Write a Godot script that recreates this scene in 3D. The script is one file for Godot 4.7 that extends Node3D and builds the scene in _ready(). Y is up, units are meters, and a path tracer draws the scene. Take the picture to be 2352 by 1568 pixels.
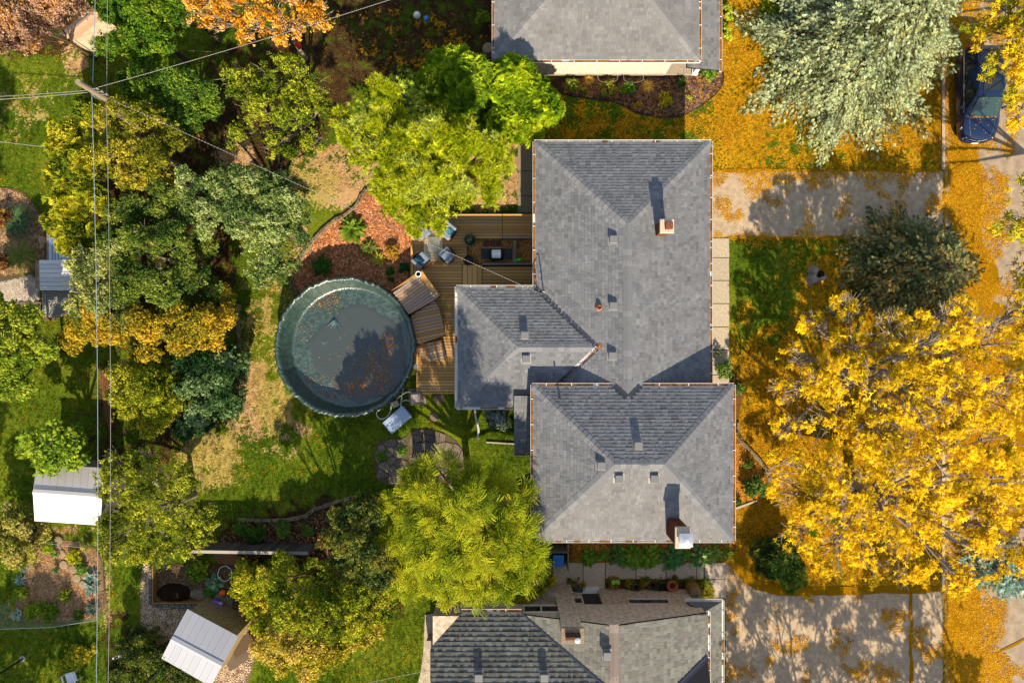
extends Node3D
# A street corner of a suburban neighbourhood seen straight down from 33.5 m. Units are metres, y up, north is -z.
# Plan positions were measured on a 2352 x 1568 survey grid: P() turns a grid point at a given height into metres.

const H := 33.5
const K := 46.806
var M := {}
var used := {}
var seen_child := {}
var rng := RandomNumberGenerator.new()
var noise := FastNoiseLite.new()
var fine := FastNoiseLite.new()
var leaf_mesh := {}
var lawn: Image
const LX := -30.0
const LZ := -20.0
const LW := 60.0
const LD := 40.0


func P(px: float, py: float, h := 0.0) -> Vector3:
	var k := (H - h) / H / K
	return Vector3((px - 1176.0) * k, h, (py - 784.0) * k)


func S(px: float, h := 0.0) -> float:
	return px * (H - h) / H / K


func R(a: float, b: float) -> float:
	return rng.randf_range(a, b)


# ---------------------------------------------------------------- mesh builder
class MB:
	var v := PackedVector3Array()
	var c := PackedColorArray()
	var ix := PackedInt32Array()
	var col := Color.WHITE

	func pt(p: Vector3) -> int:
		v.append(p)
		c.append(col)
		return v.size() - 1

	func tri(a: Vector3, b: Vector3, d: Vector3) -> void:
		var n := v.size()
		v.append(a); v.append(b); v.append(d)
		c.append(col); c.append(col); c.append(col)
		ix.append(n); ix.append(n + 1); ix.append(n + 2)

	func quad(a: Vector3, b: Vector3, d: Vector3, e: Vector3) -> void:
		var n := v.size()
		v.append(a); v.append(b); v.append(d); v.append(e)
		c.append(col); c.append(col); c.append(col); c.append(col)
		ix.append(n); ix.append(n + 1); ix.append(n + 2)
		ix.append(n); ix.append(n + 2); ix.append(n + 3)

	func box(t: Transform3D, s: Vector3) -> void:
		var x := t.basis.x * s.x * 0.5
		var y := t.basis.y * s.y * 0.5
		var z := t.basis.z * s.z * 0.5
		var o := t.origin
		quad(o - x + y - z, o + x + y - z, o + x + y + z, o - x + y + z)
		quad(o - x - y + z, o + x - y + z, o + x - y - z, o - x - y - z)
		quad(o - x + y + z, o + x + y + z, o + x - y + z, o - x - y + z)
		quad(o + x + y - z, o - x + y - z, o - x - y - z, o + x - y - z)
		quad(o + x + y + z, o + x + y - z, o + x - y - z, o + x - y + z)
		quad(o - x + y - z, o - x + y + z, o - x - y + z, o - x - y - z)

	func bx(x0: float, x1: float, y0: float, y1: float, z0: float, z1: float) -> void:
		box(Transform3D(Basis(), Vector3((x0 + x1) / 2, (y0 + y1) / 2, (z0 + z1) / 2)), Vector3(x1 - x0, y1 - y0, z1 - z0))

	# a box with chamfered top edges
	func soft(t: Transform3D, s: Vector3, b: float) -> void:
		var rings := []
		for l in [[0.0, 0.0], [s.y - b, 0.0], [s.y - b * 0.3, b * 0.3], [s.y, b]]:
			rings.append(_rr(t, s.x / 2 - l[1], s.z / 2 - l[1], l[0] - s.y / 2, b))
		loft(rings, true, true)

	func _rr(t: Transform3D, hx: float, hz: float, y: float, r: float) -> PackedVector3Array:
		var out := PackedVector3Array()
		r = minf(r, minf(hx, hz) * 0.98)
		for q in 4:
			var sx := 1.0 if q == 0 or q == 3 else -1.0
			var sz := 1.0 if q < 2 else -1.0
			for k in 4:
				var a := (q + k / 3.0) * PI / 2
				out.append(t * Vector3(sx * (hx - r) + cos(a) * r, y, sz * (hz - r) + sin(a) * r))
		return out

	func loft(rings: Array, closed: bool, caps := false) -> void:
		var first := v.size()
		var n: int = rings[0].size()
		for r in rings:
			for p in r:
				v.append(p)
				c.append(col)
		var m := n if closed else n - 1
		for i in rings.size() - 1:
			for j in m:
				var a := first + i * n + j
				var b := first + i * n + (j + 1) % n
				ix.append(a); ix.append(a + n); ix.append(b + n)
				ix.append(a); ix.append(b + n); ix.append(b)
		if caps:
			for e in [0, rings.size() - 1]:
				var mid := Vector3()
				for p in rings[e]:
					mid += p
				mid /= n
				for j in n:
					var a: Vector3 = rings[e][j]
					var b: Vector3 = rings[e][(j + 1) % n]
					if e == 0:
						tri(mid, a, b)
					else:
						tri(mid, b, a)

	func tube(pts: Array, radii: Array, sides := 7) -> void:
		var rings := []
		for i in pts.size():
			var a: Vector3 = pts[maxi(i - 1, 0)]
			var b: Vector3 = pts[mini(i + 1, pts.size() - 1)]
			var d := (b - a).normalized()
			var x := d.cross(Vector3.UP if absf(d.y) < 0.9 else Vector3.RIGHT).normalized()
			var y := d.cross(x)
			var ring := PackedVector3Array()
			for k in sides:
				var t := TAU * k / sides
				ring.append(pts[i] + (x * cos(t) + y * sin(t)) * radii[i])
			rings.append(ring)
		loft(rings, true, true)

	# profile: [[radius, height], ...] turned about the y axis of t
	func lathe(t: Transform3D, profile: Array, sides := 24) -> void:
		var rings := []
		for p in profile:
			var ring := PackedVector3Array()
			for k in sides:
				var a := -TAU * k / sides
				ring.append(t * Vector3(cos(a) * p[0], p[1], sin(a) * p[0]))
			rings.append(ring)
		loft(rings, true, true)

	# poly: PackedVector2Array in (x, z); straight sides from y0 to y1, top face
	func prism(poly: PackedVector2Array, y0: float, y1: float, inset := 0.0) -> void:
		var top := poly
		if inset > 0.0:
			var mid := Vector2()
			for p in poly:
				mid += p
			mid /= poly.size()
			top = PackedVector2Array()
			for p in poly:
				top.append(p + (mid - p).normalized() * inset)
		var tr := Geometry2D.triangulate_polygon(top)
		for i in range(0, tr.size(), 3):
			var q := [top[tr[i]], top[tr[i + 1]], top[tr[i + 2]]]
			if (q[1] - q[0]).cross(q[2] - q[0]) < 0:
				q.reverse()
			tri(Vector3(q[0].x, y1, q[0].y), Vector3(q[1].x, y1, q[1].y), Vector3(q[2].x, y1, q[2].y))
		for i in poly.size():
			var j := (i + 1) % poly.size()
			quad(Vector3(top[i].x, y1, top[i].y), Vector3(top[j].x, y1, top[j].y), Vector3(poly[j].x, y0, poly[j].y), Vector3(poly[i].x, y0, poly[i].y))

	func commit() -> ArrayMesh:
		var n := PackedVector3Array()
		n.resize(v.size())
		for i in range(0, ix.size(), 3):
			var f := (v[ix[i + 2]] - v[ix[i]]).cross(v[ix[i + 1]] - v[ix[i]])
			n[ix[i]] += f
			n[ix[i + 1]] += f
			n[ix[i + 2]] += f
		for i in n.size():
			n[i] = n[i].normalized() if n[i].length_squared() > 1e-16 else Vector3.UP
		var a := []
		a.resize(Mesh.ARRAY_MAX)
		a[Mesh.ARRAY_VERTEX] = v
		a[Mesh.ARRAY_NORMAL] = n
		a[Mesh.ARRAY_COLOR] = c
		a[Mesh.ARRAY_INDEX] = ix
		var m := ArrayMesh.new()
		m.add_surface_from_arrays(Mesh.PRIMITIVE_TRIANGLES, a)
		return m


# ---------------------------------------------------------------- naming
func numbered(called: String) -> String:
	used[called] = used.get(called, -1) + 1
	return called if used[called] == 0 else "%s_%03d" % [called, used[called]]


func tag(o: Node3D, label: String, category := "", group := "", kind := "") -> Node3D:
	o.set_meta("label", label)
	if category != "":
		o.set_meta("category", category)
	if group != "":
		o.set_meta("group", group)
	if kind != "":
		o.set_meta("kind", kind)
	return o


func thing(called: String, label: String, category: String, at := Vector3.ZERO, turn := 0.0, group := "") -> Node3D:
	var o := Node3D.new()
	o.name = numbered(called)
	add_child(o, true)
	o.position = at
	o.rotation.y = turn
	return tag(o, label, category, group)


# one named mesh; in a parent it is a part, else a top-level object
func put(called: String, mesh, material: Material, parent: Node3D = null, at := Transform3D()) -> MeshInstance3D:
	var o := MeshInstance3D.new()
	if parent == null:
		o.name = numbered(called)
		add_child(o, true)
	else:
		var key := str(parent.get_instance_id()) + called
		seen_child[key] = seen_child.get(key, -1) + 1
		o.name = called if seen_child[key] == 0 else "%s_%03d" % [called, seen_child[key]]
		parent.add_child(o, true)
	o.mesh = mesh.commit() if mesh is MB else mesh
	o.material_override = material
	o.transform = at
	return o


func many(called: String, mesh: Mesh, material: Material, where: Array, tint: PackedColorArray, parent: Node3D = null) -> MultiMeshInstance3D:
	var o := MultiMeshInstance3D.new()
	if parent == null:
		o.name = numbered(called)
		add_child(o, true)
	else:
		var key := str(parent.get_instance_id()) + called
		seen_child[key] = seen_child.get(key, -1) + 1
		o.name = called if seen_child[key] == 0 else "%s_%03d" % [called, seen_child[key]]
		parent.add_child(o, true)
	var mm := MultiMesh.new()
	mm.transform_format = MultiMesh.TRANSFORM_3D
	mm.use_colors = true
	mm.mesh = mesh
	mm.instance_count = where.size()
	for i in where.size():
		mm.set_instance_transform(i, where[i])
		mm.set_instance_color(i, tint[i])
	o.multimesh = mm
	o.material_override = material
	o.set_meta("kind", "stuff")
	return o


# ---------------------------------------------------------------- materials
func L(r: float, g: float, b: float) -> Color:
	return Color(r, g, b).linear_to_srgb()


func noise_tex(size: int, freq: float, low: float, high: float, octaves := 4, seed_ := 1, bump := false) -> NoiseTexture2D:
	var n := FastNoiseLite.new()
	n.seed = seed_
	n.frequency = freq
	n.fractal_octaves = octaves
	var t := NoiseTexture2D.new()
	t.width = size
	t.height = size
	t.seamless = true
	t.noise = n
	if not bump:
		var g := Gradient.new()
		g.set_color(0, Color(low, low, low))
		g.set_color(1, Color(high, high, high))
		t.color_ramp = g
	return t


func mat(key: String, color: Color, rough := 0.9, vc := false, metal := 0.0, spec := 0.3) -> StandardMaterial3D:
	if M.has(key):
		return M[key]
	var m := StandardMaterial3D.new()
	m.resource_name = key
	m.albedo_color = color
	m.roughness = rough
	m.metallic = metal
	m.metallic_specular = spec
	m.vertex_color_use_as_albedo = vc
	m.cull_mode = BaseMaterial3D.CULL_DISABLED
	M[key] = m
	return m


func textured(m: StandardMaterial3D, tex: Texture2D, scale: Vector3, bump: Texture2D = null, depth := 0.0, world := true) -> StandardMaterial3D:
	m.albedo_texture = tex
	m.uv1_triplanar = true
	m.uv1_world_triplanar = world
	m.uv1_scale = scale
	if bump:
		m.heightmap_enabled = true
		m.heightmap_texture = bump
		m.heightmap_scale = depth
	return m


func materials() -> void:
	M.t_fine = noise_tex(512, 0.08, 0.62, 1.0, 5, 3)
	M.t_soft = noise_tex(512, 0.012, 0.7, 1.0, 5, 4)
	M.t_rough = noise_tex(512, 0.18, 0.5, 1.0, 4, 5)
	M.t_bump = noise_tex(512, 0.06, 0.0, 1.0, 5, 6, true)
	M.t_blot = noise_tex(512, 0.02, 0.45, 1.0, 6, 8)
	textured(mat("shingle", Color.WHITE, 0.95, true, 0.0, 0.12), M.t_fine, Vector3(1.7, 1.7, 1.7))
	textured(mat("wood", Color.WHITE, 0.75, true, 0.0, 0.12), M.t_fine, Vector3(0.5, 1.5, 3.5))
	textured(mat("wood_turned", Color.WHITE, 0.75, true, 0.0, 0.12), M.t_fine, Vector3(3.0, 1.5, 0.5))
	
	M.t_pale = noise_tex(512, 0.03, 0.8, 1.0, 6, 18)
	textured(mat("asphalt", L(0.37, 0.285, 0.195), 0.95), M.t_pale, Vector3(0.13, 0.13, 0.13), M.t_bump, 0.5)
	textured(mat("concrete", Color.WHITE, 0.9, true, 0.0, 0.12), M.t_pale, Vector3(0.5, 0.5, 0.5), M.t_bump, 0.3)
	textured(mat("mulch", Color.WHITE, 1.0, true, 0.0, 0.12), M.t_rough, Vector3(1.1, 1.1, 1.1), M.t_bump, 6.0)
	textured(mat("stone", Color.WHITE, 0.9, true, 0.0, 0.12), M.t_blot, Vector3(1.3, 1.3, 1.3), M.t_bump, 2.0)
	textured(mat("siding", Color.WHITE, 0.8, true, 0.0, 0.12), M.t_soft, Vector3(0.6, 0.6, 0.6))
	mat("paint", Color.WHITE, 0.6, true)
	mat("metal", Color.WHITE, 0.35, true, 0.6, 0.5)
	mat("gloss", Color.WHITE, 0.18, true, 0.0, 0.6)
	mat("plastic", Color.WHITE, 0.45, true)
	textured(mat("cloth", Color.WHITE, 0.95, true), M.t_fine, Vector3(2, 2, 2))
	var lf := mat("leaf", Color.WHITE, 0.7, true, 0.0, 0.1)
	lf.backlight_enabled = true
	lf.backlight = Color(0.8, 0.8, 0.6)
	mat("needle", Color.WHITE, 0.8, true, 0.0, 0.08)
	textured(mat("bark", Color.WHITE, 0.95, true, 0.0, 0.12), M.t_rough, Vector3(3, 1, 3))
	var gl := mat("glass", Color(0.75, 0.85, 0.85, 0.08), 0.05, false, 0.0, 0.6)
	gl.transparency = BaseMaterial3D.TRANSPARENCY_ALPHA
	mat("dark_glass", L(0.015, 0.02, 0.022), 0.06, false, 0.0, 0.6)


# ---------------------------------------------------------------- flat sheets of the setting
func poly2(pts: Array, h := 0.0, jitter := 0.0, step := 0.35) -> PackedVector2Array:
	var out := PackedVector2Array()
	for i in pts.size():
		var a := P(pts[i][0], pts[i][1], h)
		var b := P(pts[(i + 1) % pts.size()][0], pts[(i + 1) % pts.size()][1], h)
		var n := maxi(1, int(a.distance_to(b) / step)) if jitter > 0.0 else 1
		for k in n:
			var p := a.lerp(b, float(k) / n)
			if jitter > 0.0:
				p.x += fine.get_noise_2d(p.x * 40, p.z * 40) * jitter
				p.z += fine.get_noise_2d(p.z * 40 + 90, p.x * 40) * jitter
			out.append(Vector2(p.x, p.z))
	return out


# rounds the corners of an outline
func rounded(pts: Array, times := 2) -> Array:
	for t in times:
		var o := []
		for i in pts.size():
			var a = pts[i]
			var b = pts[(i + 1) % pts.size()]
			o.append([a[0] * 0.75 + b[0] * 0.25, a[1] * 0.75 + b[1] * 0.25])
			o.append([a[0] * 0.25 + b[0] * 0.75, a[1] * 0.25 + b[1] * 0.75])
		pts = o
	return pts


func sheet(called: String, label: String, pts: Array, y0: float, y1: float, color: Color, m: Material, jitter := 0.0, kind := "structure", category := "") -> MeshInstance3D:
	var mb := MB.new()
	mb.col = color
	mb.prism(poly2(pts, y1, jitter), y0, y1)
	var o := put(called, mb, m)
	tag(o, label, category, "", kind)
	return o


# ---------------------------------------------------------------- ground
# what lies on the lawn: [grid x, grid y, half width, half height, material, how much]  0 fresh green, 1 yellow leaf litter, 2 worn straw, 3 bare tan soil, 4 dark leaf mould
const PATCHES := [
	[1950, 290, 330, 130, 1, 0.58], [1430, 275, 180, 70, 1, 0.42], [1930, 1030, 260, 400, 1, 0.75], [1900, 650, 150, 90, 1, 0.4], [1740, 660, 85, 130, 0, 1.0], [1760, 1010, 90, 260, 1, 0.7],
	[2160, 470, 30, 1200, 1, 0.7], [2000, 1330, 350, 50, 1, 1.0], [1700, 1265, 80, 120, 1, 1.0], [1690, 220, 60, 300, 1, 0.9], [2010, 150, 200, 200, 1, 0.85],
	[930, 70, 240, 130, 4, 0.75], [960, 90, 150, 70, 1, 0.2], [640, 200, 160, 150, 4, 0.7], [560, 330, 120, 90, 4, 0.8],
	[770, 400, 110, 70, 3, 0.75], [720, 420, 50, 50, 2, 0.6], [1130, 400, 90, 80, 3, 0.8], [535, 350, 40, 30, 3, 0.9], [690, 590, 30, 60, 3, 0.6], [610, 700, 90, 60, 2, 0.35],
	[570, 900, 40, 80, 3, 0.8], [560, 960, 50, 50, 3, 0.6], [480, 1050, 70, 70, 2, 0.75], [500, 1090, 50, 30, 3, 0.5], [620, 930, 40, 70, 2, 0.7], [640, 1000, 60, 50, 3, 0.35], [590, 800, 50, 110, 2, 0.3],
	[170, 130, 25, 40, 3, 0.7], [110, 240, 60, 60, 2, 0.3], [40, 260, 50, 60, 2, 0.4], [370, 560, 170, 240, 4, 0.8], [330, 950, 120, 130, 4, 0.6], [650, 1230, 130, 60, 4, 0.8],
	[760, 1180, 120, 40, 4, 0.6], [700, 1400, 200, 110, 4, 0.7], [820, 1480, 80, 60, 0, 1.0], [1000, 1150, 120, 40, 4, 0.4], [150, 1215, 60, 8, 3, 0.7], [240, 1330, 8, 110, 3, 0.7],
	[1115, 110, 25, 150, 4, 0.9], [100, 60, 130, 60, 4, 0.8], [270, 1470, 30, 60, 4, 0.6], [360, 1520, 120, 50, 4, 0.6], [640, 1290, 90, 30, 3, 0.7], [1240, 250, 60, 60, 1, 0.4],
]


func ground() -> void:
	var w := 1200
	var d := 800
	lawn = Image.create(w, d, false, Image.FORMAT_RGB8)
	# coarse map of what covers the lawn, a cell every 0.2 m
	var cw := 300
	var ch := 200
	var kinds := [PackedFloat32Array(), PackedFloat32Array(), PackedFloat32Array(), PackedFloat32Array(), PackedFloat32Array()]
	for k in 5:
		kinds[k].resize(cw * ch)
	for p in PATCHES:
		var o := P(p[0], p[1])
		var rx := S(p[2]) * 1.3
		var rz := S(p[3]) * 1.3
		for j in range(maxi(0, int((o.z - rz - LZ) / 0.2)), mini(ch, int((o.z + rz - LZ) / 0.2) + 1)):
			for i in range(maxi(0, int((o.x - rx - LX) / 0.2)), mini(cw, int((o.x + rx - LX) / 0.2) + 1)):
				var x := (LX + i * 0.2 - o.x) / rx
				var z := (LZ + j * 0.2 - o.z) / rz
				var q := x * x + z * z
				if q < 1.0:
					var f: float = p[5] * smoothstep(1.0, 0.35, q)
					var at := j * cw + i
					if p[4] == 0:
						for k in range(1, 5):
							kinds[k][at] *= 1.0 - f
					else:
						kinds[p[4]][at] = 1.0 - (1.0 - kinds[p[4]][at]) * (1.0 - f)
	var green := [Color(0.032, 0.068, 0.005), Color(0.088, 0.128, 0.008), Color(0.175, 0.18, 0.016)]
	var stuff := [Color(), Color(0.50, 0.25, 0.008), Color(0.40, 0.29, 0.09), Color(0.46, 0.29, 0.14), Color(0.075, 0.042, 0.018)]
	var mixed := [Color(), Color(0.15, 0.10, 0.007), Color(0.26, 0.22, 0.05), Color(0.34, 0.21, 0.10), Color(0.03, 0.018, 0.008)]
	for j in d:
		for i in w:
			var x := LX + LW * i / w
			var z := LZ + LD * j / d
			var a := fine.get_noise_2d(x * 260, z * 260)
			var b := noise.get_noise_2d(x * 60, z * 60)
			var e := noise.get_noise_2d(x * 12, z * 12 + 300)
			var t := clampf(0.45 + a * 0.75 + e * 0.5, 0, 1)
			var c: Color = green[0].lerp(green[1], t * 2) if t < 0.5 else green[1].lerp(green[2], t * 2 - 1)
			var at := clampi(int((z - LZ) / 0.2 + b * 3.0), 0, ch - 1) * cw + clampi(int((x - LX) / 0.2 + a * 2.5), 0, cw - 1)
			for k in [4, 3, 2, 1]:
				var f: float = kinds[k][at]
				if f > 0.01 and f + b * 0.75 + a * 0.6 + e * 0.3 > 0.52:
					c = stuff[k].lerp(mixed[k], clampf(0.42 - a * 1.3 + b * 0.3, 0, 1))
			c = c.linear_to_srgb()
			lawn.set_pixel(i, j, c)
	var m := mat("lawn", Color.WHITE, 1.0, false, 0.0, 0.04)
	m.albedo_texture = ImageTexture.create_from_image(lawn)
	m.heightmap_enabled = false
	var n := 4.5
	var arr := []
	arr.resize(Mesh.ARRAY_MAX)
	var cx := LX + LW / 2
	var cz := LZ + LD / 2
	var hx := LW * n
	var hz := LD * n
	arr[Mesh.ARRAY_VERTEX] = PackedVector3Array([Vector3(cx - hx, 0, cz - hz), Vector3(cx + hx, 0, cz - hz), Vector3(cx + hx, 0, cz + hz), Vector3(cx - hx, 0, cz + hz)])
	arr[Mesh.ARRAY_NORMAL] = PackedVector3Array([Vector3.UP, Vector3.UP, Vector3.UP, Vector3.UP])
	var lo := 0.5 - n
	var hi := 0.5 + n
	arr[Mesh.ARRAY_TEX_UV] = PackedVector2Array([Vector2(lo, lo), Vector2(hi, lo), Vector2(hi, hi), Vector2(lo, hi)])
	arr[Mesh.ARRAY_INDEX] = PackedInt32Array([0, 1, 2, 0, 2, 3])
	var am := ArrayMesh.new()
	am.add_surface_from_arrays(Mesh.PRIMITIVE_TRIANGLES, arr)
	tag(put("ground", am, m), "lawns and garden soil between the houses", "", "", "structure")


func lawn_at(x: float, z: float) -> Color:
	return lawn.get_pixel(clampi(int((x - LX) / LW * 1200), 0, 1199), clampi(int((z - LZ) / LD * 800), 0, 799)).srgb_to_linear()


# areas that carry no grass, as grid rectangles
const BARE := [[1222, 321, 1690, 1246], [1045, 655, 1230, 945], [940, 490, 1225, 905], [1128, 0, 1660, 190], [1640, 390, 2400, 550], [2165, 0, 2400, 1568], [985, 1330, 2400, 1568], [1268, 1246, 1690, 1400],
	[1640, 545, 1676, 880], [75, 1065, 240, 1210], [25, 1235, 245, 1432], [320, 1300, 590, 1568], [90, 525, 165, 730], [680, 440, 945, 690], [862, 985, 1066, 1115], [1290, 176, 1600, 265]]


func bare(px: float, py: float) -> bool:
	for b in BARE:
		if px > b[0] and px < b[2] and py > b[1] and py < b[3]:
			return true
	return (Vector2(px, py) - Vector2(791, 797)).length() < 168


func grass() -> void:
	var mb := MB.new()
	for k in 7:
		var a := TAU * k / 7 + R(-0.4, 0.4)
		var o := Vector3(cos(a), 0, sin(a))
		var s := Vector3(-o.z, 0, o.x) * 0.012
		var b := o * R(0.0, 0.05)
		var top := b + o * R(0.02, 0.07) + Vector3.UP * R(0.035, 0.07)
		mb.tri(b - s, b + s, top)
	var blade := mb.commit()
	var where := []
	var tint := PackedColorArray()
	for i in 120000:
		var px := R(-30, 2180)
		var py := R(-20, 1590)
		if bare(px, py):
			continue
		var p := P(px, py)
		var c := lawn_at(p.x + R(-0.1, 0.1), p.z + R(-0.1, 0.1))
		var f := R(0.75, 1.5)
		where.append(Transform3D(Basis(Vector3.UP, R(0, TAU)).scaled(Vector3.ONE * R(0.8, 1.5)), p))
		tint.append(Color(c.r * f, c.g * f, c.b * f))
	tag(many("grass", blade, M.needle, where, tint), "short mown grass of the lawns round the houses", "grass", "", "stuff")


func fallen() -> void:
	# a small drift of five leaves, scattered as one
	var mb := MB.new()
	for k in 6:
		var a := R(0, TAU)
		var o := Vector3(cos(a), R(-0.15, 0.25), sin(a)) * R(0.03, 0.05)
		var s := Vector3(-sin(a), R(-0.2, 0.2), cos(a)) * R(0.012, 0.022)
		var q := Vector3(R(-0.11, 0.11), R(0.006, 0.02), R(-0.11, 0.11))
		var f := R(0.7, 1.15)
		mb.col = Color(f, f, f)
		mb.quad(q - o, q + s, q + o, q - s)
	var leaf := mb.commit()
	var pal := [Color(0.80, 0.41, 0.010), Color(0.66, 0.30, 0.010), Color(0.72, 0.34, 0.02), Color(0.4, 0.18, 0.015), Color(0.82, 0.49, 0.02)]
	var areas := [["street and the south driveway", [1668, 1345, 2352, 1568], 9000, 0.30, 0.025], ["street and the north driveway", [1640, 392, 2352, 548], 6500, 0.22, 0.025], ["front lawns", [1640, 0, 2170, 392], 5000, 0.22, 0.015],
		["front garden", [1676, 548, 2170, 1345], 13000, 0.08, 0.015], ["gap between the two upper houses", [1290, 180, 1640, 320], 1500, 0.1, 0.015], ["back lawns", [0, 0, 1120, 1568], 5200, 0.12, 0.02], ["street by the kerb", [2168, 0, 2352, 1568], 18000, -0.08, 0.025]]
	for a in areas:
		var where := []
		var tint := PackedColorArray()
		for i in a[2]:
			var px := R(a[1][0], a[1][2])
			var py := R(a[1][1], a[1][3])
			if a[0] == "back lawns" and (bare(px, py) or rng.randf() < 0.35):
				continue
			if a[0] == "front garden" and px < 1700 and py < 1240 and py > 880:
				continue
			var p := P(px, py)
			var n := noise.get_noise_2d(p.x * 22, p.z * 22) + fine.get_noise_2d(p.x * 30, p.z * 30) * 0.5
			if py < 560 and py > 390 and px < 2160:
				n += smoothstep(430, 395, py) * 0.6 + smoothstep(525, 548, py) * 0.6
			if px > 2168:
				n += 0.6 - absf(px - 2215) * 0.0085
			if a[0] == "front garden":
				n -= smoothstep(860, 600, py) * 0.35
			if n < a[3]:
				continue
			var c: Color = pal[rng.randi() % 5]
			var f := R(0.75, 1.2)
			if a[0] == "back lawns":
				f *= 0.8
			where.append(Transform3D(Basis(Vector3.UP, R(0, TAU)).scaled(Vector3.ONE * R(0.7, 1.3)), p + Vector3.UP * a[4]))
			tint.append(Color(c.r * f, c.g * f, c.b * f))
		tag(many("fallen_leaves", leaf, M.leaf, where, tint), "small yellow leaves fallen over the " + a[0], "leaves", "", "stuff")


func paving() -> void:
	var y := 0.0
	tag(sheet("road", "asphalt street along the right edge under drifts of leaves", [[2172, -900], [2900, -900], [2900, 2500], [2172, 2500]], -0.2, 0.012, Color.WHITE, M.asphalt), "asphalt street along the right edge under drifts of leaves")
	var dm := textured(mat("old_asphalt", L(0.48, 0.365, 0.235), 0.95), M.t_pale, Vector3(0.17, 0.17, 0.17), M.t_bump, 0.5)
	sheet("driveway", "upper asphalt driveway from the long house to the street", [[1625, 394], [2166, 392], [2166, 545], [1625, 547]], -0.2, 0.018, Color.WHITE, dm)
	sheet("driveway", "lower asphalt driveway beside the bottom house", [[1667, 1296], [1672, 1296], [1700, 1318], [1728, 1345], [1760, 1352], [1830, 1362], [1990, 1358], [2166, 1358], [2166, 2300], [1667, 2300]], -0.2, 0.018, Color.WHITE, dm, 0.05)
	for k in [[-900, 388], [550, 1354]]:
		sheet("kerb", "pale concrete kerb of the street " + ("above" if k[0] < 0 else "below") + " the upper driveway", [[2165, k[0]], [2172, k[0]], [2172, k[1]], [2165, k[1]]], -0.2, 0.10, Color(0.55, 0.42, 0.28), M.concrete)
	sheet("gutter_strip", "pale concrete gutter strip along the kerb", [[2172.5, -900], [2182, -900], [2182, 2500], [2172.5, 2500]], -0.2, 0.02, Color(0.42, 0.34, 0.25), M.concrete)
	# drifts of leaves along the kerb and driveway edges
	var lm := textured(mat("leaf_drift", Color.WHITE, 1.0, true, 0.0, 0.1), M.t_rough, Vector3(3.1, 3.1, 3.1), M.t_bump, 5.0)
	var oc := Color(0.95, 0.46, 0.010)
	for q in [["along the kerb beside the upper driveway", [[2176, 330], [2226, 300], [2252, 380], [2262, 440], [2248, 540], [2290, 600], [2300, 690], [2200, 700], [2186, 600], [2192, 520], [2180, 430]]],
			["along the kerb beside the lower driveway", [[2174, 1240], [2260, 1250], [2250, 1410], [2256, 1500], [2268, 1600], [2174, 1600]]], ["under and behind the parked car", [[2174, 40], [2215, 30], [2240, 150], [2300, 260], [2280, 330], [2200, 340], [2176, 300], [2180, 200]]],
			["along the upper edge of the upper driveway", [[1642, 386], [1800, 389], [2000, 388], [2160, 388], [2160, 396], [2000, 395], [1800, 394], [1642, 397]]],
			["along the lower edge of the upper driveway", [[1642, 542], [1800, 544], [1990, 541], [1990, 551], [1800, 549], [1642, 549]]],
			["along the upper edge of the lower driveway", [[1690, 1290], [1720, 1325], [1770, 1340], [1850, 1350], [1990, 1346], [2160, 1342], [2160, 1362], [1990, 1364], [1830, 1370], [1750, 1362], [1700, 1330], [1680, 1300]]],
			["in the middle of the street", [[2180, 690], [2300, 690], [2420, 760], [2420, 1000], [2352, 1250], [2190, 1250], [2178, 900]]]]:
		sheet("leaf_drift", "thick drift of fallen yellow leaves " + q[0], rounded(q[1], 1), -0.1, 0.032 if q[0] != "along the kerb beside the upper driveway" else 0.036, oc, lm, 0.10, "stuff", "leaves")
	for q in [["a crack across the street at the lower right", [[2176, 1544], [2250, 1512], [2352, 1470], [2420, 1440], [2420, 1444], [2352, 1475], [2250, 1518], [2176, 1551]]], ["a seam down the lower driveway near the kerb", [[2092, 1360], [2098, 1360], [2096, 1450], [2098, 1600], [2090, 1600], [2090, 1450]]]]:
		sheet("leaf_drift", "thin line of yellow leaves in " + q[0], q[1], -0.1, 0.034, oc, lm, 0.12, "stuff", "leaves")
	# front walk and side walk: concrete slabs one by one
	var walk := thing("front_walk", "narrow concrete walk of single slabs along the front of the long house", "walk")
	tag(walk, walk.get_meta("label"), "", "", "structure")
	walk.remove_meta("category")
	for k in [[547, 591], [592, 643.5], [644.5, 696.5], [697.5, 750], [751, 803], [804, 860], [861, 905]]:
		var mb := MB.new()
		var f := R(0.9, 1.1)
		mb.col = Color(0.50 * f, 0.42 * f, 0.30 * f)
		mb.prism(poly2([[1636, k[0]], [1675, k[0]], [1676, k[1]], [1636, k[1]]], 0.06), -0.1, 0.06, 0.012)
		put("slab", mb, M.concrete, walk)
	var side := thing("side_walk", "brown concrete side walk of slabs between the two lower houses", "walk")
	tag(side, side.get_meta("label"), "", "", "structure")
	side.remove_meta("category")
	for k in [[1225, 1268], [1269, 1339], [1340, 1390], [1391, 1461], [1462, 1530], [1531, 1600], [1601, 1617]]:
		var mb := MB.new()
		var f := R(0.88, 1.1)
		mb.col = Color(0.58 * f, 0.46 * f, 0.32 * f)
		var low := 1352 if k[0] == 1340 else (1345 if k[0] < 1340 else 1330)
		mb.prism(poly2([[k[0], 1292], [k[1], 1292], [k[1], low], [k[0], low]], 0.05), -0.1, 0.05, 0.012)
		put("slab", mb, M.concrete, side)
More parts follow.
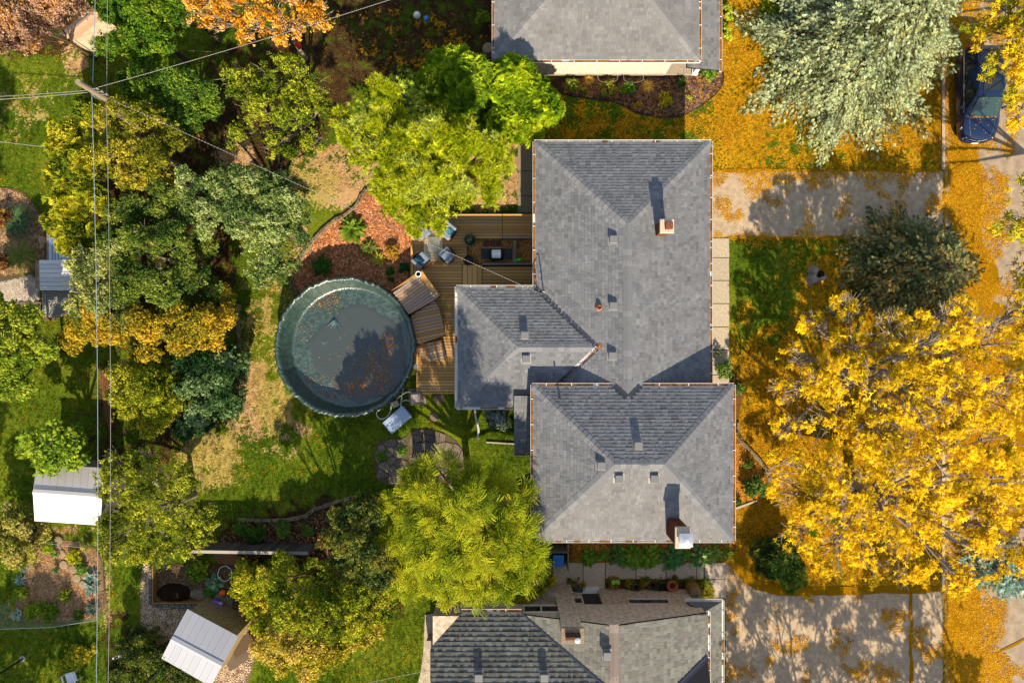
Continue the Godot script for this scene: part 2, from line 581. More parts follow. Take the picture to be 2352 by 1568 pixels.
	for k in [[1292, 1330], [1331, 1374]]:
		var mb := MB.new()
		mb.col = Color(0.5, 0.42, 0.31)
		mb.prism(poly2([[1619, k[0]], [1668, k[0]], [1668, k[1]], [1619, k[1]]], 0.05), -0.1, 0.05, 0.012)
		put("slab", mb, M.concrete, side)
	var back := thing("back_walk", "narrow shaded concrete walk behind the long house", "walk")
	tag(back, back.get_meta("label"), "", "", "structure")
	back.remove_meta("category")
	for k in [[330, 392], [393, 449], [450, 489]]:
		var mb := MB.new()
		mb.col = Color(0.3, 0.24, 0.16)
		mb.prism(poly2([[1190, k[0]], [1240, k[0]], [1240, k[1]], [1188, k[1]]], 0.05), -0.1, 0.05, 0.012)
		put("slab", mb, M.concrete, back)
	sheet("concrete_path", "pale concrete path beside the dark tiled roof of the bottom house", [[976, 1412], [1030, 1405], [1030, 1600], [950, 1600], [966, 1545], [972, 1500]], -0.2, 0.03, Color(0.55, 0.46, 0.33), M.concrete)
	# beds
	var red := Color(0.66, 0.28, 0.115)
	sheet("mulch_bed", "red mulch bed above the round pool", rounded([[845, 432], [900, 440], [945, 470], [948, 660], [900, 690], [800, 660], [700, 690], [672, 660], [676, 620], [700, 560], [760, 500], [800, 480]]), -0.1, 0.03, red, M.mulch, 0.06)
	sheet("mulch_bed", "dark mulch bed under the wall of the top house", rounded([[1250, 170], [1590, 170], [1660, 150], [1668, 190], [1640, 225], [1590, 258], [1550, 272], [1500, 270], [1460, 260], [1420, 238], [1370, 226], [1290, 222]]), -0.1, 0.03, Color(0.15, 0.085, 0.07), M.mulch, 0.06)
	sheet("mulch_bed", "orange mulch bed with hostas along the lower wall of the long house", rounded([[1300, 1225], [1690, 1225], [1690, 1285], [1640, 1295], [1500, 1298], [1310, 1297]], 1), -0.1, 0.03, Color(0.42, 0.17, 0.03), M.mulch, 0.05)
	sheet("mulch_bed", "narrow bed of creepers along the bottom house", rounded([[1388, 1330], [1600, 1328], [1632, 1345], [1636, 1372], [1600, 1368], [1388, 1352]], 1), -0.1, 0.034, Color(0.26, 0.12, 0.03), M.mulch, 0.05)
	sheet("mulch_bed", "leaf covered planting bed at the lower front of the long house", rounded([[1680, 1000], [1706, 1020], [1740, 1060], [1768, 1100], [1764, 1140], [1735, 1160], [1685, 1166]]), -0.1, 0.03, Color(0.60, 0.25, 0.02), M.mulch, 0.05)
	sheet("mulch_bed", "small bed at the upper front corner of the lower roof", rounded([[1640, 860], [1690, 850], [1712, 890], [1700, 940], [1690, 1000], [1676, 1000]]), -0.1, 0.03, Color(0.42, 0.2, 0.05), M.mulch, 0.05)
	sheet("mulch_bed", "dark bed with shrubs below the back lawn", rounded([[530, 1195], [700, 1185], [740, 1165], [800, 1145], [880, 1140], [930, 1170], [960, 1300], [700, 1320], [480, 1260]]), -0.1, 0.03, Color(0.17, 0.08, 0.035), M.mulch, 0.06)
	sheet("mulch_bed", "red mulch strip beside the round olive shrub", rounded([[225, 838], [245, 850], [252, 900], [262, 960], [250, 1000], [236, 930]]), -0.1, 0.03, Color(0.46, 0.18, 0.1), M.mulch, 0.05)
	sheet("mulch_bed", "brown bed with dark ornamental grass at the left edge", rounded([[-40, 430], [30, 428], [70, 455], [100, 500], [108, 560], [108, 600], [80, 625], [30, 640], [-40, 650]]), -0.1, 0.03, Color(0.33, 0.2, 0.11), M.mulch, 0.06)
	sheet("mulch_bed", "bed of red mulch under the yellow shrubs beside the wooden fence", rounded([[480, 1262], [735, 1262], [740, 1330], [650, 1345], [560, 1330], [500, 1300]]), -0.1, 0.03, Color(0.5, 0.25, 0.12), M.mulch, 0.06)
	sheet("gravel", "grey gravel path beside the small metal roofed coop", rounded([[-40, 645], [30, 640], [85, 620], [95, 700], [60, 720], [-40, 715]], 1), -0.1, 0.036, Color(0.34, 0.28, 0.2), M.mulch, 0.05)
	sheet("gravel", "brown gravel yard round the tilted metal shed", rounded([[322, 1300], [345, 1290], [360, 1390], [480, 1400], [600, 1460], [560, 1600], [340, 1600], [322, 1450]], 1), -0.1, 0.03, Color(0.5, 0.36, 0.23), M.mulch, 0.05)
	sheet("garden_soil", "bare brown soil of the netted vegetable garden", rounded([[78, 1236], [215, 1246], [236, 1300], [242, 1420], [140, 1430], [28, 1430], [32, 1385], [58, 1310]], 1), -0.1, 0.03, Color(0.62, 0.38, 0.2), M.mulch, 0.05)
	sheet("garden_soil", "dark soil of the timber edged bed behind the tilted shed", rounded([[350, 1300], [480, 1290], [600, 1310], [580, 1420], [500, 1400], [350, 1388]], 1), -0.1, 0.034, Color(0.19, 0.125, 0.07), M.mulch, 0.04)


# loose chips, clods or pebbles over an outline
func chips(label: String, pts: Array, n: int, size: float, pal: Array, called := "wood_chips", y := 0.03) -> void:
	var poly := poly2(pts, y)
	var lo := Vector2(1e9, 1e9)
	var hi := Vector2(-1e9, -1e9)
	for p in poly:
		lo = lo.min(p)
		hi = hi.max(p)
	var mb := MB.new()
	for k in 4:
		var f := R(0.8, 1.2)
		mb.col = Color(f, f, f)
		var o := Vector3(R(-1.5, 1.5), R(0.1, 0.4), R(-1.5, 1.5))
		var t := Transform3D(Basis.from_euler(Vector3(R(-0.5, 0.5), R(0, TAU), R(-0.5, 0.5))), o)
		if called == "wood_chips":
			mb.box(t, Vector3(R(0.8, 1.6), 0.25, R(0.3, 0.6)))
		else:
			mb.soft(t, Vector3(R(0.7, 1.2), R(0.4, 0.8), R(0.7, 1.0)), 0.25)
	var shape := mb.commit()
	var where := []
	var tint := PackedColorArray()
	for i in n:
		var p := Vector2(R(lo.x, hi.x), R(lo.y, hi.y))
		if not Geometry2D.is_point_in_polygon(p, poly):
			continue
		where.append(Transform3D(Basis(Vector3.UP, R(0, TAU)).scaled(Vector3.ONE * size * R(0.6, 1.4)), Vector3(p.x, y, p.y)))
		var c: Color = pal[rng.randi() % pal.size()]
		var f := R(0.7, 1.25)
		tint.append(Color(c.r * f, c.g * f, c.b * f))
	tag(many(called, shape, M.needle, where, tint), label, "gravel" if called == "pebbles" else "wood chips", "", "stuff")


func ground_cover() -> void:
	var red := [Color(0.62, 0.25, 0.1), Color(0.5, 0.19, 0.07), Color(0.7, 0.36, 0.18), Color(0.36, 0.15, 0.07)]
	var dark := [Color(0.16, 0.09, 0.07), Color(0.1, 0.06, 0.05), Color(0.24, 0.15, 0.11), Color(0.5, 0.26, 0.05)]
	var tan_ := [Color(0.46, 0.27, 0.13), Color(0.34, 0.19, 0.09), Color(0.54, 0.34, 0.18)]
	chips("red bark chips in the bed above the round pool", rounded([[845, 440], [900, 445], [940, 475], [942, 655], [900, 685], [800, 660], [700, 685], [676, 655], [680, 622], [704, 564], [764, 506], [804, 486]]), 5200, 0.045, red)
	chips("dark bark chips in the bed of the top house", rounded([[1290, 176], [1590, 178], [1655, 160], [1662, 190], [1636, 222], [1590, 254], [1550, 268], [1500, 266], [1460, 256], [1420, 234], [1370, 222], [1295, 218]]), 4200, 0.04, dark)
	chips("orange brown chips between the hostas of the lower wall", [[1312, 1245], [1685, 1245], [1640, 1292], [1312, 1292]], 2200, 0.04, [Color(0.5, 0.2, 0.03), Color(0.62, 0.3, 0.04), Color(0.3, 0.12, 0.03)])
	chips("brown chips in the bed with ornamental grass", rounded([[-30, 436], [30, 434], [66, 460], [96, 504], [103, 600], [78, 620], [-30, 640]]), 2600, 0.045, [Color(0.4, 0.24, 0.13), Color(0.5, 0.32, 0.18), Color(0.26, 0.15, 0.08)])
	chips("chips and dry leaves in the front planting bed", rounded([[1684, 1010], [1706, 1026], [1738, 1066], [1762, 1104], [1758, 1138], [1732, 1155], [1688, 1160]]), 1500, 0.04, [Color(0.6, 0.26, 0.03), Color(0.7, 0.36, 0.04), Color(0.3, 0.12, 0.03)])
	chips("dark chips in the bed below the back lawn", rounded([[540, 1200], [700, 1190], [740, 1170], [800, 1150], [880, 1146], [925, 1175], [950, 1300], [700, 1315], [490, 1258]]), 3000, 0.045, dark)
	chips("clods of dry earth in the netted vegetable garden", rounded([[80, 1240], [215, 1250], [232, 1300], [238, 1416], [140, 1426], [34, 1426], [38, 1385], [62, 1310]], 1), 9000, 0.026, tan_, "clods")
	chips("grey pebbles of the path beside the coop", rounded([[-30, 650], [30, 645], [82, 628], [90, 698], [60, 715], [-30, 710]], 1), 4200, 0.035, [Color(0.4, 0.34, 0.26), Color(0.3, 0.25, 0.19), Color(0.55, 0.47, 0.38)], "pebbles", 0.036)
	chips("brown and pale pebbles of the yard round the tilted shed", rounded([[325, 1302], [344, 1294], [358, 1394], [478, 1404], [595, 1462], [556, 1590], [344, 1590], [326, 1450]], 1), 9000, 0.045, [Color(0.5, 0.35, 0.22), Color(0.7, 0.56, 0.42), Color(0.3, 0.2, 0.13), Color(0.6, 0.42, 0.22)], "pebbles")
	chips("crumbs of dark soil in the timber edged bed", rounded([[352, 1304], [480, 1296], [590, 1314], [570, 1410], [500, 1396], [352, 1384]], 1), 5000, 0.028, [Color(0.16, 0.10, 0.055), Color(0.22, 0.145, 0.08), Color(0.1, 0.06, 0.03)], "clods")
	chips("brown chips in the sunken grill corner", [[1074, 549], [1235, 549], [1235, 602], [1074, 602]], 1500, 0.04, [Color(0.55, 0.27, 0.08), Color(0.4, 0.18, 0.05), Color(0.65, 0.36, 0.12)], "wood_chips", 0.06)


# ---------------------------------------------------------------- roofs
# a ray from the survey point over the grid point down to a plane
func on(pl: Plane, px: float, py: float) -> Vector3:
	var eye := Vector3(0, H, 0)
	var hit = pl.intersects_ray(eye, P(px, py) - eye)
	return hit if hit != null else P(px, py, 3)


func plane_of(pts: Array) -> Plane:
	var n: Vector3 = (pts[1] - pts[0]).cross(pts[2] - pts[0]).normalized()
	if n.y < 0:
		n = -n
	return Plane(n, n.dot(pts[0]))


var tab_mesh := {}


func tab_shape(w: float, e: float, thick: float, tone: Color, key: String) -> Mesh:
	if not tab_mesh.has(key):
		var mb := MB.new()
		mb.col = tone
		tab_into(mb, Vector3(0, 0, 0), Vector3(w, 0, 0), Vector3(w, 0, -e), Vector3(0, 0, -e), Vector3.UP, thick)
		tab_mesh[key] = mb.commit()
	return tab_mesh[key]


func tab_into(mb: MB, a: Vector3, b: Vector3, d: Vector3, e: Vector3, n: Vector3, thick: float) -> void:
	var hi := n * thick
	var lo := n * 0.003
	mb.quad(e + lo, d + lo, b + hi, a + hi)
	mb.quad(a + hi, b + hi, b - lo, a - lo)
	mb.quad(e + lo, a + hi, a - lo, e - lo)
	mb.quad(b + hi, d + lo, d - lo, b - lo)


# one roof slope: pts in order, the eave from pts[0] to pts[1]
func slope(roof: Node3D, field: MB, pts: Array, tones: Array, singles: int, expo := 0.15, thick := 0.026) -> Plane:
	var pl := plane_of(pts)
	var n := pl.normal
	var u: Vector3 = (pts[1] - pts[0]).normalized()
	var v := u.cross(n)
	if v.y < 0:
		v = -v
	var q := PackedVector2Array()
	for p in pts:
		q.append(Vector2((p - pts[0]).dot(u), (p - pts[0]).dot(v)))
	var vmax := 0.0
	for p in q:
		vmax = maxf(vmax, p.y)
	var courses := int(ceil(vmax / expo))
	var every := maxi(1, int(courses * 14.0 / maxf(1.0, singles)))
	var count := 0
	var left := singles
	var widths := [0.11, 0.14, 0.17, 0.21, 0.28]
	for k in courses:
		var e0 := span(q, k * expo + 0.004)
		var e1 := span(q, minf((k + 1) * expo, vmax) - 0.004)
		if e0.x > e0.y:
			continue
		if e1.x > e1.y:
			e1 = Vector2((e0.x + e0.y) / 2, (e0.x + e0.y) / 2)
		var u0 := minf(e0.x, e1.x)
		var u1 := maxf(e0.y, e1.y)
		var at := u0 - R(0, 0.3)
		var dark := false
		while at < u1:
			var w: float = widths[rng.randi() % 5]
			# laminated shingles: raised dark tabs between flat light ones
			var t := thick * (1.0 if dark else 0.62) * R(0.85, 1.15)
			var ti: int = (rng.randi() % 3 + 3) if dark and rng.randf() < 0.6 else rng.randi() % 3
			var tone: Color = tones[ti]
			var a := clampf(at, e0.x, e0.y)
			var b := clampf(at + w - 0.004, e0.x, e0.y)
			var d := clampf(at + w - 0.004, e1.x, e1.y)
			var e := clampf(at, e1.x, e1.y)
			at += w
			dark = not dark if rng.randf() < 0.8 else dark
			if b - a < 0.01 and d - e < 0.01:
				continue
			var o: Vector3 = pts[0] + v * (k * expo)
			count += 1
			if left > 0 and w > 0.25 and absf(a - e) < 0.001 and absf(b - d) < 0.001 and b - a > w - 0.01 and count % every == 0:
				left -= 1
				var key := "%.2f %d %s" % [w, ti, str(tones[0])]
				put("shingle", tab_shape(w - 0.004, expo, thick * 0.9, tone, key), M.shingle, roof, Transform3D(Basis(u, n, -v), o + u * a))
				continue
			var g := o + u * a
			var f := R(0.93, 1.07) * (1.0 + noise.get_noise_2d(g.x * 45, g.z * 45) * 0.22 + noise.get_noise_2d(a * 160, k * 6.0) * 0.12)
			field.col = Color(tone.r * f, tone.g * f, tone.b * f)
			var up := v * (minf((k + 1) * expo, vmax) - k * expo + 0.01)
			tab_into(field, o + u * a, o + u * b, o + u * d + up, o + u * e + up, n, t)
	# the boarding under the shingles
	field.col = Color(0.05, 0.05, 0.052)
	var mid := Vector3()
	for p in pts:
		mid += p
	mid /= pts.size()
	for i in pts.size():
		field.tri(mid - n * 0.004, pts[i] - n * 0.004, pts[(i + 1) % pts.size()] - n * 0.004)
		field.tri(mid - n * 0.12, pts[i] - n * 0.12, pts[(i + 1) % pts.size()] - n * 0.12)
		field.quad(pts[i] - n * 0.004, pts[(i + 1) % pts.size()] - n * 0.004, pts[(i + 1) % pts.size()] - n * 0.12, pts[i] - n * 0.12)
	return pl


func span(q: PackedVector2Array, y: float) -> Vector2:
	var lo := 1e9
	var hi := -1e9
	for i in q.size():
		var a := q[i]
		var b := q[(i + 1) % q.size()]
		if (a.y <= y) != (b.y <= y):
			var x := a.x + (b.x - a.x) * (y - a.y) / (b.y - a.y)
			lo = minf(lo, x)
			hi = maxf(hi, x)
	return Vector2(lo, hi)


# cap shingles folded over a hip or ridge, from the low end a to the high end b
func caps(roof: Node3D, a: Vector3, b: Vector3, p1: Plane, p2: Plane, tones: Array, step := 0.24, half := 0.19) -> void:
	var d := (b - a).normalized()
	var n1 := p1.normal
	var n2 := p2.normal
	var up := (n1 + n2).normalized()
	var s1 := d.cross(n1).normalized()
	if s1.dot(n1 - n2) < 0:
		s1 = -s1
	var s2 := d.cross(n2).normalized()
	if s2.dot(n2 - n1) < 0:
		s2 = -s2
	var meshes := []
	for k in 3:
		var mb := MB.new()
		var f: float = [0.98, 1.05, 1.13][k]
		var t: Color = tones[k]
		mb.col = Color(t.r * f, t.g * f, t.b * f)
		var l := d * (step * 1.35)
		for s in [[s1, n1], [s2, n2]]:
			var o: Vector3 = up * 0.032
			var w: Vector3 = s[0] * half
			var r: Vector3 = s[1] * 0.028
			mb.quad(o, l + up * 0.012, l + w + s[1] * 0.01, w + r)
			mb.quad(o, w + r, w, Vector3())
			mb.quad(w + r, w + l + s[1] * 0.01, w + l, w)
		meshes.append(mb.commit())
	var n := int(a.distance_to(b) / step)
	for i in n:
		put("ridge_cap", meshes[rng.randi() % 3], M.shingle, roof, Transform3D(Basis(), a + d * (i * step)))


# an open white gutter with leaves in it, along the eave from a to b, hung on the side out
func gutter(house: Node3D, a: Vector3, b: Vector3, out: Vector3, leaves := 0.6) -> void:
	var d := (b - a).normalized()
	var l := a.distance_to(b)
	var mb := MB.new()
	var basis := Basis(d, Vector3.UP, d.cross(Vector3.UP))
	var o := (a + b) / 2 + out * 0.065 - Vector3.UP * 0.05
	mb.col = Color(0.6, 0.57, 0.52)
	mb.box(Transform3D(basis, o + out * 0.055), Vector3(l + 0.12, 0.1, 0.014))
	mb.box(Transform3D(basis, o - out * 0.055), Vector3(l + 0.12, 0.1, 0.012))
	mb.box(Transform3D(basis, o - Vector3.UP * 0.045), Vector3(l + 0.12, 0.01, 0.1))
	var g := put("gutter", mb, M.paint, house)
	var hm := MB.new()
	hm.col = Color(0.62, 0.61, 0.58)
	hm.box(Transform3D(basis, Vector3()), Vector3(0.03, 0.012, 0.12))
	var hanger := hm.commit()
	var n := maxi(1, int(l / 0.95))
	for i in n:
		put("hanger", hanger, M.paint, g, Transform3D(Basis(), a + d * (l * (i + 0.5) / n) + out * 0.065 - Vector3.UP * 0.003))
	var lm := MB.new()
	var at := 0.0
	while at < l - 0.1:
		var w := R(0.1, 0.5)
		if rng.randf() < leaves:
			var f := R(0.6, 1.1)
			lm.col = Color(0.72 * f, 0.3 * f, 0.06 * f)
			var y := R(0.06, 0.088)
			lm.box(Transform3D(basis.rotated(Vector3.UP, R(-0.02, 0.02)), a + d * minf(at + w / 2, l - 0.06) + out * 0.06 + Vector3.UP * (y * 0.5 - 0.094)), Vector3(w, y, 0.085))
		at += w
	if lm.v.size():
		put("gutter_leaves", lm, M.mulch, g).set_meta("kind", "stuff")


func vent(house: Node3D, pl: Plane, px: float, py: float, size := 0.3) -> void:
	var o := on(pl, px, py)
	var mb := MB.new()
	mb.col = Color(0.2, 0.2, 0.205)
	var n := pl.normal
	var x := Vector3(n.y, -n.x, 0).normalized()
	var t := Transform3D(Basis(x, n, x.cross(n)), o)
	mb.box(t.translated_local(Vector3(0, 0.012, 0)), Vector3(size * 1.5, 0.024, size * 1.5))
	var up := Transform3D(Basis(), o)
	mb.col = Color(0.13, 0.135, 0.14)
	mb.soft(up.translated_local(Vector3(0, 0.06, 0)), Vector3(size, 0.26, size), 0.05)
	mb.col = Color(0.15, 0.155, 0.16)
	mb.soft(up.translated_local(Vector3(0, 0.2, 0)), Vector3(size * 1.16, 0.06, size * 1.16), 0.03)
	put("roof_vent", mb, M.plastic, house)


func pipe(house: Node3D, pl: Plane, px: float, py: float, r: float, h: float, col: Color) -> void:
	var o := on(pl, px, py)
	var mb := MB.new()
	mb.col = col
	mb.lathe(Transform3D(Basis(), o - Vector3.UP * 0.1), [[r * 1.8, 0.1], [r * 1.3, 0.22], [r, 0.24], [r, h], [r * 0.75, h + 0.005], [r * 0.7, h - 0.08]], 12)
	put("vent_pipe", mb, M.plastic, house)


func brick_chimney(house: Node3D, at: Vector3, w: float, d: float, h: float, brick: Color) -> MeshInstance3D:
	var core := MB.new()
	core.col = Color(0.36, 0.3, 0.26)
	core.bx(at.x - w / 2 + 0.012, at.x + w / 2 - 0.012, at.y, at.y + h, at.z - d / 2 + 0.012, at.z + d / 2 - 0.012)
	var c := put("chimney", core, M.concrete, house)
	var shapes := {}
	var rows := int(h / 0.078)
	for r in rows:
		for side in 4:
			var l := w if side % 2 == 0 else d
			var nb := maxi(1, int(round(l / 0.215)))
			for k in nb:
				var bw := l / nb
				var key := "%d %d" % [side % 2, rng.randi() % 3]
				if not shapes.has(key):
					var mb := MB.new()
					var f := R(0.75, 1.2)
					mb.col = Color(brick.r * f, brick.g * f, brick.b * f)
					mb.box(Transform3D(Basis(), Vector3()), Vector3(bw - 0.01, 0.066, 0.03) if side % 2 == 0 else Vector3(0.03, 0.066, bw - 0.01))
					shapes[key] = mb.commit()
				var off := (k + 0.5) * bw - l / 2
				var p := Vector3(off, 0, d / 2 - 0.012) if side == 0 else Vector3(w / 2 - 0.012, 0, off) if side == 1 else Vector3(off, 0, -d / 2 + 0.012) if side == 2 else Vector3(-w / 2 + 0.012, 0, off)
				if rows * nb > 60 and side == 2 and false:
					continue
				put("brick", shapes[key], M.stone, c, Transform3D(Basis(), at + p + Vector3.UP * (r + 0.5) * 0.078))
	var cap := MB.new()
	cap.col = Color(0.62, 0.5, 0.38)
	cap.soft(Transform3D(Basis(), at + Vector3.UP * (h + 0.05)), Vector3(w + 0.12, 0.1, d + 0.12), 0.03)
	put("chimney_cap", cap, M.concrete, c)
	return c


func window(house: Node3D, at: Vector3, w: float, h: float, face: Vector3, panes := 1) -> void:
	var side := face.cross(Vector3.UP)
	var b := Basis(side, Vector3.UP, face)
	var f := MB.new()
	f.col = Color(0.62, 0.56, 0.45)
	for s in [-1, 1]:
		f.box(Transform3D(b, at + side * (w / 2 * s) + face * 0.03), Vector3(0.06, h + 0.06, 0.06))
		f.box(Transform3D(b, at + Vector3.UP * (h / 2 * s) + face * 0.03), Vector3(w - 0.06, 0.06, 0.06))
	for k in range(1, panes):
		f.box(Transform3D(b, at + side * (w * (float(k) / panes - 0.5)) + face * 0.035), Vector3(0.06, h - 0.07, 0.07))
	var o := put("window", f, M.paint, house)
	var g := MB.new()
	g.box(Transform3D(b, Vector3()), Vector3(w / panes - 0.06, h - 0.06, 0.012))
	var pane := g.commit()
	for k in panes:
		put("pane", pane, M.dark_glass, o, Transform3D(Basis(), at + side * (w * ((k + 0.5) / panes - 0.5)) + face * 0.012))


func flashing(roof: Node3D, a: Vector3, b: Vector3, w: float, col: Color) -> void:
	var mb := MB.new()
	mb.col = col
	var d := (b - a).normalized()
	var s := d.cross(Vector3.UP).normalized() * w / 2
	var n := s.cross(d).normalized()
	if n.y < 0:
		n = -n
	mb.quad(a - s + n * 0.05, b - s + n * 0.05, b + n * 0.022, a + n * 0.022)
	mb.quad(a + n * 0.022, b + n * 0.022, b + s + n * 0.05, a + s + n * 0.05)
	put("valley_flashing", mb, M.metal, roof)


const GREY := [Color(0.245, 0.253, 0.266), Color(0.227, 0.236, 0.249), Color(0.260, 0.267, 0.277), Color(0.205, 0.215, 0.229), Color(0.228, 0.237, 0.253), Color(0.187, 0.196, 0.211)]
const WARM := [Color(0.281, 0.279, 0.277), Color(0.263, 0.263, 0.261), Color(0.292, 0.291, 0.286), Color(0.279, 0.274, 0.268), Color(0.254, 0.252, 0.250), Color(0.293, 0.280, 0.275)]
const MOSS := [Color(0.259, 0.260, 0.224), Color(0.238, 0.239, 0.206), Color(0.277, 0.275, 0.236), Color(0.217, 0.208, 0.185), Color(0.243, 0.230, 0.203), Color(0.199, 0.194, 0.174)]


func long_house() -> void:
	var h := thing("house", "long grey roofed house with three joined hip roofs in the middle", "house")
	var e := 3.0
	var p := 0.36
	var xl := P(1224, 0, e).x + 0.12
	var xr := P(1637, 0, e).x - 0.12
	var zn := P(0, 321, e).z + 0.12
	var half := (xr - xl) / 2
	var mid := (xl + xr) / 2
	var top := e + half * p
	var apex := Vector3(mid, top, zn + half)
	var zs := 2.75
	var bl := P(1045, 0, e).x + 0.12
	var bn := P(0, 655, e).z + 0.12
	var bs := P(0, 940, e).z - 0.12
	var bh := (bs - bn) / 2
	var bz := (bn + bs) / 2
	var btop := e + bh * p
	var meet := Vector3(xl + bh, btop, bz)
	var ce := 4.2
	var cl := P(1219, 0, ce).x + 0.12
	var cr := P(1690, 0, ce).x - 0.12
	var cn := P(0, 880, ce).z + 0.12
	var cs := P(0, 1246, ce).z - 0.12
	var ct := 5.55
	var c1 := P(1412, 1066, ct)
	var c2 := P(1527, 1066, ct)
	# walls under the eaves
	var wall := MB.new()
	wall.col = Color(0.42, 0.3, 0.22)
	wall.bx(xl + 0.45, xr - 0.45, -0.3, e - 0.02, zn + 0.45, zs)
	wall.bx(bl + 0.45, xl + 0.6, -0.3, e - 0.02, bn + 0.45, bs - 0.45)
	wall.bx(cl + 0.45, cr - 0.45, -0.3, ce - 0.02, cn + 0.45, cs - 0.45)
	var w := put("wall", wall, M.stone, h)
	window(h, Vector3(xr - 0.45, 1.5, -1.8), 2.2, 1.3, Vector3.RIGHT, 3)
	window(h, Vector3(xr - 0.45, 1.3, -6.3), 2.6, 2.0, Vector3.RIGHT, 2)
	window(h, Vector3(cr - 0.45, 2.9, 5.2), 2.0, 1.2, Vector3.RIGHT, 2)
	window(h, Vector3(bl + 0.45, 1.5, 0.3), 1.6, 1.1, Vector3.LEFT, 2)
	window(h, Vector3(3.0, 2.9, cs - 0.45), 1.2, 1.0, Vector3.BACK, 1)
	# roof A, the long north-south part
	var ra := Node3D.new()
	ra.name = "roof"
	h.add_child(ra, true)
	var fa := MB.new()
	var nw := Vector3(xl, e, zn)
	var ne := Vector3(xr, e, zn)
	var pn := slope(ra, fa, [ne, nw, apex], GREY, 40)
	var pw := slope(ra, fa, [nw, Vector3(xl, e, bn), meet, Vector3(mid, top, bz), apex], GREY, 60)
	slope(ra, fa, [Vector3(xl, e, bs), Vector3(xl, e, zs), Vector3(mid, top, zs), Vector3(mid, top, bz), meet], GREY, 0)
	var pe := slope(ra, fa, [Vector3(xr, e, zs), ne, apex, Vector3(mid, top, zs)], GREY, 60)
	put("shingle_covering", fa, M.shingle, ra).set_meta("kind", "stuff")
	caps(ra, nw, apex, pn, pw, GREY)
	caps(ra, ne, apex, pn, pe, GREY)
	caps(ra, Vector3(mid, top, zs - 0.2), apex, pw, pe, GREY)
	# roof B, the wing over the deck
	var rb := Node3D.new()
	rb.name = "roof_001"
	h.add_child(rb, true)
	var fb := MB.new()
	var bnw := Vector3(bl, e, bn)
	var bsw := Vector3(bl, e, bs)
	var bapex := Vector3(bl + bh, btop, bz)
	var b_n := slope(rb, fb, [Vector3(xl, e, bn), bnw, bapex, meet], GREY, 25)
	var b_w := slope(rb, fb, [bnw, bsw, bapex], GREY, 15)
	var b_s := slope(rb, fb, [bsw, Vector3(xl, e, bs), meet, bapex], GREY, 20)
	put("shingle_covering", fb, M.shingle, rb).set_meta("kind", "stuff")
	caps(rb, bnw, bapex, b_n, b_w, GREY)
	caps(rb, bsw, bapex, b_s, b_w, GREY)
	caps(rb, meet, bapex, b_n, b_s, GREY)
	flashing(rb, Vector3(xl, e, bn), meet, 0.22, Color(0.07, 0.07, 0.08))
	flashing(rb, Vector3(xl, e, bs), meet, 0.22, Color(0.07, 0.07, 0.08))
	# roof C, the raised part
	var rc := Node3D.new()
	rc.name = "roof_002"
	h.add_child(rc, true)
	var fc := MB.new()
	var cnw := Vector3(cl, ce, cn)
	var cne := Vector3(cr, ce, cn)
	var csw := Vector3(cl, ce, cs)
	var cse := Vector3(cr, ce, cs)
	var c_n := slope(rc, fc, [cne, cnw, c1, c2], GREY, 30)
	var c_w := slope(rc, fc, [cnw, csw, c1], GREY, 20)
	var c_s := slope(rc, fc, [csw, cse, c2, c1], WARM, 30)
	var c_e := slope(rc, fc, [cse, cne, c2], GREY, 20)
	put("shingle_covering", fc, M.shingle, rc).set_meta("kind", "stuff")
	caps(rc, cnw, c1, c_n, c_w, GREY)
	caps(rc, cne, c2, c_n, c_e, GREY)
	caps(rc, csw, c1, c_s, c_w, GREY)
	caps(rc, cse, c2, c_s, c_e, GREY)
	caps(rc, c1, c2, c_n, c_s, GREY)
	# where the ridge of A runs into C
	for s in [-1, 1]:
		flashing(rc, Vector3(mid + s * (top - ce) / p, ce + 0.01, cn), Vector3(mid + s * 0.05, top, cn + (top - ce) / 0.43), 0.26, Color(0.06, 0.06, 0.065))
	# lean-to D in the corner
	var rd := Node3D.new()
	rd.name = "roof_003"
	h.add_child(rd, true)
	var fd := MB.new()
	var dl := P(1181, 0, 2.9).x
	var ds := P(0, 1040, 2.8).z
	slope(rd, fd, [Vector3(dl, 2.85, ds), Vector3(cl + 0.5, 2.85, ds), Vector3(cl + 0.5, 3.5, 2.4), Vector3(dl, 3.5, 2.4)], GREY, 0)
	put("shingle_covering", fd, M.shingle, rd).set_meta("kind", "stuff")
	gutter(h, Vector3(dl, 2.85, ds), Vector3(cl + 0.3, 2.85, ds), Vector3.BACK, 0.95)
	gutter(h, nw, ne, Vector3.FORWARD, 0.15)
	gutter(h, nw, Vector3(xl, e, bn - 0.1), Vector3.LEFT, 0.95)
	gutter(h, ne, Vector3(xr, e, cn), Vector3.RIGHT, 0.95)
	gutter(h, bnw, Vector3(xl, e, bn), Vector3.FORWARD, 0.15)
	gutter(h, bnw, bsw, Vector3.LEFT, 0.25)
	gutter(h, bsw, Vector3(dl, e, bs), Vector3.BACK, 0.2)
	gutter(h, cnw, Vector3(mid - 0.75, ce, cn), Vector3.FORWARD, 0.95)
	gutter(h, Vector3(mid + 0.75, ce, cn), cne, Vector3.FORWARD, 0.95)
	gutter(h, cnw, csw, Vector3.LEFT, 0.95)
	gutter(h, cne, cse, Vector3.RIGHT, 0.95)
	gutter(h, csw, cse, Vector3.BACK, 0.25)
	for q in [[pw, 1408, 551], [pw, 1408, 703], [pw, 1406, 817], [b_n, 1205, 770], [b_s, 1208, 824], [c_n, 1465, 1022], [c_w, 1380, 1068], [c_s, 1421, 1098], [c_s, 1502, 1098]]:
		vent(h, q[0], q[1], q[2])
	pipe(h, pw, 1376, 706, 0.10, 0.32, Color(0.3, 0.13, 0.09))
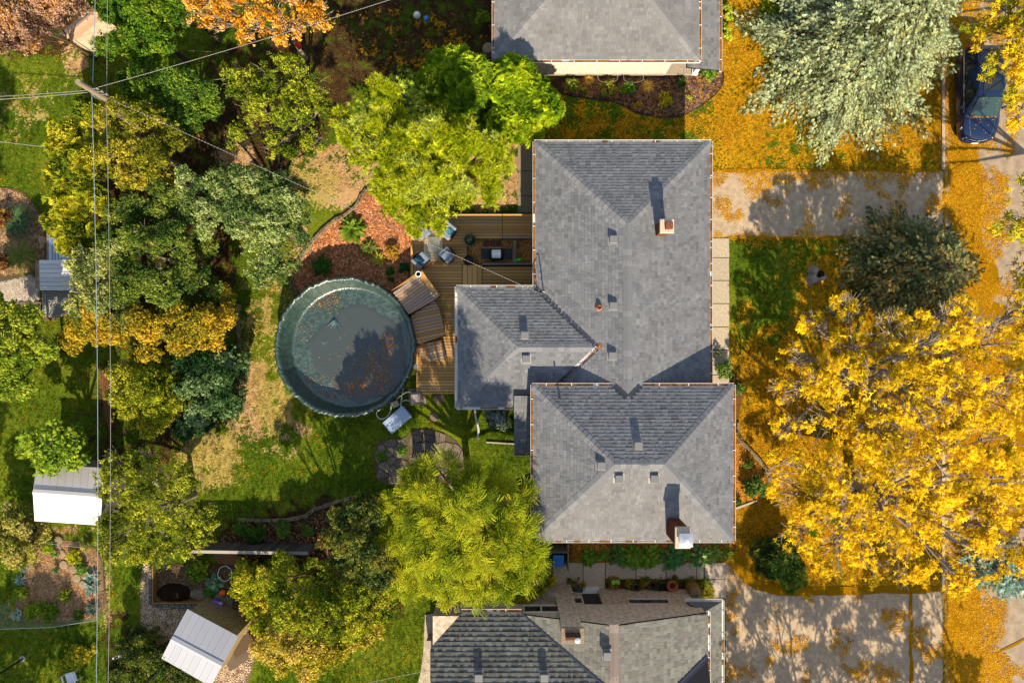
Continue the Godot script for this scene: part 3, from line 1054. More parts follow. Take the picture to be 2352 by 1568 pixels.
	pipe(h, c_n, 1285, 913, 0.04, 0.55, Color(0.12, 0.12, 0.13))
	# chimneys
	var k1 := on(pe, 1518, 536)
	var ch := brick_chimney(h, Vector3(k1.x, k1.y - 0.3, k1.z - 0.12), 0.48, 0.48, 1.42, Color(0.36, 0.17, 0.1))
	var fl := MB.new()
	fl.col = Color(0.42, 0.16, 0.09)
	fl.soft(Transform3D(Basis(), Vector3(k1.x + 0.06, k1.y + 1.3, k1.z - 0.12)), Vector3(0.3, 0.2, 0.3), 0.02)
	put("flue", fl, M.stone, ch)
	var k2 := P(1569, 1241, 6.2)
	var c2h := brick_chimney(h, Vector3(k2.x, 4.1, k2.z - 0.1), 0.5, 0.75, 2.0, Color(0.30, 0.11, 0.055))
	var hood := MB.new()
	hood.col = Color(0.5, 0.52, 0.56)
	var ho := Vector3(k2.x + 0.06, 6.23, k2.z - 0.08)
	for s in [[-1, -1], [1, -1], [1, 1], [-1, 1]]:
		hood.bx(ho.x + s[0] * 0.2 - 0.015, ho.x + s[0] * 0.2 + 0.015, ho.y, ho.y + 0.22, ho.z + s[1] * 0.2 - 0.015, ho.z + s[1] * 0.2 + 0.015)
	hood.loft([_ring(ho + Vector3.UP * 0.22, 0.27), _ring(ho + Vector3.UP * 0.245, 0.27), _ring(ho + Vector3.UP * 0.34, 0.06)], true, true)
	put("chimney_hood", hood, M.metal, c2h)
	# leaves caught in the valleys
	var lv := MB.new()
	var va := on(b_s, 1300, 862)
	var vb := meet + Vector3(0.15, 0.0, -0.1)
	for i in 240:
		var t := R(0, 1)
		t = 1.0 - t * t
		var q := va.lerp(vb, t) + Vector3(R(-0.07, 0.07), R(0.03, 0.08), R(-0.07, 0.07)) * (0.3 + t)
		var f := R(0.6, 1.2)
		lv.col = Color(0.55 * f, 0.2 * f, 0.045 * f)
		var o := Vector3(R(-1, 1), R(-0.3, 0.3), R(-1, 1)) * 0.045
		var s := Vector3(R(-1, 1), R(-0.3, 0.3), R(-1, 1)) * 0.03
		lv.quad(q - o, q + s, q + o, q - s)
	put("valley_leaves", lv, M.leaf, rb).set_meta("kind", "stuff")
	# the mast that carries the service wire
	var mo := on(pw, 1249, 674)
	var mm := MB.new()
	mm.col = Color(0.35, 0.35, 0.36)
	mm.tube([mo - Vector3.UP * 0.4, mo + Vector3.UP * 1.15, mo + Vector3(-0.05, 1.22, 0), mo + Vector3(-0.1, 1.17, 0)], [0.03, 0.03, 0.035, 0.03], 8)
	put("service_mast", mm, M.metal, h)
	var wire := MB.new()
	wire.col = Color(0.03, 0.03, 0.03)
	for k in 4:
		var a := mo + Vector3(-0.1, 1.1, 0)
		wire.tube([a, a + Vector3(-0.25, -0.3 - k * 0.1, -0.12 * k), Vector3(xl - 0.02, e + 0.1, mo.z - 0.3 * k - 0.2), Vector3(xl - 0.1, e - 0.2, mo.z - 0.3 * k)], [0.011, 0.011, 0.011, 0.011], 5)
	put("service_cable", wire, M.plastic, h)


func _ring(o: Vector3, r: float) -> PackedVector3Array:
	return PackedVector3Array([o + Vector3(-r, 0, -r), o + Vector3(-r, 0, r), o + Vector3(r, 0, r), o + Vector3(r, 0, -r)])


func top_house() -> void:
	var h := thing("house", "house with a cream side wall and pale grey hip roof at the top edge", "house")
	var e := 2.95
	var xl := P(1130, 0, e).x + 0.12
	var xr := P(1612, 0, e).x - 0.12
	var zs := P(0, 143, e).z - 0.12
	var half := (xr - xl) / 2
	var mid := (xl + xr) / 2
	var top := e + half * 0.38
	var apex := Vector3(mid, top, zs - half)
	var r := Node3D.new()
	r.name = "roof"
	h.add_child(r, true)
	var f := MB.new()
	var sw := Vector3(xl, e, zs)
	var se := Vector3(xr, e, zs)
	var zn := -24.0
	var s := slope(r, f, [sw, se, apex], WARM, 130)
	var w := slope(r, f, [Vector3(xl, e, zn), sw, apex, Vector3(mid, top, zn)], WARM, 0)
	var ea := slope(r, f, [se, Vector3(xr, e, zn), Vector3(mid, top, zn), apex], WARM, 0)
	put("shingle_covering", f, M.shingle, r).set_meta("kind", "stuff")
	caps(r, sw, apex, s, w, WARM, 0.26, 0.2)
	caps(r, se, apex, s, ea, WARM, 0.26, 0.2)
	gutter(h, sw, se, Vector3.BACK, 0.95)
	gutter(h, Vector3(xl, e, zn), sw, Vector3.LEFT, 0.95)
	gutter(h, se, Vector3(xr, e, zn), Vector3.RIGHT, 0.95)
	# lower porch roof
	var px := P(1659, 0, 2.5).x - 0.12
	var pz := P(0, 159, 2.6).z
	var r2 := Node3D.new()
	r2.name = "roof_001"
	h.add_child(r2, true)
	var f2 := MB.new()
	slope(r2, f2, [Vector3(px, 2.5, pz), Vector3(px, 2.5, zn), Vector3(xr - 0.5, 2.86, zn), Vector3(xr - 0.5, 2.86, pz)], [WARM[3], WARM[4], WARM[1], GREY[3], GREY[4], GREY[5]], 40)
	put("shingle_covering", f2, M.shingle, r2).set_meta("kind", "stuff")
	gutter(h, Vector3(px, 2.5, pz), Vector3(px, 2.5, zn), Vector3.RIGHT, 0.95)
	# walls: cream above a grey base, a recess under the porch
	var z0 := P(0, 174, 0).z
	var x1 := P(1526, 0, 0).x
	var mb := MB.new()
	mb.col = Color(0.82, 0.69, 0.52)
	mb.bx(xl + 0.45, x1, 0.35, e - 0.02, zn, z0)
	mb.bx(x1, xr - 0.1, 0.35, e - 0.02, zn, z0 - 1.4)
	# lapped boards of the cream wall
	for k in 13:
		mb.box(Transform3D(Basis(Vector3.RIGHT, -0.08), Vector3((xl + 0.45 + x1) / 2, 0.45 + k * 0.19, z0 + 0.012)), Vector3(x1 - xl - 0.45, 0.185, 0.02))
	put("wall", mb, M.siding, h)
	var fo := MB.new()
	fo.col = Color(0.4, 0.34, 0.27)
	fo.bx(xl + 0.47, x1 - 0.02, -0.3, 0.35, zn, z0 + 0.02)
	fo.bx(x1 - 0.02, P(1600, 0, 0).x, -0.3, 0.2, zn, z0)
	put("foundation", fo, M.concrete, h)
	var so := MB.new()
	so.col = Color(0.7, 0.68, 0.62)
	so.bx(xl, xr, e - 0.16, e - 0.1, zn, zs)
	put("soffit", so, M.paint, h)
	var po := MB.new()
	po.col = Color(0.82, 0.82, 0.84)
	var pp := P(1593, 171, 0)
	po.bx(pp.x - 0.1, pp.x + 0.1, 0.2, 2.6, pp.z - 0.12, pp.z + 0.08)
	po.bx(pp.x - 0.14, pp.x + 0.14, 0.2, 0.34, pp.z - 0.16, pp.z + 0.12)
	put("porch_post", po, M.paint, h)
	# window wells
	for q in [[1372, 1418], [1431, 1477]]:
		var ww := MB.new()
		ww.col = Color(0.42, 0.40, 0.38)
		var a := P(q[0], 173, 0)
		var b := P(q[1], 173, 0)
		var pts := []
		for k in 13:
			var t := PI * k / 12.0
			var cx := (a.x + b.x) / 2 - cos(t) * (b.x - a.x) / 2
			pts.append(Vector3(cx, 0.0, z0 + 0.02 + pow(sin(t), 0.45) * 0.38))
		for k in 12:
			var d: Vector3 = (pts[k + 1] - pts[k]).normalized()
			ww.box(Transform3D(Basis(d, Vector3.UP, d.cross(Vector3.UP)), (pts[k] + pts[k + 1]) / 2 + Vector3.UP * 0.02), Vector3(pts[k].distance_to(pts[k + 1]) + 0.01, 0.34, 0.03))
		put("window_well", ww, M.metal, h)


func bottom_house() -> void:
	var h := thing("house", "brown sided house with a gable wall and grey green roof at the bottom edge", "house")
	var zg := 11.95
	var peak := Vector3(4.29, 4.85, zg)
	var east := Vector3(8.62, 3.48, zg)
	var west := Vector3(0.36, 3.62, zg)
	var r := Node3D.new()
	r.name = "roof"
	h.add_child(r, true)
	var f := MB.new()
	var zz := 21.0
	var pe := slope(r, f, [Vector3(east.x, east.y, zz), east, peak, Vector3(peak.x, peak.y, zz)], MOSS, 90, 0.17)
	var vend := Vector3(4.29, 4.85, zg + 0.313 * 3.93 / 0.42)
	var pw := slope(r, f, [Vector3(west.x, west.y, vend.z), west, peak, Vector3(peak.x, peak.y, vend.z)], MOSS, 40, 0.17)
	put("shingle_covering", f, M.shingle, r).set_meta("kind", "stuff")
	caps(r, Vector3(peak.x, peak.y, zz - 2), peak, pw, pe, [Color(0.33, 0.26, 0.22), Color(0.3, 0.24, 0.2), Color(0.36, 0.29, 0.24)], 0.26, 0.2)
	# the darker roof that falls north
	var rk := Node3D.new()
	rk.name = "roof_001"
	h.add_child(rk, true)
	var fk := MB.new()
	var kz := 11.84
	var kx := P(1060, 0, 3.62).x + 0.05
	var kp := Plane(Vector3(0, 1, -0.42).normalized(), Vector3(0, 1, -0.42).normalized().dot(Vector3(0, 3.62, kz)))
	var k1 := on(kp, 990, 1700)
	var kpts := [Vector3(west.x, 3.62, kz), Vector3(kx, 3.62, kz), on(kp, 1010, 1463), on(kp, 989, 1487), k1, Vector3(4.3, k1.y, k1.z), vend + Vector3(0, 0.03, 0)]
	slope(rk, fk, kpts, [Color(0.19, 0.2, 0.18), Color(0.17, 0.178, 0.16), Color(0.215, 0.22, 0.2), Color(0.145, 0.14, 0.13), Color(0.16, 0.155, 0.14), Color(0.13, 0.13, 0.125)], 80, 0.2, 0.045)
	put("shingle_covering", fk, M.shingle, rk).set_meta("kind", "stuff")
	flashing(rk, west + Vector3(0, 0.02, 0), vend + Vector3(0, 0.04, 0), 0.24, Color(0.05, 0.055, 0.075))
	gutter(h, Vector3(kx, 3.62, kz), Vector3(west.x, 3.62, kz), Vector3.FORWARD, 0.5)
	# small cross gable low on the right
	var rl := Node3D.new()
	rl.name = "roof_002"
	h.add_child(rl, true)
	var fl := MB.new()
	var l0 := Vector3(8.6, 3.52, 13.85)
	var l1 := Vector3(4.4, 4.85, 17.05)
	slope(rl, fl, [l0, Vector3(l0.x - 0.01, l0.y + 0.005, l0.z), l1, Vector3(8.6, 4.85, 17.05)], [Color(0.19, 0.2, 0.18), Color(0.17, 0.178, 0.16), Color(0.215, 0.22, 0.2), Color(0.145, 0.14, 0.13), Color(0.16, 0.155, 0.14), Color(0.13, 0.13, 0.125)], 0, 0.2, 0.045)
	put("shingle_covering", fl, M.shingle, rl).set_meta("kind", "stuff")
	flashing(rl, l0, l1, 0.2, Color(0.05, 0.055, 0.075))
	gutter(h, east, Vector3(east.x, east.y, zz), Vector3.RIGHT, 0.3)
	# porch strip roof on the right
	var rp := Node3D.new()
	rp.name = "roof_003"
	h.add_child(rp, true)
	var fp := MB.new()
	var ex := P(1664, 0, 2.6).x - 0.12
	var pz := P(0, 1382, 2.6).z
	slope(rp, fp, [Vector3(ex, 2.6, zz), Vector3(ex, 2.6, pz), Vector3(8.55, 2.95, pz + 0.35), Vector3(8.55, 2.95, zz)], MOSS, 30, 0.17)
	slope(rp, fp, [Vector3(ex, 2.6, pz), Vector3(7.9, 2.6, pz), Vector3(8.55, 2.95, pz + 0.35)], [MOSS[3], MOSS[4], MOSS[5], MOSS[3], MOSS[4], MOSS[5]], 0, 0.17)
	put("shingle_covering", fp, M.shingle, rp).set_meta("kind", "stuff")
	gutter(h, Vector3(ex, 2.6, zz), Vector3(ex, 2.6, pz), Vector3.RIGHT, 0.3)
	gutter(h, Vector3(7.9, 2.6, pz), Vector3(ex, 2.6, pz), Vector3.FORWARD, 0.1)
	# walls
	var tan_ := Color(0.72, 0.575, 0.42)
	var mb := MB.new()
	mb.col = Color(0.76, 0.62, 0.47)
	var z1 := 12.12
	mb.bx(-2.6, 3.35, -0.3, 2.45, z1, z1 + 0.2)
	mb.bx(4.2, 8.5, -0.3, 2.45, z1, z1 + 0.2)
	mb.bx(3.35, 4.2, 2.1, 2.45, z1, z1 + 0.2)
	mb.bx(-3.6, 8.5, -0.3, 2.5, z1 + 0.35, 20)
	# board joints of the lower wall
	for k in 26:
		var x := -2.4 + k * 0.42
		if x > 3.2 and x < 4.3:
			continue
		mb.bx(x, x + 0.025, 0.0, 2.42, z1 - 0.018, z1 + 0.01)
	put("wall", mb, M.siding, h)
	var g := MB.new()
	g.col = tan_
	# gable wall, lapped boards that step out a little
	var rows := 18
	for k in rows:
		var y0 := 2.42 + k * 0.135
		var y1 := minf(y0 + 0.135, 4.84)
		var xa := west.x - 0.3 if y1 < west.y else peak.x - (peak.y - y1) / (peak.y - west.y) * (peak.x - west.x)
		var xb := east.x if y1 < east.y else peak.x + (peak.y - y1) / (peak.y - east.y) * (east.x - peak.x)
		if k < 9:
			xa = -2.3
			xb = 8.55
		g.quad(Vector3(xa, y0, zg + 0.012), Vector3(xb, y0, zg + 0.012), Vector3(xb, y1, zg + 0.04), Vector3(xa, y1, zg + 0.04))
		g.quad(Vector3(xa, y0, zg + 0.012), Vector3(xb, y0, zg + 0.012), Vector3(xb, y0, zg + 0.2), Vector3(xa, y0, zg + 0.2))
	put("gable_wall", g, M.siding, h)
	var d := MB.new()
	d.col = Color(0.05, 0.045, 0.04)
	d.bx(3.35, 4.2, -0.02, 2.1, z1 + 0.22, z1 + 0.3)
	put("door", d, M.paint, h)
	var st := MB.new()
	st.col = Color(0.72, 0.7, 0.66)
	st.bx(3.3, 4.25, -0.1, 0.16, z1 - 0.12, z1 + 0.2)
	put("door_sill", st, M.paint, h)
	window(h, Vector3(3.02, 1.65, z1), 0.55, 0.75, Vector3.FORWARD)
	window(h, Vector3(6.35, 1.75, z1), 1.9, 0.6, Vector3.FORWARD)
	window(h, Vector3(1.3, 3.0, zg + 0.02), 1.55, 0.75, Vector3.FORWARD, 2)
	window(h, Vector3(0.4, 1.3, z1), 0.8, 0.9, Vector3.FORWARD)
	# boarded chimney with shoulders
	var c := MB.new()
	c.col = Color(0.76, 0.625, 0.48)
	var q := PackedVector2Array([Vector2(1.28, -0.2), Vector2(2.85, -0.2), Vector2(2.9, 5.35), Vector2(2.1, 5.35), Vector2(2.02, 1.75), Vector2(1.28, 0.95)])
	for i in 6:
		var a := q[i]
		var b := q[(i + 1) % 6]
		c.quad(Vector3(a.x, a.y, 11.82), Vector3(b.x, b.y, 11.82), Vector3(b.x, b.y, 12.4), Vector3(a.x, a.y, 12.4))
	for t in [[0, 1, 4], [0, 4, 5], [1, 2, 4], [2, 3, 4]]:
		c.tri(Vector3(q[t[0]].x, q[t[0]].y, 11.82), Vector3(q[t[1]].x, q[t[1]].y, 11.82), Vector3(q[t[2]].x, q[t[2]].y, 11.82))
		c.tri(Vector3(q[t[0]].x, q[t[0]].y, 12.4), Vector3(q[t[1]].x, q[t[1]].y, 12.4), Vector3(q[t[2]].x, q[t[2]].y, 12.4))
	for x in [2.3, 2.55, 2.75]:
		c.bx(x, x + 0.015, 0.0, 5.3, 11.806, 11.83)
	var chim := put("chimney", c, M.siding, h)
	var cap := MB.new()
	cap.col = Color(0.55, 0.43, 0.3)
	cap.soft(Transform3D(Basis(), Vector3(2.5, 5.4, 12.1)), Vector3(0.95, 0.1, 0.66), 0.02)
	cap.col = Color(0.3, 0.13, 0.06)
	cap.bx(2.2, 2.8, 5.44, 5.62, 11.95, 12.2)
	cap.col = Color(0.025, 0.025, 0.025)
	cap.bx(2.19, 2.81, 5.62, 5.64, 11.93, 12.08)
	put("chimney_cap", cap, M.stone, chim)
	var rp2 := MB.new()
	rp2.col = Color(0.85, 0.85, 0.83)
	rp2.lathe(Transform3D(Basis(), Vector3(2.68, 5.44, 12.22)), [[0.08, 0], [0.08, 0.14], [0.12, 0.16], [0.12, 0.19], [0.02, 0.23]], 16)
	put("rain_cap", rp2, M.metal, chim)
	vent(h, pe, 1394, 1502, 0.3)
	vent(h, kp, 1100, 1552, 0.3)
	vent(h, kp, 1250, 1552, 0.3)
	# downspout and stone corner at the left
	var b2 := MB.new()
	b2.col = Color(0.3, 0.27, 0.23)
	b2.bx(P(984, 0).x, P(1000, 0).x, 0, 0.8, P(0, 1455).z, P(0, 1474).z)
	put("meter_box", b2, M.paint, h)


# ---------------------------------------------------------------- foliage
func leaf_quad(mb: MB, q: Vector3, o: Vector3, s: Vector3) -> void:
	mb.quad(q - o, q + s, q + o, q - s)


func rand_dir() -> Vector3:
	var z := R(-1, 1)
	var a := R(0, TAU)
	var r := sqrt(1 - z * z)
	return Vector3(cos(a) * r, z, sin(a) * r)


func leaf_shape(kind: String) -> Mesh:
	if leaf_mesh.has(kind):
		return leaf_mesh[kind]
	var mb := MB.new()
	match kind:
		"leaf", "big_leaf":
			var n := 11 if kind == "leaf" else 8
			var l := 0.062 if kind == "leaf" else 0.1
			for k in n:
				var f := R(0.72, 1.25)
				mb.col = Color(f, f, f)
				var q := rand_dir() * R(0.04, 0.17)
				var o := rand_dir()
				o.y *= 0.5
				o = o.normalized() * l * R(0.7, 1.2)
				var s := o.cross(rand_dir() + Vector3.UP * 0.8).normalized() * l * 0.5
				leaf_quad(mb, q, o, s)
		"locust":
			for k in 6:
				var f := R(0.75, 1.2)
				mb.col = Color(f, f, f)
				var d := rand_dir()
				d.y = d.y * 0.4 - 0.1
				d = d.normalized()
				var q := rand_dir() * R(0.0, 0.1)
				var s := d.cross(Vector3.UP).normalized() * 0.024
				var bend := d.cross(Vector3.UP).normalized() * R(-0.05, 0.05) - Vector3.UP * 0.02
				var p0 := q
				for j in 3:
					var p1: Vector3 = p0 + d * 0.062 + bend * j * 0.5
					mb.quad(p0 - s * (0.6 if j == 0 else 1.0), p0 + s * (0.6 if j == 0 else 1.0), p1 + s * (0.5 if j == 2 else 1.0), p1 - s * (0.5 if j == 2 else 1.0))
					p0 = p1
		"spray":
			# a flat, slightly drooping conifer branchlet along -z
			for k in 15:
				var t := k / 14.0
				var sd := 1.0 if k % 2 == 0 else -1.0
				var b := Vector3(0, -0.04 * t * t, -0.24 * t)
				var d := Vector3(sd * (1.1 - t * 0.6), R(-0.2, 0.6), -0.45 - t * 0.6).normalized() * (0.13 * (1.05 - t * 0.5)) * R(0.8, 1.2)
				var f := R(0.7, 1.2)
				mb.col = Color(f, f, f)
				var s := d.cross(Vector3.UP).normalized() * 0.017
				mb.quad(b - s, b + s, b + d + s * 0.4, b + d - s * 0.4)
				s = Vector3.UP * 0.014
				mb.quad(b - s, b + s, b + d * 0.9 + s * 0.4, b + d * 0.9 - s * 0.4)
		"pine":
			for k in 26:
				var d := rand_dir()
				d.y = absf(d.y) * 0.9
				d.z -= 0.7
				d = d.normalized() * R(0.10, 0.17)
				var f := R(0.7, 1.25)
				mb.col = Color(f, f, f)
				var s := d.cross(rand_dir()).normalized() * 0.009
				mb.tri(-s, s, d)
		"cedar":
			for k in 7:
				var a := R(-1.3, 1.3)
				var d := Vector3(sin(a), R(-0.1, 0.7), -cos(a)).normalized() * R(0.13, 0.22)
				var s := d.cross(rand_dir()).normalized()
				var f := R(0.7, 1.25)
				mb.col = Color(f, f, f)
				var q := rand_dir() * 0.05
				for j in 4:
					var t := (j - 1.5) * 0.35
					var e := d + s * t * 0.2
					var w := s * 0.018
					mb.quad(q + e * 0.15 - w * 0.4, q + e * 0.15 + w * 0.4, q + e + w, q + e - w)
		"willow":
			# curly hanging shoot
			for k in 3:
				var p0 := rand_dir() * 0.06
				var d := Vector3(R(-0.4, 0.4), 0.25, -1).normalized()
				for j in 9:
					var f := R(0.75, 1.2)
					mb.col = Color(f, f, f)
					d = (d + Vector3(sin(j * 2.1 + k * 2) * 0.75, -0.2, cos(j * 1.7 + k) * 0.3 - 0.15)).normalized()
					var p1: Vector3 = p0 + d * 0.075
					var s := d.cross(Vector3.UP).normalized() * 0.012
					mb.quad(p0 - s, p0 + s, p1 + s, p1 - s)
					var o := (d + rand_dir() * 0.9).normalized() * 0.05
					leaf_quad(mb, p1, o, o.cross(Vector3.UP).normalized() * 0.014)
					p0 = p1
		"grass_blade":
			for k in 12:
				var a := R(0, TAU)
				var p0 := Vector3()
				var d := Vector3(cos(a) * 0.5, 1.0, sin(a) * 0.5).normalized()
				for j in 5:
					var f := R(0.8, 1.2)
					mb.col = Color(f, f, f)
					var p1: Vector3 = p0 + d * 0.2
					var s := d.cross(Vector3(cos(a), 0.3, sin(a))).normalized() * (0.012 * (1.1 - j * 0.22))
					mb.quad(p0 - s, p0 + s, p1 + s * 0.8, p1 - s * 0.8)
					d = (d + Vector3(cos(a) * 0.3, -0.42, sin(a) * 0.3)).normalized()
					p0 = p1
	leaf_mesh[kind] = mb.commit()
	return leaf_mesh[kind]


func pick(pal: Array, p: Vector3) -> Color:
	var n := noise.get_noise_3d(p.x * 30, p.y * 30, p.z * 30) * 1.3 + R(-0.45, 0.45) + 0.5
	var x := clampf(n, 0, 0.999) * (pal.size() - 1)
	var a: Color = pal[int(x)]
	var b: Color = pal[mini(int(x) + 1, pal.size() - 1)]
	var c := a.lerp(b, x - int(x))
	var f := R(0.62, 1.34) * (1.75 if c.r < 0.32 else 1.35)
	return Color(c.r * f, c.g * f, c.b * f)


# crown lobes: [grid x, grid y, height of the middle, grid radius (, flatness)]
func leaves_in(lobes: Array, kind: String, dens: float, size: float, pal: Array, base: Vector3, gap := -0.2, split := 0) -> Array:
	var where := []
	var tint := PackedColorArray()
	var aim := kind in ["spray", "pine", "cedar", "willow"]
	var ctr := []
	for l in lobes:
		var o := P(l[0], l[1], l[2])
		var big := S(l[3], l[2])
		var flat: float = l[4] if l.size() > 4 else 0.8
		ctr.append([o, big * (0.85 if split > 0 else 1.0), flat, 0.4 if split > 0 else 1.0])
		for k in split:
			var q := rand_dir()
			q.y = absf(q.y) * 0.9 - 0.15
			ctr.append([o + Vector3(q.x, q.y * flat, q.z) * big * R(0.5, 0.85), big * R(0.28, 0.5), 0.75, 1.25])
	for c in ctr:
		var r: float = c[1]
		for i in int(dens * r * r * 11.0 * c[3]):
			var d := rand_dir()
			if d.y < -0.25 and rng.randf() < 0.75:
				d.y = -d.y
			var lump := fine.get_noise_3d(d.x * 55 / maxf(1, 2.2 / r) + c[0].x * 9, d.y * 55, d.z * 55 / maxf(1, 2.2 / r) + c[0].z * 9)
			var f := sqrt(R(0.25, 1.0)) * (0.94 + lump * 0.85)
			var p: Vector3 = c[0] + Vector3(d.x, d.y * c[2], d.z) * r * f
			if p.y < 0.06:
				continue
			var inside := false
			for o in ctr:
				if o != c and (p - o[0]).length() < o[1] * 0.55:
					inside = true
					break
			if inside and rng.randf() < 0.8:
				continue
			if fine.get_noise_3d(p.x * 38, p.y * 38, p.z * 38) < gap:
				continue
			var b: Basis
			if aim:
				var out := (d + Vector3(0, 0.15, 0) + rand_dir() * (1.2 if kind == "willow" else 0.7)).normalized()
				b = Basis.looking_at(out, Vector3.UP if absf(out.y) < 0.95 else Vector3.RIGHT).rotated(out, R(-0.6, 0.6))
			else:
				b = Basis.from_euler(Vector3(R(-0.6, 0.6), R(0, TAU), R(-0.6, 0.6)))
			where.append(Transform3D(b.scaled(Vector3.ONE * size * R(0.75, 1.25)), p - base))
			tint.append(pick(pal, p))
	return [where, tint]


# a broadleaf tree or shrub. o: dens, size, gap, bark, twigs, trunk, group, mat
func tree(called: String, label: String, bx: float, by: float, lobes: Array, kind: String, pal: Array, o := {}) -> Node3D:
	if o.get("category", "tree") == "shrub" and o.get("split", 5) > 0:
		lobes = lobes.duplicate()
		for l in lobes.duplicate():
			lobes.append([l[0] + (1176 - l[0]) * l[2] * 0.014, l[1] + (784 - l[1]) * l[2] * 0.014, l[2] * 0.45, l[3] * 1.05])
	# the stem stands under the middle of the crown
	var base := Vector3()
	for l in lobes:
		base += P(l[0], l[1], l[2]) / lobes.size()
	base = Vector3(base.x, 0, base.z) if not o.get("fixed", false) else P(bx, by)
	var t := thing(called, label, o.get("category", "tree"), base, 0, o.get("group", ""))
	var a := leaves_in(lobes, kind, o.get("dens", 55.0), o.get("size", 1.0), pal, base, o.get("gap", -0.22), o.get("split", 5))
	many("crown", leaf_shape(kind), M.needle if kind in ["spray", "pine", "cedar"] else M.leaf, a[0], a[1], t)
	var bark: Color = o.get("bark", Color(0.16, 0.12, 0.08))
	var low := 1e9
	var mid := Vector3()
	for l in lobes:
		mid += P(l[0], l[1], l[2]) - base
		low = minf(low, l[2])
	mid /= lobes.size()
	var w: float = o.get("trunk", 0.05 + low * 0.028)
	var fork := Vector3(mid.x * 0.25, low * 0.55, mid.z * 0.25)
	var mb := MB.new()
	mb.col = bark
	mb.tube([Vector3(0, -0.2, 0), Vector3(0, 0.15, 0), Vector3(mid.x * 0.08, low * 0.28, mid.z * 0.08), fork], [w * 1.5, w * 1.15, w, w * 0.85], 9)
	put("trunk", mb, M.bark, t)
	var tw := MB.new()
	tw.col = bark
	for l in lobes:
		var c := P(l[0], l[1], l[2]) - base
		var r := S(l[3], l[2])
		var lm := MB.new()
		lm.col = bark
		var bend := rand_dir() * r * 0.15
		lm.tube([fork - Vector3.UP * 0.1, fork.lerp(c, 0.5) + bend, c + Vector3.UP * r * 0.15], [w * 0.6, w * 0.38, w * 0.16], 6)
		put("limb", lm, M.bark, t)
		for k in int(o.get("twigs", 5)):
			var d := rand_dir()
			d.y = absf(d.y) * 0.75
			var tip := c + Vector3(d.x, d.y * 0.9, d.z) * r * R(0.8, 1.08)
			var s := fork.lerp(c, R(0.6, 1.0)) + bend * 0.4
			var m := s.lerp(tip, 0.5) + rand_dir() * r * 0.14
			var tr: float = o.get("twig", 0.011)
			tw.tube([s, m, tip], [tr * 1.8, tr * 1.2, tr * 0.5], 4)
			for j in int(o.get("forks", 2)):
				var q := m.lerp(tip, R(0.0, 0.6))
				var e := q + (tip - m).rotated(Vector3.UP, R(-1, 1)) * R(0.4, 0.7) + rand_dir() * r * 0.1
				tw.tube([q, q.lerp(e, 0.5) + rand_dir() * r * 0.05, e], [tr * 1.0, tr * 0.7, tr * 0.4], 4)
	if tw.v.size():
		put("twig", tw, M.bark, t).set_meta("kind", "stuff")
	return t


# a conifer with whorls of drooping boughs
func conifer(called: String, label: String, bx: float, by: float, height: float, radius: float, kind: String, pal: Array, o := {}) -> Node3D:
	var base := P(bx, by)
	var t := thing(called, label, "tree", base)
	var lean: Vector3 = o.get("lean", Vector3.ZERO)
	var tk := MB.new()
	tk.col = Color(0.15, 0.1, 0.07)
	tk.tube([Vector3(0, -0.2, 0), Vector3(0, 0.3, 0), lean * 0.5 + Vector3.UP * height * 0.5, lean + Vector3.UP * height], [radius * 0.065, radius * 0.05, radius * 0.032, 0.02], 9)
	put("trunk", tk, M.bark, t)
	var bough := MB.new()
	bough.col = Color(0.14, 0.1, 0.07)
	var where := []
	var tint := PackedColorArray()
	var y: float = o.get("from", 0.35)
	var step: float = o.get("step", 0.42)
	var power: float = o.get("power", 0.8)
	var droop: float = o.get("droop", 0.28)
	var size: float = o.get("size", 1.0)
	var per: float = o.get("per", 2.1)
	while y < height * 0.985:
		var full := radius * pow(1.0 - y / height, power) + 0.12
		var n := int(clampf(full * per + 4, 5, 15))
		var turn := R(0, TAU)
		for k in n:
			var a := turn + TAU * k / n + R(-0.2, 0.2)
			var l: float = full * R(0.72, 1.12) * (1.0 + noise.get_noise_2d(cos(a) * 70 + y * 8, sin(a) * 70 + bx) * o.get("ragged", 0.35))
			var d := Vector3(cos(a), 0, sin(a))
			var c := lean * (y / height) + Vector3.UP * y
			bough.tube([c, c + d * l * 0.5 - Vector3.UP * droop * l * 0.3, c + d * l * 0.95 - Vector3.UP * droop * l * 0.72], [0.02 + l * 0.008, 0.015 + l * 0.004, 0.008], 4)
			var m := int(l / (0.17 * size)) + 2
			for j in m:
				var q := (j + R(0.2, 0.9)) / m
				q = 0.12 + q * 0.9
				var across: float = (0.14 + 0.34 * l * (1.0 - q) * 0.8) if q > 0.3 else 0.2
				var reps := 1 + int(across * 4.2 / size)
				for s in reps:
					var sd := R(-1, 1)
					var p: Vector3 = c + d * l * q + Vector3(-d.z, 0, d.x) * sd * across - Vector3.UP * (droop * l * (q * 0.9 - q * q * 0.15) + R(-0.06, 0.08))
					if p.y + base.y < 0.1:
						p.y = 0.1 + R(0, 0.1)
					var out := (d + Vector3(-d.z, 0, d.x) * sd * 1.1 + Vector3(R(-0.8, 0.8), R(-0.4, 0.5), R(-0.8, 0.8))).normalized()
					where.append(Transform3D(Basis.looking_at(out, Vector3.UP).scaled(Vector3.ONE * size * R(0.75, 1.2)), p))
					tint.append(pick(pal, p + base))
		y += step * R(0.85, 1.15)
	put("bough", bough, M.bark, t).set_meta("kind", "stuff")
	many("crown", leaf_shape(kind), M.needle, where, tint, t)
	return t


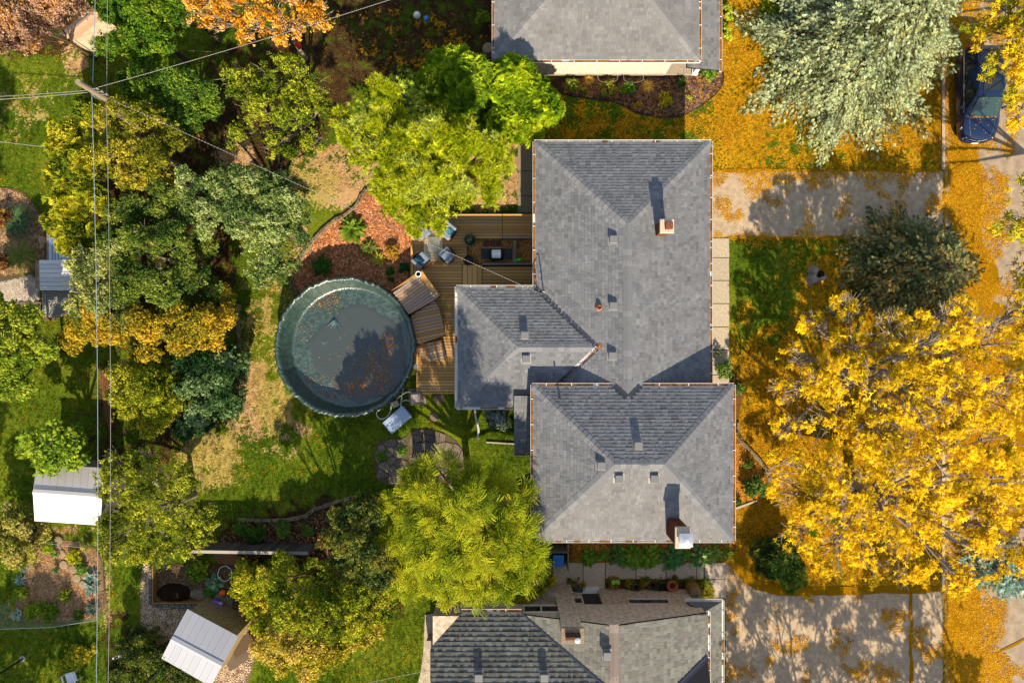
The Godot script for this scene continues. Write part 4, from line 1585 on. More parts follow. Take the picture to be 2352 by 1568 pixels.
# a rosette of broad leaves; every leaf is a part
func hosta(label: String, px: float, py: float, r: float, n: int, pal: Array, width := 0.38, called := "hosta", group := "") -> void:
	var t := thing(called, label, "plant", P(px, py, 0.03), 0, group)
	var shapes := []
	for k in 4:
		var mb := MB.new()
		var c: Color = pal[k % pal.size()]
		var rise: float = [0.55, 0.35, 0.7, 0.45][k]
		var rings := []
		for i in 6:
			var s := i / 5.0
			var o := Vector3(0, r * (rise * s * 1.6 - rise * 1.45 * s * s) + 0.03, -r * s)
			var w := r * width * (0.12 + sin(PI * pow(s, 0.8)) * 0.5) if i < 5 else 0.004
			rings.append(PackedVector3Array([o + Vector3(-w, 0.12 * w, 0), o - Vector3.UP * 0.1 * w, o + Vector3(w, 0.12 * w, 0)]))
		mb.col = c
		mb.loft(rings, false)
		shapes.append(mb.commit())
	n = int(n * 1.5)
	for i in n:
		var a := TAU * i * 0.382 + R(-0.2, 0.2)
		var inner := float(i) / n
		var b := Basis(Vector3.UP, a) * Basis(Vector3.RIGHT, inner * 0.6)
		var out := b * Vector3(0, 0, -1) * r * (0.5 * (1.0 - inner)) * R(0.7, 1.1)
		put("leaf", shapes[rng.randi() % 4], M.leaf, t, Transform3D(b.scaled(Vector3(1.15, 1, 1) * (0.62 - inner * 0.12) * R(0.85, 1.15)), Vector3(out.x, inner * r * 0.3 + 0.02, out.z)))


func shrub(called: String, label: String, px: float, py: float, r: float, h: float, kind: String, pal: Array, dens := 70.0, size := 0.8, group := "", category := "shrub") -> Node3D:
	var rp := r * 0.62
	var lobes := [[px, py, h * 0.55, rp, 0.9]]
	var n := 4 if r > 12 else 2
	for k in n:
		var a := TAU * k / n + R(0, 1)
		lobes.append([px + cos(a) * r * 0.5, py + sin(a) * r * 0.5, h * R(0.38, 0.6), r * R(0.42, 0.55), 0.85])
	return tree(called, label, px, py, lobes, kind, pal, {"dens": dens, "size": size, "category": category, "split": 0, "twigs": 2, "forks": 1, "trunk": 0.025, "twig": 0.007, "group": group, "gap": -0.3})


func grass_clump(label: String, px: float, py: float, r: float, pal: Array, h := 0.7, n := 5, group := "") -> void:
	var t := thing("ornamental_grass", label, "plant", P(px, py), 0, group)
	var where := []
	var tint := PackedColorArray()
	for i in n * 3:
		where.append(Transform3D(Basis(Vector3.UP, R(0, TAU)).scaled(Vector3(S(r) * 1.5, h * 1.2, S(r) * 1.5) * R(0.75, 1.1)), Vector3(R(-0.2, 0.2), 0, R(-0.2, 0.2)) * S(r)))
		tint.append(pick(pal, P(px, py) + Vector3(i * 3, 0, 0)))
	many("blade", leaf_shape("grass_blade"), M.leaf, where, tint, t)


const LIME := [Color(0.13, 0.17, 0.005), Color(0.28, 0.32, 0.008), Color(0.40, 0.41, 0.012), Color(0.27, 0.31, 0.05)]
const GREEN := [Color(0.035, 0.085, 0.008), Color(0.075, 0.14, 0.010), Color(0.14, 0.20, 0.014)]
const DEEP := [Color(0.022, 0.06, 0.014), Color(0.045, 0.10, 0.016), Color(0.09, 0.15, 0.018)]
const OLIVE := [Color(0.045, 0.07, 0.006), Color(0.13, 0.165, 0.010), Color(0.27, 0.28, 0.022)]
const GOLDGREEN := [Color(0.11, 0.13, 0.010), Color(0.25, 0.25, 0.015), Color(0.42, 0.31, 0.02)]
const GOLD := [Color(0.33, 0.23, 0.010), Color(0.54, 0.35, 0.008), Color(0.66, 0.44, 0.010), Color(0.68, 0.46, 0.016)]
const SILVER := [Color(0.045, 0.08, 0.02), Color(0.12, 0.165, 0.04), Color(0.27, 0.31, 0.11)]
const BLUE := [Color(0.063, 0.075, 0.022), Color(0.235, 0.273, 0.141), Color(0.319, 0.370, 0.222), Color(0.302, 0.317, 0.126)]


func trees() -> void:
	# right side
	conifer("spruce_tree", "large pale blue spruce in the upper right front lawn", 1936, 140, 8.6, 5.1, "spray", BLUE, {"droop": 0.3, "power": 0.72, "ragged": 0.3, "size": 0.56, "per": 2.9, "step": 0.33})
	conifer("spruce_tree", "dark olive blue spruce beside the upper driveway and the stump", 2065, 630, 4.3, 3.35, "spray", [Color(0.055, 0.07, 0.022), Color(0.11, 0.125, 0.045), Color(0.19, 0.2, 0.085), Color(0.3, 0.2, 0.05)], {"droop": 0.12, "power": 0.5, "ragged": 0.3, "size": 0.6, "per": 2.7, "step": 0.28})
	conifer("spruce_tree", "small teal spruce at the lower right under yellow branches", 2262, 1292, 2.6, 1.75, "spray", [Color(0.08, 0.15, 0.11), Color(0.16, 0.26, 0.2), Color(0.28, 0.37, 0.29)], {"droop": 0.1, "power": 0.6, "size": 0.8, "step": 0.28})
	var tan_bark := Color(0.56, 0.46, 0.36)
	tree("locust_tree", "huge golden yellow tree of the front lawn, the upper one with pale bare twigs", 1900, 925, [[1868, 740, 4.0, 36, 0.5], [1822, 820, 3.8, 38, 0.5], [1800, 900, 3.6, 36, 0.5], [1806, 985, 3.6, 38, 0.5], [1940, 700, 4.4, 36, 0.5], [1960, 800, 4.7, 64, 0.55], [2040, 760, 5.2, 62, 0.55], [2110, 800, 5.6, 83, 0.55], [2195, 750, 5.3, 72, 0.55], [2290, 790, 5.2, 68, 0.55], [2350, 720, 4.9, 62, 0.55], [1890, 880, 4.3, 58, 0.55], [1985, 890, 5.5, 83, 0.55], [2090, 900, 6.1, 87, 0.55], [2200, 900, 5.9, 87, 0.55], [2310, 900, 5.5, 83, 0.55], [2390, 880, 4.8, 72, 0.55], [1905, 980, 4.4, 66, 0.55], [2010, 990, 5.6, 79, 0.55], [2140, 990, 5.9, 83, 0.55]],
		"locust", GOLD, {"dens": 56.0, "size": 0.56, "split": 6, "gap": 0.05, "bark": tan_bark, "twigs": 14, "forks": 5, "twig": 0.017, "trunk": 0.22})
	tree("locust_tree", "huge golden yellow tree of the front lawn, the lower one by the lower driveway", 1975, 1085, [[1792, 1060, 3.6, 36, 0.5], [1790, 1130, 3.4, 34, 0.5], [1815, 1230, 3.2, 34, 0.5], [2235, 985, 5.9, 83, 0.55], [2330, 1010, 5.6, 83, 0.55], [1880, 1080, 4.0, 62, 0.55], [1960, 1090, 5.2, 79, 0.55], [2060, 1090, 5.9, 87, 0.55], [2170, 1090, 6.2, 87, 0.55], [2290, 1110, 5.9, 87, 0.55], [2390, 1080, 5.2, 83, 0.55], [1850, 1180, 3.6, 54, 0.55], [1930, 1190, 4.6, 72, 0.55], [2030, 1190, 5.3, 83, 0.55], [2140, 1200, 5.6, 87, 0.55], [2260, 1210, 5.5, 83, 0.55], [2360, 1210, 5.0, 83, 0.55], [1890, 1270, 3.7, 54, 0.55], [1975, 1280, 4.3, 60, 0.55], [2080, 1290, 4.6, 62, 0.55], [2180, 1310, 4.4, 62, 0.55], [2290, 1285, 4.6, 58, 0.55], [2370, 1290, 4.4, 62, 0.55]],
		"locust", GOLD, {"dens": 58.0, "size": 0.56, "split": 6, "gap": 0.03, "bark": tan_bark, "twigs": 9, "forks": 4, "twig": 0.016, "trunk": 0.24})
	tree("street_tree", "yellow green tree hanging over the dark car and the street", 2410, 120, [[2290, 20, 4.6, 54], [2262, 70, 4.4, 26], [2345, 90, 5.0, 60], [2290, 140, 4.4, 26], [2350, 190, 4.8, 50], [2268, 175, 4.2, 16], [2355, 262, 4.6, 40], [2400, 120, 5.4, 90], [2322, 290, 4.0, 20], [2390, 20, 5.2, 80], [2400, 250, 5.0, 70], [2225, 60, 4.2, 16], [2245, 120, 4.2, 14]],
		"locust", [Color(0.22, 0.24, 0.012), Color(0.45, 0.34, 0.012), Color(0.66, 0.42, 0.015)], {"fixed": true, "trunk": 0.1, "dens": 50.0, "size": 0.7, "bark": Color(0.3, 0.25, 0.2), "gap": -0.1})
	tree("street_tree", "thin yellow green branches over the street at the right edge", 2440, 480, [[2345, 440, 5.0, 46], [2310, 520, 4.6, 34], [2350, 540, 5.0, 44], [2420, 470, 5.4, 60], [2335, 620, 4.6, 40], [2360, 690, 5, 50]],
		"locust", [Color(0.2, 0.2, 0.015), Color(0.4, 0.3, 0.015), Color(0.66, 0.42, 0.015)], {"fixed": true, "trunk": 0.1, "dens": 14.0, "gap": 0.02, "twigs": 9, "forks": 4, "bark": Color(0.4, 0.33, 0.26)})
	tree("shade_tree", "yellow tree across the lower driveway whose shadow falls on it", 1880, 1790, [[1720, 1960, 4.4, 70], [1800, 1985, 4.2, 70], [1920, 2010, 4.5, 90], [2040, 1990, 4.4, 80], [2120, 2000, 4.6, 80], [1850, 1950, 5.2, 80], [1960, 1960, 6.0, 100], [2080, 1940, 5.6, 80], [1760, 2030, 6.0, 80], [1900, 2080, 7.6, 110], [2050, 2080, 7.0, 100]], "locust", GOLD, {"fixed": true, "size": 0.8, "dens": 38.0, "gap": -0.06, "twigs": 9, "forks": 4, "twig": 0.014, "trunk": 0.13})
	tree("shade_tree", "tall tree beyond the left edge that shades the upper left lawn", -24, 740, [[-330, 700, 6.0, 110], [-320, 780, 7.0, 120], [-360, 740, 8.0, 120], [-300, 640, 5.0, 90]], "leaf", GREEN, {"fixed": true, "dens": 30.0, "size": 1.2, "trunk": 0.12})
	tree("shade_tree", "tall tree beyond the left edge that shades the lawn beside the white shed", -24, 1470, [[-300, 1640, 6.0, 100], [-290, 1560, 5.0, 90], [-330, 1680, 7.5, 110]], "leaf", GREEN, {"fixed": true, "dens": 22.0, "size": 1.2, "trunk": 0.12, "gap": -0.05})
	tree("shade_tree", "tall tree beyond the bottom left corner that shades the lawn there", 60, 1860, [[-150, 2130, 6.0, 100], [-60, 2150, 6.5, 110], [-130, 2200, 7.5, 110], [-240, 2150, 6.5, 110]], "leaf", GREEN, {"fixed": true, "dens": 30.0, "size": 1.2, "trunk": 0.12})
	tree("shade_tree", "yellow tree beside the street whose shadow falls on the road", 2330, 1790, [[2280, 2000, 4.4, 80], [2380, 2010, 4.4, 80], [2210, 1990, 4.2, 70], [2290, 1950, 5.2, 90], [2400, 1960, 6.0, 100], [2200, 2000, 5.6, 80], [2320, 2080, 7.0, 110]], "locust", GOLD, {"fixed": true, "size": 0.8, "dens": 38.0, "gap": -0.06, "twigs": 9, "forks": 4, "twig": 0.014, "trunk": 0.12})
	shrub("yew_shrub", "dark green spreading shrub at the bend of the lower driveway", 1775, 1280, 50, 1.7, "cedar", [Color(0.02, 0.045, 0.012), Color(0.04, 0.075, 0.014), Color(0.10, 0.12, 0.02)], 90, 1.0)
	shrub("yew_shrub", "low green shrub beside the spreading dark one", 1812, 1322, 36, 1.0, "cedar", [Color(0.03, 0.06, 0.012), Color(0.07, 0.11, 0.014), Color(0.12, 0.15, 0.02)], 90, 0.9)
	# bright pines and cedars behind the deck
	tree("pine_tree", "bright lime green pine that leans over the upper end of the deck", 1000, 450, [[795, 272, 4.6, 26], [825, 300, 5.0, 40], [885, 275, 5.6, 44], [850, 350, 5.0, 46], [920, 340, 6.2, 52], [990, 320, 6.6, 52], [1060, 325, 5.8, 48], [1125, 340, 4.4, 42], [900, 420, 5.2, 48], [970, 410, 6.2, 54], [1040, 400, 5.6, 52], [1110, 405, 4.2, 44], [920, 478, 4.6, 42], [990, 488, 4.8, 44], [1055, 450, 4.6, 42], [1130, 450, 3.6, 32], [955, 525, 3.8, 24], [1005, 522, 4.0, 24], [880, 210, 5.6, 34], [1150, 380, 3.4, 30]],
		"pine", LIME, {"dens": 75.0, "size": 1.5, "gap": -0.2, "split": 6, "bark": Color(0.2, 0.15, 0.1), "twigs": 5, "trunk": 0.17})
	conifer("pine_tree", "green pine top behind the lime green pine", 955, 300, 6.0, 2.7, "pine", [Color(0.103, 0.157, 0.012), Color(0.207, 0.280, 0.020), Color(0.322, 0.381, 0.040)], {"droop": 0.1, "power": 0.6, "ragged": 0.6, "size": 1.2, "from": 0.8})
	tree("cedar_tree", "rounded bright green cedar in the gap beside the top house", 1190, 275, [[1180, 190, 3.6, 50], [1230, 235, 3.2, 56], [1170, 270, 3.2, 50], [1255, 250, 2.4, 42], [1205, 300, 2.2, 40], [1130, 300, 2.6, 40], [1180, 160, 2.6, 34]], "cedar", [Color(0.069, 0.129, 0.006), Color(0.172, 0.246, 0.008), Color(0.299, 0.347, 0.012)], {"dens": 75.0, "size": 1.1})
	tree("cedar_tree", "dark green cedar behind the top house's corner", 1060, 210, [[1040, 160, 3.0, 46], [1095, 175, 3.4, 44], [1070, 220, 3.6, 50], [1000, 180, 3.0, 46], [1120, 215, 3.0, 40]], "cedar", [Color(0.058, 0.114, 0.008), Color(0.130, 0.204, 0.010), Color(0.234, 0.300, 0.014)], {"dens": 70.0, "size": 1.1})
	tree("olive_tree", "olive green tree with bare grey twigs left of the lime pine", 690, 290, [[560, 190, 4.6, 52], [630, 170, 5.0, 54], [700, 190, 5.2, 54], [600, 250, 4.8, 58], [680, 260, 5.2, 60], [740, 240, 4.4, 40], [560, 310, 4.2, 44], [640, 330, 4.4, 44], [720, 320, 3.8, 34]], "leaf", OLIVE, {"size": 0.8, "dens": 58, "gap": -0.08, "bark": Color(0.36, 0.31, 0.24), "twigs": 9, "forks": 3, "twig": 0.013})
	tree("maple_tree", "orange maple with a fan of bare twigs at the top edge", 720, 100, [[470, 10, 5.0, 54], [540, -10, 5.4, 60], [620, 20, 5.8, 60], [700, 0, 5.4, 60], [740, 40, 4.6, 34], [580, 60, 4.8, 44], [660, 70, 5.0, 40], [500, 50, 4.4, 36], [620, -60, 6, 80], [730, -40, 5.4, 50]], "leaf", [Color(0.30, 0.14, 0.012), Color(0.52, 0.23, 0.018), Color(0.60, 0.36, 0.025), Color(0.56, 0.32, 0.14)], {"size": 0.95, "trunk": 0.09, "dens": 52.0, "gap": 0.0, "bark": Color(0.5, 0.4, 0.32), "twigs": 16, "forks": 3, "twig": 0.014})
	tree("beech_tree", "purple brown tree in the top left corner", 120, 120, [[30, 30, 4.5, 60], [100, 50, 4.8, 50], [150, 10, 5.0, 50], [0, 90, 3.6, 44], [60, 95, 3.4, 30], [-40, 20, 5, 70], [90, -30, 5.2, 60], [180, 20, 4.0, 26]], "leaf", [Color(0.06, 0.03, 0.02), Color(0.2, 0.12, 0.08), Color(0.46, 0.3, 0.2), Color(0.4, 0.2, 0.06)], {"size": 0.8, "trunk": 0.07, "twigs": 2, "dens": 87})
	tree("green_tree", "leafy green tree left of the orange maple along the wires", 370, 150, [[260, 20, 4.2, 44], [330, 30, 4.6, 52], [300, 90, 4.2, 50], [370, 90, 4.0, 48], [250, 110, 3.4, 40], [330, 150, 3.4, 46], [400, 20, 4.2, 40], [280, -40, 4.4, 60], [380, -40, 4.4, 50]], "leaf", GREEN, {"dens": 87, "size": 0.88})
	tree("green_tree", "low pale green tree at the top edge beside the maple", 450, 30, [[430, 20, 3.4, 40], [400, 60, 3.0, 34], [450, -30, 3.6, 50]], "leaf", [Color(0.06, 0.1, 0.02), Color(0.15, 0.18, 0.04), Color(0.26, 0.25, 0.07)], {"size": 0.8, "dens": 87})
	tree("green_tree", "dark green tree right of the pole under the slanting wire", 440, 260, [[340, 190, 3.4, 46], [400, 190, 3.8, 48], [450, 220, 3.4, 44], [360, 250, 3.4, 44], [430, 270, 3.2, 40], [300, 190, 2.8, 34], [480, 260, 2.6, 30]], "leaf", [Color(0.03, 0.07, 0.012), Color(0.055, 0.11, 0.014), Color(0.12, 0.18, 0.016)], {"dens": 87, "size": 0.88})
	tree("cedar_tree", "yellow green cedar column at the left beside the shaded lawn", 210, 480, [[210, 270, 3.4, 40], [160, 330, 3.2, 46], [150, 400, 3.2, 48], [200, 370, 3.6, 46], [160, 470, 3.0, 46], [210, 450, 3.4, 40], [180, 540, 2.8, 44], [220, 550, 3.0, 36], [135, 520, 2.2, 26]], "cedar", [Color(0.05, 0.075, 0.006), Color(0.16, 0.18, 0.010), Color(0.31, 0.28, 0.018)], {"dens": 75.0, "size": 1.1})
	tree("olive_tree", "olive tree with bare twigs just below the utility pole", 330, 400, [[262, 250, 6.1, 24], [296, 262, 5.8, 30], [260, 270, 4.0, 44], [330, 280, 4.4, 48], [270, 340, 4.4, 48], [340, 350, 4.6, 50], [390, 320, 4.0, 40], [300, 400, 4.0, 42], [370, 400, 3.8, 40], [240, 390, 3.4, 34]], "leaf", [Color(0.07, 0.08, 0.008), Color(0.19, 0.19, 0.012), Color(0.38, 0.30, 0.035)], {"size": 0.8, "dens": 72, "bark": Color(0.36, 0.29, 0.22), "twigs": 8, "forks": 3, "twig": 0.012})
	tree("grey_leaved_tree", "broad grey green tree between the lime pine and the pole", 620, 560, [[440, 430, 4.2, 44], [510, 420, 4.6, 50], [480, 490, 4.6, 52], [560, 430, 5.0, 54], [620, 420, 4.6, 48], [560, 500, 5.0, 56], [640, 480, 4.8, 52], [690, 490, 4.0, 38], [610, 560, 4.4, 54], [670, 550, 4.0, 44], [600, 620, 3.4, 40], [650, 620, 3.0, 36], [430, 490, 4.0, 34]], "leaf", SILVER, {"size": 0.8, "dens": 87, "bark": Color(0.3, 0.26, 0.2)})
	tree("dark_tree", "dense dark green tree in the middle of the left row", 400, 640, [[380, 470, 4.0, 50], [300, 500, 4.0, 50], [340, 560, 4.6, 56], [410, 560, 4.4, 54], [270, 570, 4.0, 46], [300, 640, 4.4, 54], [370, 650, 4.6, 56], [440, 640, 4.0, 50], [480, 560, 3.4, 34], [400, 720, 4.0, 44], [490, 680, 3.2, 40]], "leaf", [Color(0.025, 0.05, 0.010), Color(0.065, 0.105, 0.014), Color(0.16, 0.19, 0.03)], {"size": 0.8, "dens": 90, "bark": Color(0.3, 0.26, 0.2), "twigs": 5})
	tree("pale_leaved_tree", "pale olive leaved tree over the corrugated coop roof", 260, 680, [[230, 620, 4.2, 44], [190, 650, 4.0, 40], [240, 690, 4.2, 44], [180, 590, 3.6, 30], [290, 720, 4.0, 40], [180, 700, 3.4, 32], [280, 590, 4.2, 40]], "leaf", [Color(0.09, 0.12, 0.03), Color(0.2, 0.22, 0.06), Color(0.33, 0.33, 0.1)], {"size": 0.8, "dens": 80})
	tree("golden_tree", "yellow orange tinged broad tree at the foot of the left row", 400, 830, [[190, 740, 3.2, 44], [260, 760, 3.8, 48], [330, 750, 4.0, 50], [400, 740, 4.2, 52], [470, 740, 4.0, 50], [520, 720, 3.4, 34], [230, 720, 3.6, 40], [170, 780, 2.6, 30], [420, 790, 3.4, 34], [490, 780, 3.2, 34], [340, 800, 3.2, 34], [510, 680, 3.0, 34]], "leaf", [Color(0.12, 0.11, 0.012), Color(0.29, 0.22, 0.015), Color(0.46, 0.29, 0.025)], {"dens": 80, "size": 0.92})
	tree("green_tree", "bright green tree at the left edge below the gravel path", 90, 820, [[0, 730, 3.4, 50], [60, 750, 3.4, 46], [30, 810, 3.8, 54], [90, 800, 3.4, 40], [0, 870, 3.4, 48], [50, 880, 3.0, 34], [110, 810, 2.4, 24], [-40, 800, 3.6, 60]], "leaf", [Color(0.08, 0.13, 0.012), Color(0.17, 0.22, 0.016), Color(0.26, 0.28, 0.03)], {"dens": 90, "size": 0.96})
	tree("round_shrub", "round olive yellow shrub right of the paired wires", 345, 910, [[300, 870, 2.6, 46], [360, 870, 2.8, 46], [300, 930, 2.8, 48], [365, 930, 2.8, 48], [330, 900, 3.4, 50], [390, 890, 2.4, 34], [275, 900, 2.2, 30], [330, 970, 2.2, 36]], "leaf", [Color(0.07, 0.095, 0.007), Color(0.2, 0.215, 0.012), Color(0.33, 0.31, 0.025)], {"size": 0.8, "dens": 90, "category": "shrub"})
	tree("holly_shrub", "dark shrub with glinting leaves on the lawn edge", 490, 900, [[470, 840, 2.6, 40], [520, 830, 2.4, 36], [440, 890, 2.8, 40], [500, 890, 2.8, 42], [460, 950, 2.6, 40], [520, 930, 2.2, 34], [430, 980, 2.0, 30], [420, 830, 2.4, 34]], "leaf", [Color(0.014, 0.04, 0.012), Color(0.04, 0.085, 0.022), Color(0.16, 0.22, 0.09)], {"size": 0.8, "dens": 87, "category": "shrub"})
	tree("yard_tree", "small bright green tree leaning over the white shed", 150, 1060, [[80, 1010, 2.8, 34], [130, 1000, 3.2, 40], [170, 1000, 3.0, 30], [110, 1040, 3.2, 40], [160, 1040, 3.2, 38], [60, 1030, 2.4, 22], [120, 1070, 2.6, 26]], "big_leaf", [Color(0.06, 0.11, 0.012), Color(0.13, 0.19, 0.014), Color(0.2, 0.25, 0.02)], {"dens": 62.0, "size": 0.9})
	tree("twiggy_tree", "sparse olive tree with bare twigs at its tips above the raised bed", 400, 1130, [[280, 1060, 3.6, 46], [340, 1070, 4.0, 50], [270, 1120, 4.0, 50], [340, 1140, 4.6, 56], [410, 1120, 4.2, 50], [460, 1180, 4.0, 44], [270, 1190, 3.8, 48], [340, 1210, 4.4, 54], [410, 1200, 4.4, 50], [290, 1260, 3.4, 46], [360, 1270, 3.6, 46], [430, 1250, 3.4, 40], [250, 1250, 3.0, 34], [460, 1230, 3.4, 36]], "leaf", [Color(0.055, 0.075, 0.007), Color(0.16, 0.185, 0.011), Color(0.3, 0.3, 0.03)], {"size": 0.8, "dens": 61, "gap": -0.08, "bark": Color(0.38, 0.33, 0.24), "twigs": 9, "forks": 4, "twig": 0.012})
	tree("garden_shrub", "mottled shrub at the left edge beside the netted garden", 20, 1230, [[10, 1200, 2.2, 40], [50, 1220, 2.0, 30], [20, 1260, 2.2, 40], [70, 1250, 1.6, 24], [-20, 1230, 2.4, 40], [40, 1290, 1.6, 24]], "leaf", [Color(0.11, 0.12, 0.02), Color(0.25, 0.24, 0.04), Color(0.4, 0.34, 0.1)], {"size": 0.8, "dens": 87, "category": "shrub"})
	tree("dark_shrub", "dark shrub with thick bare stems at the bottom edge", 360, 1530, [[310, 1500, 1.8, 40], [350, 1530, 2.0, 40], [270, 1550, 1.8, 36], [390, 1550, 1.8, 34], [330, 1570, 2, 50], [420, 1560, 1.8, 34], [330, 1475, 1.4, 24]], "leaf", [Color(0.03, 0.045, 0.012), Color(0.06, 0.085, 0.016), Color(0.12, 0.14, 0.02)], {"size": 0.8, "dens": 87, "category": "shrub", "bark": Color(0.3, 0.22, 0.14)})
	# weeping willow between pool and bottom house
	tree("curly_willow", "bright yellow green curly willow below the stone patio", 1060, 1180, [[1010, 1080, 6.2, 47], [960, 1110, 5.8, 43], [1070, 1090, 6.0, 41], [1140, 1110, 5.3, 38], [1190, 1140, 4.8, 34], [920, 1170, 5.3, 43], [990, 1170, 6.9, 55], [1070, 1170, 7.6, 60], [1140, 1180, 6.4, 51], [1200, 1200, 5.3, 41], [910, 1240, 5.1, 43], [980, 1250, 6.7, 57], [1060, 1260, 7.4, 60], [1140, 1260, 6.7, 55], [1210, 1270, 5.3, 41], [940, 1320, 4.8, 43], [1020, 1330, 5.8, 51], [1100, 1340, 6.0, 51], [1170, 1340, 5.3, 41], [1225, 1320, 4.1, 28], [890, 1180, 4.1, 22]],
		"willow", [Color(0.08, 0.115, 0.007), Color(0.21, 0.245, 0.011), Color(0.38, 0.37, 0.02)], {"dens": 62.0, "size": 0.66, "gap": -0.06, "split": 7, "bark": Color(0.34, 0.29, 0.12), "twigs": 6, "forks": 3, "twig": 0.014, "trunk": 0.18})
	tree("dark_shrub", "dark green shrub with thin stems left of the willow", 790, 1220, [[790, 1210, 4.5, 44], [840, 1200, 5.5, 44], [800, 1260, 5.5, 46], [850, 1270, 6.0, 44], [770, 1300, 4.5, 36], [860, 1320, 5.5, 40], [820, 1320, 5.0, 36], [750, 1240, 3.0, 24]], "leaf", [Color(0.028, 0.05, 0.014), Color(0.06, 0.085, 0.018), Color(0.12, 0.14, 0.025), Color(0.13, 0.12, 0.02)], {"size": 0.8, "dens": 80, "category": "shrub"})
	tree("yellow_shrub", "yellowing shrub above the round lawn at the bottom", 720, 1400, [[640, 1370, 4.9, 44], [700, 1360, 5.3, 44], [760, 1370, 5.3, 48], [820, 1370, 5.3, 44], [680, 1420, 5.9, 48], [750, 1430, 5.9, 50], [820, 1430, 4.9, 46], [870, 1400, 4.5, 36], [620, 1330, 4.1, 34], [880, 1350, 4.5, 34]], "leaf", [Color(0.06, 0.09, 0.007), Color(0.19, 0.22, 0.012), Color(0.38, 0.34, 0.03)], {"size": 0.8, "dens": 80, "category": "shrub", "twigs": 6})
	tree("yellow_shrub", "pale yellow shrub at the bottom edge of the lawn", 700, 1490, [[640, 1470, 3.4, 40], [690, 1490, 3.7, 44], [740, 1510, 3.4, 40], [650, 1520, 3.0, 36], [710, 1540, 2.6, 34], [790, 1480, 3.0, 34], [840, 1465, 2.6, 30], [600, 1490, 2.6, 28]], "leaf", [Color(0.16, 0.16, 0.012), Color(0.38, 0.31, 0.02), Color(0.56, 0.42, 0.1)], {"size": 0.8, "dens": 84, "category": "shrub", "twigs": 6})
	tree("yellow_shrub", "bright yellow green shrub right of the tilted shed", 600, 1390, [[560, 1330, 1.8, 34], [600, 1340, 1.8, 36], [590, 1390, 1.8, 36], [610, 1430, 1.6, 34], [550, 1360, 1.4, 20], [630, 1410, 1.6, 30]], "leaf", [Color(0.13, 0.17, 0.01), Color(0.3, 0.3, 0.014), Color(0.48, 0.4, 0.03)], {"size": 0.8, "dens": 90, "category": "shrub"})
	tree("yellow_shrub", "yellow edged bush between the willow and the side walk", 1220, 1360, [[1225, 1340, 1.8, 30], [1245, 1310, 1.6, 26], [1200, 1370, 1.8, 30], [1260, 1335, 1.2, 18]], "leaf", [Color(0.13, 0.15, 0.01), Color(0.28, 0.27, 0.014), Color(0.5, 0.38, 0.02)], {"size": 0.8, "dens": 94, "category": "shrub"})


